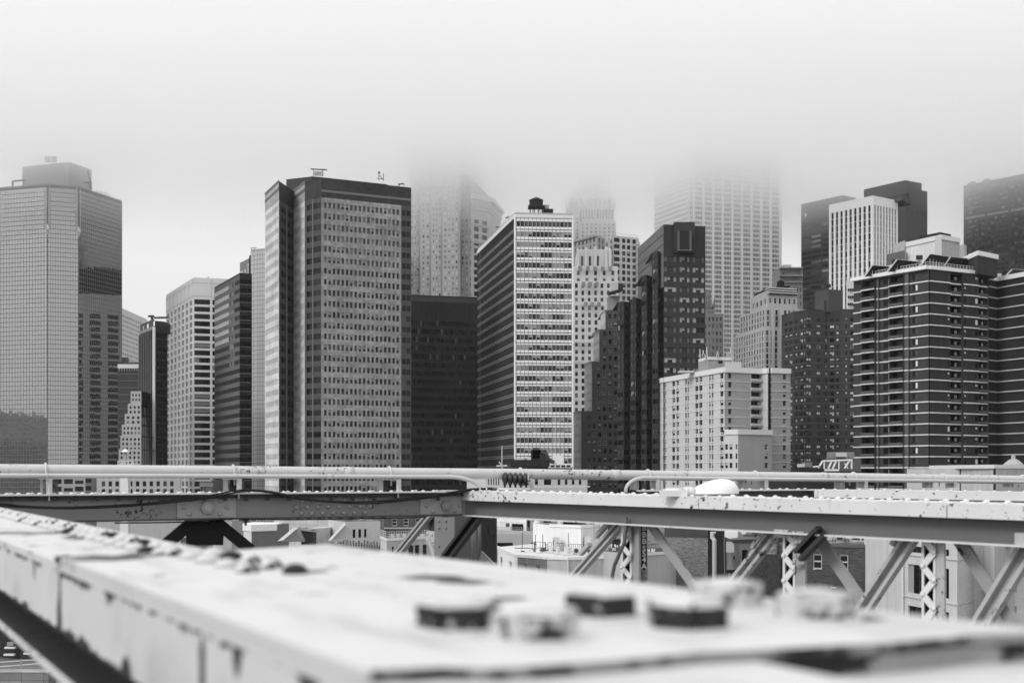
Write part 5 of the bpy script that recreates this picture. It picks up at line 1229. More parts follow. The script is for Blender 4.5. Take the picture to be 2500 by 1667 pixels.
for k in range(22):
    p = at(790 + k * 6.4, 1333, 198); fr.bar(p, p + Vector((0, 0, 1.1)), .07, .07)
for dz in (.4, .75, 1.1): fr.bar(at(788, 1333, 198) + Vector((0, 0, dz)), at(927, 1333, 198) + Vector((0, 0, dz)), .06, .06)
p = at(786, 1334, 197.5); q = at(930, 1334, 197.5); clutter(B, fp, z, 8, 8, 5, .6); B.p('terrace_slab', wall(.12)).box(p.x, p.y, 0, q.x, q.y + 9, p.z)
for k in range(12): p = at(838 + k * 7.2, 1331, 199); B.p('terrace_chair', plain(.02)).box(p.x, p.y, p.z, p.x + .3, p.y + .3, p.z + random.uniform(.4, .9))
p0, p1 = xy(759, 206), xy(806, 210); B.p('annexe', wall(.5)).prism([tuple(p0), tuple(p1), (p1.x, p1.y + 6), (p0.x, p0.y + 6)], 0, zz(1290, 206)); B.finish(300, 6)
B, fp, z = low('brick_house', 'brick house with white framed sash windows behind the truss joint', [(924, 270), (938, 262), (1040, 266)], 1262, [brick(.10, .3), brick(.10, .3)],
    [([(927, 930), (933, 936)], [(1267, 1282)]), ([(957, 970), (985.5, 998), (1015, 1028)], [(1266, 1284)])], depth=10, wts={'sash_light': 1}); B.p('string_course', plain(.4)).box(fp[1].x, fp[1].y - .3, zz(1290, 262), fp[2].x, fp[1].y, zz(1287, 262)); clutter(B, fp, z, 8, 8, 6, .7); B.finish(300, 6)
B, fp, z = low('rooftop_house', 'white house with a railed roof terrace and wide windows behind the truss joint', [(929, 185), (944, 178), (1048, 184)], 1316, [wall(.6, .1), wall(.42, .1)],
    [([(931, 935), (937, 941)], [(1336, 1348)], {'sash_light': 1}), ([(957, 962), (997, 1010), (1013, 1024), (1032, 1042)], [(1334, 1362)], {'black': 1, 'dark': 1})], depth=9, yref=1, cop=plain(.7))
fr = B.p('terrace_railing', plain(.6))
for (p, q, k) in ((fp[0], fp[1], 4), (fp[1], fp[2], 18)):
    for i in range(k + 1): t = p.lerp(q, i / k); fr.bar((t.x, t.y + .2, z), (t.x, t.y + .2, z + 1.1), .06, .06)
    for dz in (.4, .75, 1.1): fr.bar((p.x, p.y + .2, z + dz), (q.x, q.y + .2, z + dz), .05, .05)
for k in range(7): p = fp[1] + Vector((.4 + k * .9, 2)); B.p('terrace_table', plain(.5)).box(p.x, p.y, z, p.x + .5, p.y + .5, z + .7)
B.finish(300, 6)
# behind the joint and right of it
B, fp, z = low('metal_clad_house', 'dark ribbed metal stair house with a door, left of the white panel penthouse', [(1172, 150), (1212, 152)], 1255, [wall(.06, .15)], depth=6)
for k in range(9): q = fp[0].lerp(fp[1], k / 8); B.p('rib', plain(.04)).box(q.x, q.y - .12, 0, q.x + .06, q.y, z)
q = at(1190, 1306, 151); B.p('door', plain(.025)).box(q.x, q.y - .12, q.z, q.x + .85, q.y, zz(1282, 151)); B.finish()
B, fp, z = low('penthouse', 'white panelled penthouse with a porthole window above the terrace railing', [(1208, 210), (1285, 205), (1345, 207)], 1256, [panelled(.72, 1.2, 1.4, .03, .75), wall(.42)],
    [([(1249, 1278)], [(1276, 1296)], {'four': 1}), ([(1287, 1295), (1327, 1347)], [(1270, 1296)], {'pair': 1})], depth=9)
q = at(1239.5, 1281, 207); B.p('porthole', G_MID).lathe((q.x, q.y - .15, q.z), (0, -1, 0), [(.34, 0), (.34, .05)], 16); B.p('porthole_ring', plain(.4)).lathe((q.x, q.y - .12, q.z), (0, -1, 0), [(.4, 0), (.4, .05)], 16)
p0, p1 = xy(1188, 196), xy(1344, 192); B.p('terrace_wall', wall(.36, .12)).prism([tuple(p0), tuple(p1), (p1.x, p1.y + 12), (p0.x, p0.y + 12)], 0, zz(1303, 194))
fr = B.p('terrace_railing', plain(.3))
for k in range(26): q = p0.lerp(p1, .14 + .86 * k / 25); fr.bar((q.x, q.y + .1, zz(1303, 194)), (q.x, q.y + .1, zz(1287, 194)), .05, .05)
for y in (1287, 1291, 1296, 1300): a_, b_ = p0.lerp(p1, .14), p1; fr.bar((a_.x, a_.y + .1, zz(y, 194)), (b_.x, b_.y + .1, zz(y, 194)), .05, .05)
for xa, xb in ((1214, 1252), (1296, 1304)): q = at(xa, 1334, 193); q2 = at(xb, 1324, 193); B.p('window', G_BLACK).box(q.x, q.y - .3, q.z, q2.x, q.y + .3, q2.z)
q = at(1311, 1282, 200); B.p('ventilator', plain(.75)).lathe((q.x, q.y, q.z), (0, 0, 1), [(.35, 0), (.55, .25), (.55, .6), (.35, .8), (.5, .9), (.5, 1.15), (.2, 1.25)], 12); q = at(1304, 1288, 200); B.p('ventilator_base', plain(.02)).box(q.x, q.y, q.z, q.x + 1.1, q.y + 1, q.z + .4)
B.finish(300, 6)
B, fp, z = low('stair_bulkhead', 'bright white roof bulkhead with doors, ladder and black roof units', [(1342, 172), (1418, 168), (1484, 175)], 1284, [wall(.80, .05), wall(.72, .08)], depth=7, yref=1, cop=plain(.8))
for px, y0, y1, w, v in ((1349, 1340, 1310, .95, .55), (1425, 1342, 1308, .9, .6)): q = at(px, y0, 170); B.p('door', plain(v)).box(q.x, q.y - 1.2 if px < 1400 else q.y - 1.6, q.z, q.x + w, q.y, zz(y1, 170))
ld = B.p('ladder', plain(.2))
for px in (1450, 1463): q = at(px, 1318, 167); ld.bar(q, (q.x, q.y, zz(1270, 167)), .06, .06)
for k in range(7): ld.bar(at(1450, 1312 - k * 6, 167), at(1463, 1312 - k * 6, 167), .05, .05, (0, 1, 0))
for px, w in ((1368, .45), (1436, .3), (1457, .3)): q = xy(px, 175); B.p('flue', plain(.7)).lathe((q.x, q.y, z), (0, 0, 1), [(w, 0), (w, 1.5)], 10)
for xa, xb, ya, yb in ((1374, 1450, 1262, 1280), (1380, 1430, 1268, 1284)): p, q = at(xa, yb, 176), at(xb, ya, 176); B.p('roof_unit', plain(.015)).box(p.x, p.y, p.z, q.x, q.y + 2, q.z)
for k in range(5): p = at(1378 + k * 13, 1266, 174); B.p('roof_unit_panel', plain(.6)).box(p.x, p.y, p.z, p.x + .55, p.y + .1, p.z + .5)
B.finish()
B, fp, z = low('flat_roof_building', 'white flat-roofed building with condensers, siding, brick and stucco walls', [(1216, 178), (1264, 160), (1336, 156), (1388, 155), (1500, 158), (1580, 164)], 1355, [wall(.78, .05), brick(.22, .3), wall(.50, .12, streak=.2), wall(.48, .15, streak=.3), wall(.48, .15, streak=.3)],
    [([(1220, 1226.5), (1242, 1249.5)], [(1355, 1387)], {'sash_light': 1}), ([(1278, 1287), (1309, 1318)], [(1375, 1400)], {'sash_light': 1})], depth=17, yref=1, roof=wall(.62, .2), cop=plain(.82))
for px, Y, r, h in ((1345, 165, .36, .95), (1362, 163, .3, .8), (1385, 161, .45, .95), (1316, 166, .3, .7), (1505, 168, .3, .75)):
    q = xy(px, Y); B.p('condenser', plain(.6)).lathe((q.x, q.y, z), (0, 0, 1), [(r, .1), (r, .35), (r * .92, .36), (r * .92, .4), (r, .41), (r, h), (r * 1.1, h), (r * 1.1, h + .08), (r * .4, h + .12)], 14); B.p('condenser_base', plain(.7)).box(q.x - r * 1.3, q.y - r * 1.3, z, q.x + r * 1.3, q.y + r, z + .12)
q = xy(1398, 162); B.p('fan_unit', plain(.65)).box(q.x, q.y, z, q.x + .95, q.y + .4, z + .95); B.p('fan_grille', plain(.05)).lathe((q.x + .5, q.y - .01, z + .5), (0, -1, 0), [(.3, 0), (.3, .03), (.1, .04)], 14)
rl = B.p('roof_railing', plain(.02))
for xa, Ya, xb, Yb, k in ((1300, 172, 1375, 168, 8), (1390, 166, 1440, 165, 10), (1485, 166, 1530, 168, 9), (1578, 164, 1622, 168, 10)):
    p, q = xy(xa, Ya), xy(xb, Yb)
    for i in range(k + 1): t = p.lerp(q, i / k); rl.bar((t.x, t.y, z), (t.x, t.y, z + 1.15), .05, .05)
    rl.bar((p.x, p.y, z + 1.15), (q.x, q.y, z + 1.15), .05, .05)
for px, y0, y1 in ((1275, 1340, 1299), (1307, 1345, 1304), (1325, 1343, 1304), (1425, 1358, 1312)): q = at(px, y0, 170); rl.bar(q, (q.x, q.y, zz(y1, 170)), .09, .09)
q = at(1497, 1345, 170); B.p('roof_cabinet', plain(.015)).box(q.x, q.y, q.z, q.x + 1.1, q.y + 1, q.z + 1.7)
clutter(B, fp[1:], z, 13, 22, 7, .5); q = xy(1385, 154.9); B.p('downpipe', plain(.7)).box(q.x, q.y - .15, 0, q.x + .12, q.y, z); B.finish(300, 6)
B, fp, z = low('stucco_house', 'pale stucco end wall with a railed roof, right of the marker sign', [(1560, 152), (1625, 155)], 1352, [wall(.46, .1, streak=.15)], depth=9, cop=plain(.7)); clutter(B, fp, z, 8, 8, 8, .6); B.finish()
# brick yard
B, fp, z = low('brick_building', 'tall peeling brick back wall with a grey rendered upper part, behind the bridge diagonals', [(1622, 172), (1728, 170), (1776, 178)], 1262, [panelled(.17, .22, .075, .45, 1.7), wall(.03, .3)], depth=12)
p, q = at(1622, 1308, 171.5), at(1728, 1262, 169.5); B.p('render_coat', wall(.07, .3)).obox((fp[0].x, fp[0].y - .08, zz(1310, 171)), (fp[1].x - fp[0].x, fp[1].y - fp[0].y, 0), (0, -.03, 0), (0, 0, 2.8))
clutter(B, fp, z, 10, 10, 10, .8)
B.p('duct', plain(.45)).tube([at(1739, 1300, 169.5), at(1739, 1312, 169.4), at(1744, 1318, 169), at(1744, 1420, 169)], .3, 4); B.p('duct_hood', plain(.55)).box(*(at(1735, 1301, 169.6).to_tuple()), *(at(1746, 1297, 170.2).to_tuple()))
B.p('cable', plain(.25)).tube([at(1770, 1290, 169), at(1768, 1320, 169), at(1769, 1400, 169)], .05, 5)
q = at(1744, 1294, 170); B.p('sign_panel', plain(.6)).box(q.x, q.y - .4, q.z, q.x + .7, q.y - .3, zz(1282, 170)); B.finish()
B, fp, z = low('yard_shed', 'weathered shed with a white door and a dark window between the bridge diagonals', [(1774, 150), (1788, 146), (1850, 148)], 1320, [wall(.18, .5, .85, .6, 2), wall(.24, .5, .85, .6, 2, .4)],
    [None, ([(1812, 1826)], [(1343, 1386)], {'pair': 1})], depth=6, yref=1, cop=plain(.06))
q = at(1788.5, 1392, 146.5); B.p('door', plain(.8)).box(q.x, q.y - .12, q.z, q.x + .46, q.y, zz(1350, 146.5)); q = at(1790.5, 1365, 146); B.p('door_pane', plain(.02)).box(q.x, q.y - .2, q.z, q.x + .15, q.y, q.z + .45)
B.p('wall_cabinet', plain(.45)).box(*(at(1775, 1348, 146).to_tuple()), *(at(1790, 1322, 146.6).to_tuple()))
for k in range(6): q = at(1776 + k * 9, 1420, 144); B.p('balustrade', plain(.01)).bar(q, (q.x, q.y, zz(1394, 144)), .15, .15)
B.p('balustrade', plain(.012)).box(*(at(1774, 1398, 144).to_tuple()), *(at(1806, 1390, 144.3).to_tuple()))
for xa, xb, ya, yb, v in ((1776, 1800, 1297, 1312, .8), (1822, 1845, 1304, 1322, .1), (1843, 1862, 1292, 1318, .06), (1863, 1880, 1288, 1300, .6)): p, q = at(xa, yb, 156), at(xb, ya, 156); B.p('roof_clutter', plain(v)).box(p.x, p.y, p.z, q.x, q.y + 2, q.z)
q = at(1816, 1297, 152); B.p('dish', plain(.7)).lathe(q, (-.4, -1, .3), [(.05, 0), (.3, .05), (.4, .14), (.38, .14), (.05, .05)], 12); B.finish()
B = Bld('chimney', 'round brick stack with flaking white paint behind the laced post', xy(1886, 142), 'chimney')
q = xy(1886, 142); B.p('shaft', panelled(.26, .3, .12, .6, .5)).lathe((q.x, q.y, 0), (0, 0, 1), [(.62, 0), (.6, zz(1325, 142))], 14); B.p('cap', plain(.12)).lathe((q.x, q.y, zz(1325, 142)), (0, 0, 1), [(.7, 0), (.7, .3), (.5, .35)], 14); B.p('plant_tuft', plain(.03)).dome((q.x + .5, q.y, zz(1312, 142)), (0, 0, 1), .5, .6, 7); B.finish()
B, fp, z = low('yard_wall', 'low dark brick yard building at the foot of the round stack', [(1842, 141), (1905, 141)], 1352, [brick(.05, .4)], depth=5); B.finish()
B, fp, z = low('brick_building', 'dark brick house wall with light-framed sash windows behind the bridge diagonals', [(1896, 142), (2205, 136)], 1326, [panelled(.075, .22, .075, .35, 1.2)],
    [([(1985, 2006.5), (2049, 2070.5)], [(1348, 1386)], {'sash_light': 1}), ], depth=10, cop=plain(.12))
q = at(2030, 1431, 139.6); mb = MB(); mb.box(q.x, q.y - .12, q.z, q.x + .8, q.y + .1, zz(1411, 139.6)); part('window', mb, G_DARK, B.e)
for px, Y, w in ((1985, 140.4, 21.5), (2049, 139.1, 21.5), (2030, 139.4, 17)): q = at(px - 1.5, 1388 if w > 20 else 1433, Y); B.p('sill', plain(.5)).box(q.x, q.y - .3, q.z - .08, q.x + (w + 3) / F * Y, q.y, q.z + .06)
p0, p1 = xy(2086, 146), xy(2196, 144); B.p('roof_terrace', wall(.7)).prism([tuple(p0), tuple(p1), (p1.x, p1.y + 4), (p0.x, p0.y + 4)], z - .5, z + 1.9)
for xa, xb in ((2046, 2072), (2084, 2122)): p = at(xa, 1318, 140); B.p('pilaster', brick(.05)).box(p.x, p.y - .1, p.z, p.x + .5, p.y + .5, p.z + 1.1)
clutter(B, fp, z, 9, 20, 9, .6)
rl = B.p('roof_railing', plain(.6))
for k in range(46): q = at(2016 + k * 3.6, 1326, 141); rl.bar(q, (q.x, q.y, q.z + .85), .04, .04)
for dz in (.15, .85): rl.bar(at(2014, 1326, 141) + Vector((0, 0, dz)), at(2182, 1326, 141) + Vector((0, 0, dz)), .05, .05)
for xa, xb, ya, yb, v in ((2032, 2044, 1296, 1316, .35), (2052, 2062, 1298, 1314, .03), (2014, 2030, 1300, 1318, .55)): p, q = at(xa, yb, 144), at(xb, ya, 144); B.p('roof_unit', plain(v)).box(p.x, p.y, p.z, q.x, q.y + 1.5, q.z)
for px in (2095, 2108, 2117): q = at(px, 1318, 140.5); B.p('garden_chair', plain(.02)).lathe((q.x, q.y, q.z), (0, 0, 1), [(.25, 0), (.2, .3), (.3, .5), (.1, .7)], 7)
q = at(2155, 1520, 128); B.p('porch', wall(.3)).box(q.x, q.y, 0, q.x + 2.1, q.y + 2, zz(1455, 128)); B.p('porch_roof', plain(.55)).box(q.x - .3, q.y - .3, zz(1455, 128), q.x + 2.3, q.y + 2, zz(1450, 128)); B.p('porch_door', plain(.05)).box(q.x + .35, q.y - .06, 0, q.x + .95, q.y, zz(1462, 128))
B.finish(300, 6)
mW_ = panelled(.52, .24, .08, .1, .9)
B, fp, z = low('painted_brick_building', 'white painted brick building with tall dark windows, lower right', [(2202, 116), (2337, 108), (2378, 112), (2560, 116)], 1296, [wall(.56, .15, streak=.25), mW_, mW_],
    [([(2217, 2254), (2303, 2317)], [(1330, 1345), (1374, 1443), (1474, 1530)], {'pair': 2, 'sash': 1, 'third': 1}), None, ([(2452, 2482)], [(1379, 1452), (1486, 1545)], {'sash': 2, 'pair': 1})], depth=12)
for y in (1366, 1475):
    for i in (0, 1): n = off(fp[i], fp[i + 1], .1); B.p('string_course', plain(.45)).obox((fp[i].x, fp[i].y, zz(y + 2, 108)), (fp[i + 1].x - fp[i].x, fp[i + 1].y - fp[i].y, 0), tuple(n) + (0,), (0, 0, .08))
q = at(2203, 1500, 115.7); B.p('downpipe', plain(.65)).tube([(q.x, q.y - .1, 0), (q.x, q.y - .1, zz(1345, 115.7))], .11, 8)
q = at(2450, 1330, 113); B.p('vent_opening', plain(.01)).box(q.x, q.y - 1, q.z, q.x + 1.2, q.y + .3, q.z + .35); B.finish(300, 6)
# lower left corner: street
B, fp, z = low('brick_building', 'dark brick corner building with white sills below the near beam, bottom left', [(-90, 222), (118, 214)], 1490, [brick(.03, .4)],
    [([(26, 46), (74, 92), (-20, 0)], [(1546, 1572), (1597, 1640)], {'sash': 1})], depth=14, wts={'sash': 1})
for px, y in ((24, 1576), (22, 1593), (70, 1590), (-24, 1576)): q = at(px, y, 218); B.p('sill', plain(.75)).box(q.x, q.y - 2.4, q.z - .15, q.x + 1.9, q.y - 1.6, q.z + .15)
q = at(30, 1571, 218); B.p('air_conditioner', plain(.3)).box(q.x, q.y - 2.3, q.z, q.x + 1.1, q.y - 1.6, q.z + .6); B.finish(300, 6)
e_ = empty('ramp_railing', tuple(at(40, 1625, 190)), 'thin two-bar railing in front of the dark brick corner building', 'railing')
mb = MB()
for y0, y1 in ((1617, 1606), (1628, 1616)): mb.bar(at(-20, y0, 190), at(130, y1, 190), .12, .12, (0, 1, 0))
part('rail', mb, plain(.6), e_); mb = MB()
for px in (-10, 52, 110): p = at(px, 1640, 190); mb.bar((p.x, p.y, 0), (p.x, p.y, zz(1608, 190)), .12, .12)
part('post', mb, plain(.3), e_)
mb = MB(); p, q = at(-60, 1640, 187), at(118, 1640, 187); mb.box(p.x, p.y, 0, q.x, q.y + 3, p.z); solo('ramp_wall', mb, panelled(.3, 3.5, 1.2, .4, .4), 'patchy pale concrete ramp wall at the bottom left', 'wall')
e_ = empty('parked_car', tuple(xy(152, 195)) + (0,), 'white parked car at the bottom left corner under the near beam', 'car')
cx_, cy_ = xy(158, 195)
mb = MB(); mb.hexa([(cx_ - 2.1, cy_ - .85, .35), (cx_ + 2.1, cy_ - .85, .35), (cx_ + 2.1, cy_ + .85, .35), (cx_ - 2.1, cy_ + .85, .35), (cx_ - 2.0, cy_ - .8, .9), (cx_ + 2.05, cy_ - .8, .95), (cx_ + 2.05, cy_ + .8, .95), (cx_ - 2.0, cy_ + .8, .9)]); part('body', mb, plain(.8, .3), e_)
mb = MB(); mb.hexa([(cx_ - 1.5, cy_ - .8, .92), (cx_ + 1.6, cy_ - .8, .95), (cx_ + 1.6, cy_ + .8, .95), (cx_ - 1.5, cy_ + .8, .92), (cx_ - .8, cy_ - .65, 1.42), (cx_ + 1.1, cy_ - .65, 1.42), (cx_ + 1.1, cy_ + .65, 1.42), (cx_ - .8, cy_ + .65, 1.42)]); part('cabin', mb, glass(.03), e_)
mb = MB(); mb.box(cx_ - .85, cy_ - .66, 1.42, cx_ + 1.15, cy_ + .66, 1.48); part('car_roof', mb, plain(.8, .3), e_)
for dx in (-1.3, 1.3):
    for dy in (-.8, .8):
        mb = MB(); mb.lathe((cx_ + dx, cy_ + dy - .1, .33), (0, 1, 0), [(.33, 0), (.33, .2)], 14); part('wheel', mb, plain(.02), e_)

# ================================================================== BRIDGE
Hh = .20                                   # steel tops lie this far below the eye
ZT = EYE - Hh
PW = lambda rust=.66, v=.74, seed=0.0, **k: paint(v, rust, seed=seed, **k)
P_MID, P_GREY = paint(.42, .60, 9.0, seed=3.0), paint(.33, .62, 9.0, seed=5.0)
P_DARK = paint(.05, .58, 8.0, seed=7.0)
RIV = MB(); RIV.dome((0, 0, 0), (0, 0, 1), .0225, .016, 10, 0, 3)
def rivet_mesh(mat):
    k = 'rivet_' + mat.name
    if k not in VAR: VAR[k] = RIV.mesh('rivet', [mat], smooth=True)
    return VAR[k]
def rivet(root, p, axis, mat, s=1.0, name='rivet'):
    z = Vector(axis).normalized(); x = z.orthogonal().normalized(); y = z.cross(x)
    m = Matrix(((x.x * s, y.x * s, z.x * s, p[0] - root.location.x), (x.y * s, y.y * s, z.y * s, p[1] - root.location.y), (x.z * s, y.z * s, z.z * s, p[2] - root.location.z), (0, 0, 0, 1)))
    return link(name, rivet_mesh(mat), root, m)
def hexprism(mb, o, axis, r, h, n=6, rot=0.0, ch=.12):
    z = Vector(axis).normalized(); x = z.orthogonal().normalized(); y = z.cross(x)
    ring_ = lambda rr, hh: [Vector(o) + (x * math.cos(2 * math.pi * i / n + rot) + y * math.sin(2 * math.pi * i / n + rot)) * rr + z * hh for i in range(n)]
    A, Bq, Cq = ring_(r, 0), ring_(r, h * (1 - ch)), ring_(r * (1 - ch * .6), h)
    for i in range(n):
        j = (i + 1) % n; mb.poly([A[i], A[j], Bq[j], Bq[i]]); mb.poly([Bq[i], Bq[j], Cq[j], Cq[i]])
    mb.poly(Cq)

# ------------------------------------------------------------------ near beam (out of focus)
D = Vector((-.500, .866)); E = Vector((.866, .500))        # along the beam (away) and across it (to the right)
def be(t, e): return D * t + E * e
RB = empty('bridge_beam', tuple(be(2.0, .9)) + (ZT - .5,), 'huge white riveted steel beam blurred in the foreground', 'beam')
LX = RB.location
def tbox(mb, t0, t1, e0, e1, z0, z1):
    a, b_, c_, d_ = be(t0, e0), be(t0, e1), be(t1, e1), be(t1, e0)
    mb.hexa([(a.x, a.y, z0), (b_.x, b_.y, z0), (c_.x, c_.y, z0), (d_.x, d_.y, z0), (a.x, a.y, z1), (b_.x, b_.y, z1), (c_.x, c_.y, z1), (d_.x, d_.y, z1)])
def spot(t, e, z, rx, rz=None): p = be(t, e); return (p.x - LX.x, p.y - LX.y, z - LX.z, rx, rx, rz or rx)
NE = .445                                                 # near edge
def onlip(px, py):
    """pixel on the near vertical lip -> t, z"""
    k = (px - CX) / F; n = E; Y = NE / (k * n.x + n.y); X = k * Y; return (X * D.x + Y * D.y), zz(py, Y)
def ontop(px, py, z=ZT):
    Y = F * (EYE - z) / (py - H); X = (px - CX) / F * Y; return X * D.x + Y * D.y, X * E.x + Y * E.y
def lipspot(px, py, rx, rz): t, z = onlip(px, py + 9); return spot(t, NE, z, rx * 1.7, rz * 1.5)
TS = 2.775                                  # the joint in the lip
lip_spots = [lipspot(268, 1420, .022, .026), lipspot(322, 1436, .010, .02), lipspot(448, 1464, .014, .016), lipspot(483, 1475, .016, .02), lipspot(550, 1492, .012, .013), lipspot(580, 1507, .016, .045), lipspot(495, 1612, .010, .03),
             lipspot(755, 1588, .026, .03), lipspot(790, 1605, .03, .012), lipspot(840, 1618, .03, .012), lipspot(880, 1640, .03, .012), lipspot(155, 1385, .022, .012), lipspot(85, 1370, .010, .03), lipspot(310, 1652, .03, .03), lipspot(205, 1580, .05, .02), lipspot(146, 1530, .02, .05), lipspot(148, 1450, .008, .1)]
top_spots, cov_spots = [], []
for px, py, rx in ((110, 1296, .07), (185, 1304, .05), (228, 1308, .09), (300, 1311, .06), (440, 1352, .05), (395, 1350, .08), (365, 1344, .06), (460, 1360, .06), (215, 1372, .05), (275, 1370, .07), (345, 1362, .06), (560, 1345, .05), (620, 1340, .06), (700, 1334, .08), (20, 1296, .08), (1060, 1418, .06), (1130, 1428, .05), (585, 1366, .03), (640, 1390, .035), (1240, 1470, .03), (2060, 1520, .05), (760, 1402, .04)):
    t, e = ontop(px, py, ZT + .006); (top_spots if t > TS else cov_spots).append(spot(t, e, ZT + (0 if t > TS else .012), rx, .03))
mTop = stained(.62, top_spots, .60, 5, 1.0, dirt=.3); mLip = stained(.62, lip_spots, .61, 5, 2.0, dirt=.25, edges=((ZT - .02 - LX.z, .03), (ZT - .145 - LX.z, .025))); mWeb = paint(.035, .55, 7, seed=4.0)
mb = MB(); tbox(mb, -1.0, 9.5, NE, .854, ZT - .018, ZT); part('top_plate', mb, mTop, RB)
mb = MB(); tbox(mb, -1.0, TS - .006, NE - .001, NE + .016, ZT - .145, ZT - .0185); part('lip', mb, mLip, RB)
mb = MB(); tbox(mb, TS + .006, 9.5, NE - .001, NE + .016, ZT - .145, ZT - .0185); part('lip', mb, mLip, RB)
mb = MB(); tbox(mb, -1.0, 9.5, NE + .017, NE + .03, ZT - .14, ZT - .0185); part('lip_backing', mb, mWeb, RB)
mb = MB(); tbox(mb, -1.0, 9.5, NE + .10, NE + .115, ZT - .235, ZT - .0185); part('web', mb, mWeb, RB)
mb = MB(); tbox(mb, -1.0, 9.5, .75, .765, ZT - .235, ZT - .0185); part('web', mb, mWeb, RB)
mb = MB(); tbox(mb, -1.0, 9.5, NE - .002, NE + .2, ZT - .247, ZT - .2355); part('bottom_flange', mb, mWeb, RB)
mb = MB(); tbox(mb, -1.0, 9.5, NE - .012, NE - .003, ZT - .249, ZT - .234); part('flange_edge', mb, paint(.62, .56, 9, seed=6.0), RB)
# cover plate with the big nuts, right half
mCov = stained(.62, cov_spots, .615, 4, 8.0, dirt=.3)
def plate(name, outline, z0, z1, mat, edge=None, ndark=0):
    mb = MB(); pts = [be(t, e) for t, e in outline]; mb.prism([tuple(p) for p in pts], z0, z1)
    if edge:
        mb.m = [(1 if i < ndark else 0) for i in range(len(mb.m))]; return part(name, mb, [mat, edge], RB)
    return part(name, mb, mat, RB)
mEdge = paint(.22, .47, 5, seed=9.0)
edge_px = [(905, 1655), (1000, 1654), (1080, 1648), (1200, 1652), (1329, 1645), (1480, 1634), (1594, 1622), (1700, 1610), (1820, 1606), (2020, 1594), (2200, 1583), (2381, 1566), (2520, 1560)]
ed = [ontop(px, py, ZT + .004) for px, py in edge_px]
ed = [(t + random.uniform(-.004, .004), e) for t, e in ed]
far = [ontop(px, py, ZT + .012) for px, py in ((2760, 1562), (2500, 1530), (1700, 1440), (1300, 1388), (800, 1328))] + [(TS, NE + .3), (TS, NE - .0015), (ed[0][0], NE - .0015)]
plate('cover_plate', ed + far, ZT + .0005, ZT + .012, mCov, mEdge, len(ed) - 1)
plate('lower_plate', [(-.9, NE + .03), (-.9, 1.5)] + [(t + .04, e) for t, e in ed[::-1]], ZT - .045, ZT - .023, paint(.58, .62, 4, seed=2.5))
mb = MB(); [mb.prism([tuple(be(t + .008, e)) for t, e in ed[i:i + 2]] + [tuple(be(t + .03, e)) for t, e in ed[i:i + 2][::-1]], ZT - .023, ZT + .0003) for i in range(len(ed) - 1)]; part('gap_shade_strip', mb, paint(.3, .475, 4, seed=9.5), RB)  # dark strip added to stand for the shaded gap under the plate
mb = MB(); tbox(mb, TS - .03, TS + .035, NE - .003, .80, ZT + .0004, ZT + .0126); part('joint_strip', mb, paint(.5, .47, 5, seed=9.7), RB)
mNut = paint(.60, .62, 8, seed=11.0); mNutR = paint(.5, .462, 9, seed=12.0)
for k, (px, py) in enumerate(((1116, 1543), (1472, 1511), (1786, 1485), (1305, 1570), (1688, 1543), (2009, 1517))):
    t, e = ontop(px, py, ZT + .012); p = be(t, e) + Vector((p_ := 0.0, .035)); mb = MB()
    hexprism(mb, (p.x, p.y, ZT + .0125), (0, 0, 1), .050, .034, 6, .35 + .37 * k, .14); mb.v = [(x + random.uniform(-.003, .003), y + random.uniform(-.003, .003), z + random.uniform(-.0015, .0015)) for x, y, z in mb.v]
    mb.m = [(0 if i == len(mb.f) - 1 or i % 2 else 1) for i in range(len(mb.f))]
    nt = part('nut', mb, [mNut, (mNutR if k in (0, 1, 4) else paint(.5, .485, 9, seed=13.0))], RB); mb = MB(); mb.lathe((p.x, p.y, ZT + .0455), (0, 0, 1), [(.026, 0), (.024, .003), (.015, .005)], 10); part('bolt_end', mb, mNut, nt); mb = MB(); mb.lathe((p.x, p.y, ZT + .0121), (0, 0, 1), [(.060, 0), (.058, .003), (.05, .0035), (.03, .0036)], 14); part('washer', mb, mNut, nt, smooth=True)
mRw, mRk = paint(.55, .62, 30, seed=14.0), paint(.02, .4, 20, seed=15.0); mRh = paint(.6, .50, 16, seed=16.0)
t0 = ontop(779, 1412)[0]
for k in range(34):
    for row, e in ((0, .755), (1, .685)):
        if k + row * .5 < .4 and row: continue
        t = t0 + .135 * (k + row * .5); p = be(t, e)
        if p.y > 8: continue
        zt_ = ZT + (.0125 if t < TS else .0005)
        rivet(RB, (p.x, p.y, zt_), (0, 0, 1), mRk if (k, row) in ((0, 0), (3, 0), (6, 1), (9, 0), (12, 0), (14, 1)) else (mRh if random.random() < .4 else mRw), random.uniform(1.05, 1.25))

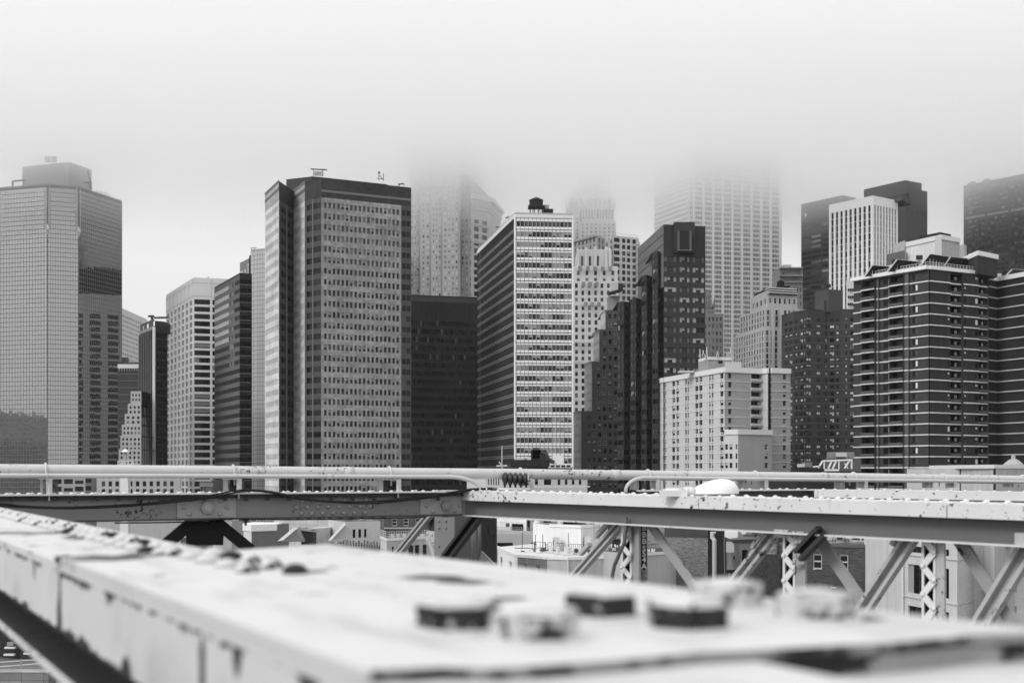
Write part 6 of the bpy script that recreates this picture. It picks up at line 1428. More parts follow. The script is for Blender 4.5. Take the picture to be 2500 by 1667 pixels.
# ------------------------------------------------------------------ second truss: chord with diagonals and laced posts
A2, B2 = Vector((3.75, 6.36)), Vector((-.66, 12.62))
d2 = (B2 - A2).normalized(); n2 = Vector((-d2.y, d2.x))        # n2 points back, away from the camera
if n2.y < 0: n2 = -n2
def pl(px, py, o_=0.0):
    """pixel -> point on the vertical plane of the truss, o_ metres behind the chord's near lip"""
    P = A2 + n2 * o_; k = (px - CX) / F
    # (k*Y, Y) = P + s*d2
    det = -k * d2.y + d2.x; Y = (P.y * d2.x - P.x * d2.y) / det if abs(det) > 1e-9 else P.y
    return Vector((k * Y, Y, zz(py, Y)))
RT = empty('bridge_truss', tuple(A2.lerp(B2, .5)) + (ZT - 2.2,), 'white bridge truss with sloping chord beam, diagonals and zigzag laced posts', 'truss')
def cbox(mb, s0, s1, o0, o1, z0, z1):
    a, b_ = A2 + d2 * s0, A2 + d2 * s1
    P = [a + n2 * o0, a + n2 * o1, b_ + n2 * o1, b_ + n2 * o0]
    mb.obox((P[0].x, P[0].y, z0), tuple(n2 * (o1 - o0)) + (0,), tuple(d2 * (s1 - s0)) + (0,), (0, 0, z1 - z0))
LC = (B2 - A2).length
W_ = paint(.68, .575, 9.0, drips=.25, seed=20.0)
mb = MB(); cbox(mb, -1.2, LC, 0, .46, ZT - .014, ZT); part('top_plate', mb, W_, RT)
s_j = [(-1.2, 1.62), (1.628, 3.9), (3.908, LC)]
for a_, b_ in s_j:
    mb = MB(); cbox(mb, a_, b_, -.001, .014, ZT - .095, ZT - .0145); part('lip', mb, W_, RT)
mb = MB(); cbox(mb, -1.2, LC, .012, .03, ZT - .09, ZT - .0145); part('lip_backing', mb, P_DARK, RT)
mb = MB(); cbox(mb, -1.2, LC - .1, .10, .112, ZT - .26, ZT - .0145); part('web', mb, paint(.13, .60, 10.0, seed=21.0), RT)  # web colour darkened to paint in the shade under the lip
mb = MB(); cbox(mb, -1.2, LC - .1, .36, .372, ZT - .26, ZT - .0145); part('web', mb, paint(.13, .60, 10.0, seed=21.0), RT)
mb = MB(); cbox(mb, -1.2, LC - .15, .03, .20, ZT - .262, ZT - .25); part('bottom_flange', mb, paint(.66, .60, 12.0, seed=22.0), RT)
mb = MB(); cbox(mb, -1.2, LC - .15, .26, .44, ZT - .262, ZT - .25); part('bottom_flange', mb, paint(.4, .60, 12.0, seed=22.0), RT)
s = -1.1; kk = 0
while s < LC - .3:
    for o_ in (.035, .41):
        p = A2 + d2 * (s + (.07 if o_ > .2 else 0)) + n2 * o_; rivet(RT, (p.x, p.y, ZT + .0005), (0, 0, 1), W_)
    s += .155; kk += 1
up3 = lambda: Vector((n2.x, n2.y, 0))
def diag(x0, y0, x1, y1, w, mat, o_=.15, t=.05, double=0.0, ext=1.0):
    p, q = pl(x0, y0, o_), pl(x1, y1, o_); q = p + (q - p) * ext
    m = MB(); n3 = up3(); dr = (q - p).normalized(); side = dr.cross(n3).normalized()
    if not double: m.bar(p, q, t, w, tuple(n3))
    else:
        for s_ in (-1, 1): m.bar(p + side * s_ * double, q + side * s_ * double, t, w, tuple(n3))
        m.bar(p + n3 * .03, q + n3 * .03, .012, double * 2, tuple(n3))
    o = part('diagonal', m, mat, RT); return p, q
DG, DK = paint(.34, .57, 10, seed=23.0), paint(.035, .6, 10, seed=24.0); DL = paint(.47, .575, 10, seed=25.0)
for args in ((1538, 1253, 1398, 1412, .022, DL, .22, .06, .028, 1.6), (1574, 1260, 1700, 1440, .075, DG, .24, .03, 0, 1.5), (1917, 1265, 1772, 1450, .026, DL, .21, .06, .034, 1.5),
             (1984, 1290, 2120, 1490, .085, DG, .26, .03, 0, 1.4), (2246, 1279, 2100, 1500, .026, DL, .20, .06, .038, 1.4), (2317, 1280, 2480, 1530, .085, DG, .26, .03, 0, 1.4), (2542, 1282, 2385, 1540, .028, DL, .19, .06, .044, 1.3),
             (1190, 1229, 1072, 1385, .035, DK, .18, .06, .05, 1.5), (2006, 1297, 1950, 1356, .03, DK, .03, .06, .036, 1.0), (1052, 1252, 955, 1372, .03, DG, .3, .06, .03, 1.6)):
    diag(*args)
for (x0, y0, x1, y1) in ((1455, 1310, 1490, 1272), (1418, 1352, 1440, 1328), (1838, 1335, 1868, 1298), (2180, 1330, 2196, 1300)):   # sleeves on the diagonals
    p, q = pl(x0, y0, .19), pl(x1, y1, .19); m = MB(); m.bar(p, q, .05, .034, tuple(up3())); part('sleeve', m, DL, RT)
def lace_post(x0, x1, xp, ytop, ybot, mat, matp, nz=9, o_=.15, step=.0):
    """two light uprights with zigzag lacing over a dark core and a plate on the right"""
    zb = EYE - 2.1
    infill = MB(); a, b_ = pl(x0 + 2, ytop, o_ + .05), pl(x1 - 1, ytop, o_ + .05); infill.hexa([(a.x, a.y, zb), (b_.x, b_.y, zb), (b_.x + .03, b_.y + .04, zb), (a.x + .03, a.y + .04, zb), (a.x, a.y, a.z), (b_.x, b_.y, b_.z), (b_.x + .03, b_.y + .04, b_.z), (a.x + .03, a.y + .04, a.z)]); part('post_shade_infill', infill, plain(.008), RT)  # black infill stands for the shade inside the hollow post
    w = (x1 - x0) * .17
    for xa in (x0, x1 - w):
        m = MB(); a, b_ = pl(xa, ytop, o_), pl(xa + w, ytop, o_); m.hexa([(a.x, a.y, zb), (b_.x, b_.y, zb), (b_.x + .02, b_.y + .03, zb), (a.x + .02, a.y + .03, zb), (a.x, a.y, a.z), (b_.x, b_.y, b_.z), (b_.x + .02, b_.y + .03, b_.z), (a.x + .02, a.y + .03, a.z)]); part('post_angle', m, mat, RT)
    m = MB(); a, b_ = pl(x1 + 1, ytop, o_ + .005), pl(xp, ytop, o_ - .02 + .0); m.hexa([(a.x, a.y, zb), (b_.x, b_.y, zb), (b_.x + .02, b_.y + .03, zb), (a.x + .02, a.y + .03, zb), (a.x, a.y, a.z), (b_.x, b_.y, b_.z), (b_.x + .02, b_.y + .03, b_.z), (a.x + .02, a.y + .03, a.z)]); part('post_plate', m, matp, RT)
    y = ytop + 2; left = True; dy = (x1 - x0) * 1.02; n3 = up3(); xa, xb = x0 + w * .5, x1 - w * .5
    while y < ybot + 60:
        p, q = pl(xa if left else xb, y, o_ - .012), pl(xb if left else xa, y + dy, o_ - .012 + .01 * 0)
        m = MB(); m.bar(p, q, .010, .045, tuple(n3)); part('lacing_bar', m, paint(.74, .60, 14, seed=26.0), RT)
        rivet(RT, p - n3 * .006, -n3, mat, .8); y += dy; left = not left
lace_post(1516, 1542, 1560, 1276, 1420, paint(.7, .68, 9, seed=27.0), DG)
lace_post(1911, 1941, 1966, 1293, 1460, paint(.72, .68, 9, seed=27.0), DG)
lace_post(2250, 2284, 2306, 1310, 1530, paint(.72, .68, 9, seed=27.0), DL)
# gusset plates
def quadplate(px, mat, o_, th=.014, name='gusset_plate', rv=()):
    p = [pl(x, y, o_) for x, y in px]; n3 = up3() * th; m = MB()
    k = [a - n3 for a in p]; m.poly(k); m.poly([a for a in p[::-1]])
    for i in range(len(p)): j = (i + 1) % len(p); m.poly([k[j], k[i], p[i], p[j]])
    o = part(name, m, mat, RT)
    for x, y in rv: rivet(RT, pl(x, y, o_) - n3 * 1.02, -up3(), mat, .9)
quadplate([(1940, 1364), (1965, 1364), (1965, 1296), (1940, 1296)], DG, .10, rv=[(1948, 1307), (1948, 1324), (1948, 1341), (1966, 1310), (1958, 1324)])
quadplate([(1938, 1378), (1968, 1376), (1968, 1366), (1938, 1368)], DG, .09, rv=[(1942, 1372)])
quadplate([(2008, 1268), (2100, 1275), (2100, 1264), (2008, 1256)], DG, .2)
quadplate([(1893, 1310), (1918, 1312), (1928, 1293), (1893, 1291)], DL, .11, rv=[(1915, 1300), (1940, 1302)])
quadplate([(1524, 1316), (1540, 1316), (1540, 1286), (1524, 1286)], DL, .10, rv=[(1536, 1293), (1536, 1309)])
quadplate([(2480, 1330), (2520, 1330), (2520, 1300), (2480, 1300)], DL, .1)
# central joint: post under the cross girder
quadplate([(1063, 1400), (1112, 1400), (1112, 1262), (1063, 1262)], paint(.20, .6, 9, seed=28.0), .26, name='joint_post', rv=[(1075, 1271), (1092, 1271), (1075, 1288), (1092, 1288), (1075, 1332), (1087, 1362)])
quadplate([(1042, 1327), (1063, 1330), (1063, 1296), (1044, 1295)], DL, .30, name='joint_plate', rv=[(1046, 1302), (1057, 1305), (1046, 1320), (1060, 1322)])
p, q = pl(1046, 1312, .28), pl(1062, 1366, .28); m = MB(); m.bar(p, q, .02, .05, tuple(up3())); part('lacing_bar', m, DL, RT)
quadplate([(1050, 1302), (1062, 1302), (1062, 1260), (1050, 1260)], DK, .36, name='joint_post')
for xa, w, y1, v in ((1155, 12, 1380, .22), (1171, 8, 1400, .12)): p = pl(xa, 1255, .5); q = pl(xa, y1, .5); m = MB(); m.tube([p, q], w / 2 / F * p.y, 10); part('downpipe', m, paint(v, .66, 8, seed=29.0), RT, smooth=True)
quadplate([(1178, 1345), (1212, 1378), (1170, 1374)], DG, .45, name='bracket_plate')

# ------------------------------------------------------------------ cross girder with the pipes, left
G0, G1 = Vector((-4.53, 10.5)), Vector((-.62, 12.33)); dg = (G1 - G0).normalized(); ng = Vector((-dg.y, dg.x))
if ng.y < 0: ng = -ng
def gl(px, py, o_=0.0):
    P = G0 + ng * o_; k = (px - CX) / F; det = -k * dg.y + dg.x; Y = (P.y * dg.x - P.x * dg.y) / det
    return Vector((k * Y, Y, zz(py, Y)))
RG_ = empty('cross_girder', tuple(G0.lerp(G1, .5)) + (ZT - .3,), 'dark riveted cross girder with splice plates and big hexagonal nuts, left', 'girder')
def gbox(mb, px0, px1, o0, o1, z0, z1):
    a, b_ = gl(px0, 1200, 0), gl(px1, 1200, 0); a2, b_2 = Vector((a.x, a.y)), Vector((b_.x, b_.y))
    mb.obox((a2.x + ng.x * o0, a2.y + ng.y * o0, z0), tuple(b_2 - a2) + (0,), tuple(ng * (o1 - o0)) + (0,), (0, 0, z1 - z0))
mGW = paint(.24, .555, 9, seed=30.0, dark=.01); mGF = paint(.60, .60, 10, seed=31.0); mGP = paint(.34, .64, 9, seed=32.0)
mb = MB(); gbox(mb, -500, 1140, .05, .065, ZT - .24, ZT - .012); part('web', mb, mGW, RG_)
mb = MB(); gbox(mb, -500, 1120, -.06, .28, ZT - .011, ZT); part('top_flange', mb, mGF, RG_)
mb = MB(); gbox(mb, -500, 1130, .0, .049, ZT - .05, ZT - .0115); part('top_angle', mb, paint(.035, .6, 9, seed=33.0), RG_)
mb = MB(); gbox(mb, -500, 1130, .0, .18, ZT - .255, ZT - .241); part('bottom_flange', mb, paint(.05, .6, 9, seed=34.0), RG_)
for a_, b_ in ((434, 578), (1029, 1130)): mb = MB(); gbox(mb, a_, b_, .036, .049, ZT - .236, ZT - .05); part('splice_plate', mb, mGP, RG_)
ny = lambda: -Vector((ng.x, ng.y, 0))
for px, py in ((450, 1237.5), (464, 1221), (538, 1222), (555, 1237), (462, 1254), (537, 1254), (1042, 1234), (1056, 1221), (1056, 1248), (1110, 1246), (1123, 1233)):
    rivet(RG_, gl(px, py, .0355), ny(), mGP, 1.0)
for k in range(8):
    rivet(RG_, gl(724 + k * 25.7, 1238 - k * .4, .0495), ny(), mGP, 1.0)
    if k < 7: rivet(RG_, gl(736 + k * 25.9, 1253 - k * .4, .0495), ny(), mGP, 1.0)
    if k in (0, 1, 2): rivet(RG_, gl(737 + k * 26, 1224, .0495), ny(), mGP, .9)
    if k in (4, 5, 6): rivet(RG_, gl(737 + k * 26, 1220, .0495), ny(), mGP, .9)
k = 0
for px in range(-60, 1060, 26):
    rivet(RG_, gl(px + random.uniform(-2, 2), 1203, .0) + Vector((0, 0, ZT + .0005 - gl(px, 1203, .0).z)), (0, 0, 1), paint(.74, .66, 20, seed=35.0), 1.0)
    if k % 2: p = gl(px + 9, 1203, .12); rivet(RG_, (p.x, p.y, ZT + .0005), (0, 0, 1), paint(.74, .66, 20, seed=35.0), 1.0)
    if k % 2: rivet(RG_, gl(px + 12, 1217, -.001), ny(), P_DARK, .95)
    p = gl(px + 8, 1271, .03); 
    if 690 < px < 930: rivet(RG_, (p.x, p.y, ZT - .2555), (0, 0, -1), P_DARK, 1.0)
    k += 1
for px, py, r in ((506, 1238.5, .066), (1088, 1234, .058)):
    p = gl(px, py, .0355); mb = MB(); hexprism(mb, p, ny(), r, .035, 6, .3, .12); nt = part('hex_nut', mb, mGP if px < 900 else mGW, RG_)
    mb = MB(); mb.lathe(p + ny() * .035, ny(), [(r * .55, 0), (r * .52, .018), (r * .18, .020), (r * .16, .014)], 18); part('pin_end', mb, mGP if px < 900 else mGW, nt)
# dark hanger under the girder
m = MB()
for a_, b_ in (((482, 1264), (400, 1332)), ((516, 1264), (612, 1342))): m.bar(gl(*a_, .12), gl(*b_, .12), .06, .11, tuple(-ny()))
p0, p1 = gl(452, 1272, .15), gl(545, 1272, .15); m.poly([gl(452, 1272, .1), gl(455, 1330, .1), gl(545, 1330, .1), gl(548, 1272, .1)]); part('hanger', m, plain(.01), RG_)
mb = MB(); p = gl(600, 1272, .06); mb.lathe((p.x, p.y, ZT - .256), (0, 0, -1), [(.03, 0), (.03, .02), (.012, .02), (.012, .06)], 8); part('hanging_bolt', mb, P_DARK, RG_)

# pale end plate where the girder meets the chord
mb = MB(); a, b_ = pl(1092, 1203, -.02), pl(1230, 1203, -.02)
m = MB(); p = [gl(1085, 1200, -.02), gl(1165, 1200, -.02)]; gbox(m, 1082, 1168, -.07, .1, ZT + .001, ZT + .012); part('end_plate', m, paint(.7, .58, 14, seed=36.0), RG_)

# beam beyond, right: third chord
RC = empty('bridge_beam', tuple(xy(2250, 12.8)) + (ZT - .2,), 'pale riveted beam seen just above the truss chord at far right', 'beam')
p0, p1 = xy(1988, 13.6), xy(2700, 11.2); dd = (p1 - p0).normalized(); nn = Vector((-dd.y, dd.x))
def rbox(mb, l0, l1, o0, o1, z0, z1): a = p0 + dd * l0 + nn * o0; mb.obox((a.x, a.y, z0), tuple(dd * (l1 - l0)) + (0,), tuple(nn * (o1 - o0)) + (0,), (0, 0, z1 - z0))
LL = (p1 - p0).length
mb = MB(); rbox(mb, 0, LL, 0, .4, ZT - .012, ZT); part('top_plate', mb, W_, RC)
mb = MB(); rbox(mb, 0, LL, -.001, .014, ZT - .088, ZT - .0125); part('lip', mb, W_, RC)
mb = MB(); rbox(mb, -.01, LL, .08, .09, ZT - .24, ZT - .0125); part('web', mb, P_DARK, RC)
mb = MB(); rbox(mb, -.42, -.02, .0, .3, ZT - .01, ZT); part('stub_plate', mb, W_, RC)
k = .1
while k < LL: p = p0 + dd * k + nn * .03; rivet(RC, (p.x, p.y, ZT + .0005), (0, 0, 1), W_, .95); k += .155
RD = empty('cross_girder', tuple(xy(1900, 13.3)) + (ZT - .2,), 'dark cross girder length between the lamp and the far right beam', 'girder')
mb = MB(); a, b_ = xy(1560, 12.9), xy(1985, 13.7); mb.obox((a.x, a.y, ZT - .012), tuple(b_ - a) + (0,), (0, .3, 0), (0, 0, .012)); part('top_flange', mb, mGF, RD)
mb = MB(); mb.obox((a.x, a.y + .05, ZT - .2), tuple(b_ - a) + (0,), (0, .02, 0), (0, 0, .186)); part('web', mb, P_DARK, RD)
for k in range(18): p = a.lerp(b_, (k + .5) / 18); rivet(RD, (p.x, p.y + .04 + (k % 2) * .12, ZT + .0005), (0, 0, 1), mGF, 1.0)

# ------------------------------------------------------------------ pipes
def pipe_pt(px, py, o_=.12): return gl(px, py, o_)
RP = empty('water_pipe', tuple(pipe_pt(1250, 1160)), 'thick pale steel pipe running the whole width at eye level', 'pipe')
cl = [(-260, 1144), (0, 1147.5), (560, 1151), (1000, 1155), (1300, 1157), (1530, 1159.5), (1850, 1162.5), (2100, 1165.5), (2500, 1171), (2800, 1175)]
path = [pipe_pt(x, y) for x, y in cl]; mPipe = paint(.54, .575, 11, seed=40.0)
mb = MB(); mb.tube(path, .056, 20); part('pipe', mb, mPipe, RP, smooth=True)
def interp(x):
    for (x0, y0), (x1, y1) in zip(cl, cl[1:]):
        if x0 <= x <= x1: return y0 + (y1 - y0) * (x - x0) / (x1 - x0)
for xa, xb in ((838, 862), (1493, 1512), (2005, 2018), (2422, 2432)):
    mb = MB(); mb.tube([pipe_pt(xa, interp(xa)), pipe_pt(xb, interp(xb))], .0595, 20); part('coupling', mb, mPipe, RP, smooth=True)
for x in (111, 569, 950, 1270, 1581, 1843, 2083, 2302, 2496):
    c_ = pipe_pt(x, interp(x)); mb = MB(); n3 = Vector((ng.x, ng.y, 0)); pts = [c_ - n3 * .064 + Vector((0, 0, -.13))]
    for i in range(9): an = math.pi - math.pi * i / 8; pts.append(c_ + n3 * (.064 * math.cos(an)) + Vector((0, 0, .064 * math.sin(an))))
    pts.append(c_ + n3 * .064 + Vector((0, 0, -.10))); mb.tube(pts, .0085, 8); part('u_bolt', mb, paint(.62, .72, 12, seed=41.0), RP, smooth=True)
# small conduits
def conduit(name_label, pts, r=.021, clips=()):
    RQ = empty('conduit', tuple(pts[0]), name_label, 'conduit'); mb = MB()
    sm = [pts[0]]
    for i in range(1, len(pts) - 1): sm += [pts[i]]
    sm.append(pts[-1]); mb.tube(sm, r, 14); part('tube', mb, paint(.54, .66, 11, seed=42.0), RQ, smooth=True)
    for c_ in clips:
        m = MB(); n3 = Vector((ng.x, ng.y, 0)); q = [c_ - n3 * (r + .004) + Vector((0, 0, -.05))] + [c_ - n3 * ((r + .004) * math.cos(math.pi * i / 6)) + Vector((0, 0, (r + .004) * math.sin(math.pi * i / 6))) for i in range(7)] + [c_ + n3 * (r + .004) + Vector((0, 0, -.05))]
        m.tube(q, .004, 6); part('clip', m, paint(.5, .7, 12, seed=43.0), RQ, smooth=True)
    return RQ
cx0 = lambda x, y: gl(x, y, .02)
bend = [cx0(1095 + 77 * math.sin(a_), 1196.5 - 33 * math.cos(a_)) for a_ in [math.pi / 2 * i / 8 for i in range(9)]]
RQ = conduit('thin pale conduit below the pipe, bending down at the girder end', [cx0(-260, 1158.5), cx0(0, 1160.5), cx0(580, 1162), cx0(900, 1163)] + bend + [cx0(1172, 1205)], clips=[cx0(116, 1161), cx0(578, 1162), cx0(961, 1163.3)])
mb = MB(); mb.tube([cx0(800, 1162.5), cx0(813, 1162.6)], .0245, 14); part('coupling', mb, paint(.54, .66, 11, seed=42.0), RQ, smooth=True)
bend = [cx0(1575 - 47 * math.sin(a_), 1196.5 - 31 * math.cos(a_)) for a_ in [math.pi / 2 * (8 - i) / 8 for i in range(9)]]
conduit('thin pale conduit below the pipe, rising from the chord and running right', [cx0(1528, 1205)] + bend + [cx0(1850, 1168.5), cx0(2100, 1171.5), cx0(2500, 1176), cx0(2800, 1180)], .020, clips=[cx0(1600, 1166), cx0(1868, 1169), cx0(2108, 1171.8), cx0(2326, 1174)])
# channel stands carrying the pipes
for (xa, xb, yt, lab) in ((98, 126, 1167, 'leftmost steel channel stand carrying the pipes on the girder'), (552, 589, 1167.5, 'channel stand on the girder above the big hexagonal nut'), (932, 978, 1169, 'channel stand on the girder, left of the conduit bend'),
                        (1558, 1610, 1170, 'channel stand behind the conduit rising from the chord'), (1823, 1875, 1171, 'channel stand just right of the white lamp'), (2062, 2118, 1173, 'channel stand at the start of the far right beam'), (2278, 2336, 1176, 'channel stand second from the right edge'), (2476, 2530, 1179, 'rightmost channel stand under the pipes')):
    RS = empty('pipe_stand', tuple(gl(xa, 1200, .0)), lab, 'stand', 'stands carrying the pipes'); ms = paint(.52, .62, 12, seed=44.0)
    a, b_ = gl(xa, yt + 2, .0), gl(xb, yt + 2, .0); zb = ZT; dv = (b_ - a); dv.z = 0; dv.normalize(); n3 = Vector((ng.x, ng.y, 0)); w = .045
    mb = MB(); mb.obox((b_.x, b_.y, zb), tuple(dv * .006), tuple(n3 * .20), (0, 0, b_.z - zb)); mb.obox((b_.x - dv.x * w, b_.y - dv.y * w, zb), tuple(dv * w), tuple(n3 * .006), (0, 0, b_.z - zb)); part('upright', mb, ms, RS)
    mb = MB(); mb.obox((a.x, a.y + .03, zb), tuple(dv * .012), tuple(n3 * .18), (0, 0, a.z - zb)); part('upright', mb, paint(.30, .55, 12, seed=45.0), RS)
    mb = MB(); mb.obox((a.x, a.y, b_.z), tuple(Vector((b_.x - a.x, b_.y - a.y, 0)) + dv * .006), tuple(n3 * .2), (0, 0, .006)); part('top_plate', mb, ms, RS)
    mb = MB(); mb.obox((a.x, a.y + .15, zb), tuple(Vector((b_.x - a.x, b_.y - a.y, 0))), tuple(n3 * .01), (0, 0, (b_.z - zb) * .97)); part('back_plate', mb, paint(.10, .5, 12, seed=46.0), RS) if xa < 1000 else None
    if xa < 1000:
        q = gl(xb - 6, 1200, -.03); mb = MB(); mb.lathe((q.x, q.y, ZT), (0, 0, 1), [(.028, 0), (.028, .006), (.017, .007), (.017, .022), (.009, .023), (.009, .07)], 10); part('bolt', mb, paint(.55, .6, 12, seed=47.0), RS)
        mb = MB(); mb.lathe((q.x, q.y, ZT - .0115), (0, 0, -1), [(.008, 0), (.008, .045)], 8); part('bolt_tail', mb, paint(.5, .6, 12, seed=47.0), RS)
# black cables draped along the girder
def cat(a, b_, n=10): return [a.lerp(b_, i / n) for i in range(n + 1)]
def drape(pts, o_, wig=0.0):
    P_ = [gl(x, y, o_) for x, y in pts]; out = []
    for i in range(len(P_) - 1):
        p0 = P_[max(i - 1, 0)]; p1, p2 = P_[i], P_[i + 1]; p3 = P_[min(i + 2, len(P_) - 1)]
        for k in range(6):
            t = k / 6; out.append(.5 * ((2 * p1) + (p2 - p0) * t + (2 * p0 - 5 * p1 + 4 * p2 - p3) * t * t + (3 * p1 - p0 - 3 * p2 + p3) * t ** 3) + Vector((0, 0, random.uniform(-wig, wig))))
    return out + [P_[-1]]
base = [(-120, 1222), (0, 1231), (60, 1236), (150, 1239.5), (250, 1236), (340, 1230), (430, 1223), (500, 1214), (590, 1198), (660, 1200), (730, 1215), (800, 1223), (900, 1225), (1000, 1218), (1080, 1206), (1150, 1195), (1205, 1193)]
for k, (dy, o_, lab) in enumerate(((-2.2, -.085, 'uppermost black cable draped along the girder'), (0, -.095, 'middle black cable draped along the girder'), (2.4, -.10, 'lowest black cable of the bundle draped along the girder'))):
    mb = MB(); mb.tube(drape([(x + random.uniform(-8, 8), y + dy + random.uniform(-1.2, 1.2)) for x, y in base], o_), .0075, 7); solo('cable', mb, plain(.008, .35), lab, 'cable', 'black cables on the girder', smooth=True)
mb = MB(); mb.tube(drape([(280, 1276), (430, 1274), (570, 1266), (700, 1268), (900, 1265), (1040, 1262)], -.03), .007, 7); solo('cable', mb, plain(.01, .4), 'thin black cable along the bottom edge of the girder', 'cable', 'black cables on the girder', smooth=True)
# black ribbed insulator on the chord
RI = empty('insulator', tuple(gl(1255, 1200, -.0)), 'black ribbed insulator lying on the white chord end', 'insulator')
pA, pB = gl(1226, 1168, .05), gl(1291, 1170, -.05); ax = (pB - pA); Lx = ax.length; mb = MB(); prof = [(.02, 0)]
for k in range(5): u = Lx * (.02 + k * .19); prof += [(.028, u), (.066, u + .01), (.072, u + .035), (.05, u + .05), (.034, u + .055)]
mb.lathe(pA, ax, prof, 18); part('ribbed_body', mb, paint(.012, .75, 14, rough=.3, seed=50.0), RI, smooth=True)
mb = MB(); mb.lathe(pB - ax * .06, ax, [(.064, 0), (.064, .012), (.03, .016), (.028, .03), (.01, .034)], 18); part('end_cap', mb, paint(.45, .55, 20, seed=51.0), RI, smooth=True)
for k in range(5): q = pA.lerp(pB, .1 + k * .2); mb = MB(); mb.box(q.x - .012, q.y - .01, ZT + .03, q.x + .012, q.y + .01, q.z - .03); part('clip', mb, plain(.02), RI)
mb = MB(); a, b_ = gl(1215, 1190, .0), gl(1296, 1190, -.03); mb.obox((a.x, a.y - .04, ZT + .0125), tuple(Vector((b_.x - a.x, b_.y - a.y, 0))), (0, .14, 0), (0, 0, .022)); part('base_plate', mb, paint(.7, .6, 14, seed=52.0), RI)
mb = MB(); a = gl(1291, 1185, .08); mb.box(a.x, a.y, ZT, a.x + .05, a.y + .05, zz(1168, a.y)); part('bracket', mb, paint(.5, .66, 12, seed=53.0), RI)
for px in (1172, 1188, 1258): q = pl(px, 1200, -.015); mb = MB(); mb.lathe((q.x, q.y, ZT + .0005), (0, 0, 1), [(.014, 0), (.014, .012), (.007, .013), (.007, .045)], 8); part('stud', mb, paint(.6, .6, 12, seed=53.0), RT)
# white lamp head lying along the chord
RLm = empty('street_lamp', tuple(pl(1740, 1205, .3)), 'white egg-shaped street lamp head on a pipe arm behind the chord', 'lamp')
c_ = pl(1745, 1199, .42); Yl = c_.y; ux = Vector((dg.x, dg.y, 0)); uy = Vector((ng.x, ng.y, 0)); mb = MB(); Lh = 133 / F * Yl / 2 * 1.05; k0 = len(mb.v); N, S = 14, 18
for i in range(N + 1):
    x = -1 + 2 * i / N; r = (max(0, 1 - abs(x) ** (2.6 if x > 0 else 1.5))) ** .5; hgt = .118 * r * (1.0 + .25 * x)
    for j in range(S + 1):
        an = math.pi * j / S; mb.v.append(tuple(c_ + ux * (x * Lh) + uy * (math.cos(an) * .10 * r) + Vector((0, 0, -.02 + math.sin(an) * hgt))))
for i in range(N):
    for j in range(S): a_ = k0 + i * (S + 1) + j; mb.f.append((a_, a_ + 1, a_ + S + 2, a_ + S + 1)); mb.m.append(0)
part('hood', mb, plain(.88, .3), RLm, smooth=True)
mb = MB(); mb.tube([c_ + ux * (Lh * x) + Vector((0, 0, -.022)) for x in (-.9, -.4, .3, .85)], [.03, .07, .075, .04], 14); part('rim', mb, plain(.5, .4), RLm, smooth=True)
q = c_ - ux * Lh; mb = MB(); mb.tube([q + ux * .03, q - ux * .04], [.036, .042], 14); mb.tube([q - ux * .04, q - ux * .07], [.042, .033], 14); mb.tube([q - ux * .07, q - ux * .24], .030, 14); part('arm', mb, paint(.7, .72, 11, seed=54.0), RLm, smooth=True)
mb = MB(); a = q - ux * .3; mb.box(a.x, a.y - .03, ZT, a.x + .22, a.y + .05, ZT + .05); part('arm_bracket', mb, paint(.7, .64, 11, seed=55.0), RLm)
# marker sign on a capped tube
RSg = empty('marker_sign', tuple(pl(1566, 1415, .12)), 'grey capped tube with a black plate lettered BBBS54A in white', 'sign')
_sc = pl(1570, 1330, .28)
def sg_(px, py, o_=0.0): return Vector((_sc.x + (px - 1570) / F * _sc.y, _sc.y + o_, zz(py, _sc.y)))
pt, pb = sg_(1570, 1262), sg_(1570, 1405); r = 11 / F * pt.y; mb = MB(); mb.tube([pt, pb], r, 16); part('tube', mb, paint(.30, .72, 9, seed=56.0), RSg, smooth=True)
mb = MB(); mb.lathe(sg_(1570, 1401), (0, 0, -1), [(r * 1.12, 0), (r * 1.12, .022), (r * 1.06, .024), (r * 1.04, .05), (r * .7, .072), (r * .2, .08)], 16); part('end_cap', mb, paint(.26, .7, 9, seed=57.0), RSg, smooth=True)
mb = MB(); p = sg_(1562, 1405, .10); q = sg_(1562, 1262, .10); mb.obox((p.x - .06, p.y, p.z - .3), (.05, .03, 0), (-.03, .06, 0), (0, 0, q.z - p.z + .3)); part('backing_channel', mb, paint(.16, .7, 9, seed=58.0), RSg)
mb = MB(); mb.obox((p.x - .07, p.y - .02, zz(1336, p.y)), (.045, .02, 0), (-.02, .045, 0), (0, 0, 52 / F * p.y)); part('junction_box', mb, paint(.20, .7, 9, seed=58.0), RSg)
n3 = -Vector((c_.x * 0 + sg_(1571, 1340).x * .0, 1, 0)); fx = Vector((1, .05, 0)).normalized(); fn = Vector((.05, -1, 0)).normalized()
ptop, pbot = sg_(1567, 1281), sg_(1567, 1390); Yp = ptop.y - r - .004
w = 14 / F * Yp; x0 = (1565 - CX) / F * Yp
for ya, yb in ((1281, 1329.5), (1330.5, 1390)):
    mb = MB(); mb.box(x0, Yp - .002, zz(yb, Yp), x0 + w, Yp + .004, zz(ya, Yp)); part('plate', mb, plain(.008, .4), RSg)
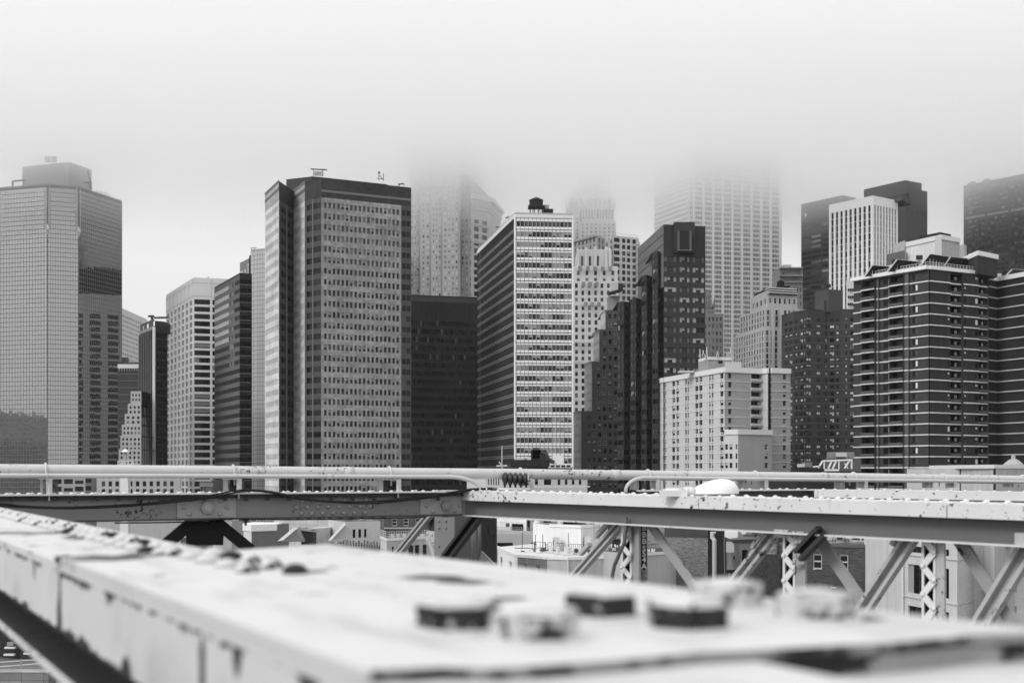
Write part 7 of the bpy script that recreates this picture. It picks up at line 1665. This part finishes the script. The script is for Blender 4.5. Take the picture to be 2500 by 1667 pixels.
for ch, yc in zip('BBBS54A', (1288.5, 1305, 1321, 1339, 1351.5, 1366, 1382)):
    cu = bpy.data.curves.new('letter', 'FONT'); cu.body = ch; cu.size = 11.5 / F * Yp * 1.62; cu.align_x = 'CENTER'; cu.align_y = 'CENTER'; cu.extrude = .0006; cu.offset = .002; cu.materials.append(plain(.85))
    tmp = bpy.data.objects.new('letter_curve', cu); C.objects.link(tmp); bpy.context.view_layer.update(); me = bpy.data.meshes.new_from_object(tmp.evaluated_get(bpy.context.evaluated_depsgraph_get())); bpy.data.objects.remove(tmp)
    o = link('letter', me, RSg, Matrix.Translation(Vector((x0 + w * .52, Yp - .0035, zz(yc, Yp))) - RSg.location) @ Matrix.Rotation(R(90), 4, 'X'))
# black hose
mb = MB(); hp = [pl(1528, 1262, .05), pl(1528, 1290, .05), pl(1524, 1325, .03), pl(1512, 1352, .02), pl(1500, 1380, .02), pl(1495, 1405, .03), pl(1497, 1470, .03)]
mb.tube(hp, .017, 10); solo('hose', mb, paint(.10, .7, 9, seed=59.0), 'thick dark hose curving down beside the leftmost laced post', 'hose', smooth=True)

# ================================================================== AIR
def air(name, x0, y0, z0, x1, y1, z1, dens, aniso=0.0, lean=0.0, skew=0.0):
    mb = MB(); mb.hexa([(x0, y0, z0), (x1, y0, z0), (x1, y1, z0), (x0, y1 - skew, z0), (x0, y0 + lean, z1), (x1, y0 + lean, z1), (x1, y1, z1), (x0, y1 - skew, z1)]); m = bpy.data.materials.new(name); m.use_nodes = True; nt = m.node_tree; nt.nodes.clear()
    out = nt.nodes.new('ShaderNodeOutputMaterial'); pv = nt.nodes.new('ShaderNodeVolumePrincipled'); pv.inputs['Color'].default_value = g(1.0); pv.inputs['Anisotropy'].default_value = aniso; pv.inputs['Density'].default_value = dens
    nt.links.new(pv.outputs[0], out.inputs['Volume'])
    o = link(name, mb.mesh(name, [m])); o['kind'] = 'stuff'; return o, nt, pv
o, nt, pv = air('haze', -1400, -60, -1, 1400, 1500, 300, .00004)
tag(o, 'thin pale haze filling the air over the whole city', 'haze')
for k, (z, dn) in enumerate(((128, .0034), (142, .0052), (156, .008), (168, .013))):
    o, nt, pv = air('haze', -430 - k, 560 - (z - 128) * 1.8, EYE + z, 520 + k, 905 - k * 2, EYE + 200 - k * .5, dn, .75, -(200 - z) * 1.8, 255)  # these volumes are low cloud, named haze
    tag(o, '%s layer of low cloud that swallows the tower tops' % ('thin lowest', 'second', 'third', 'densest upper')[k], 'cloud', 'low cloud layers')
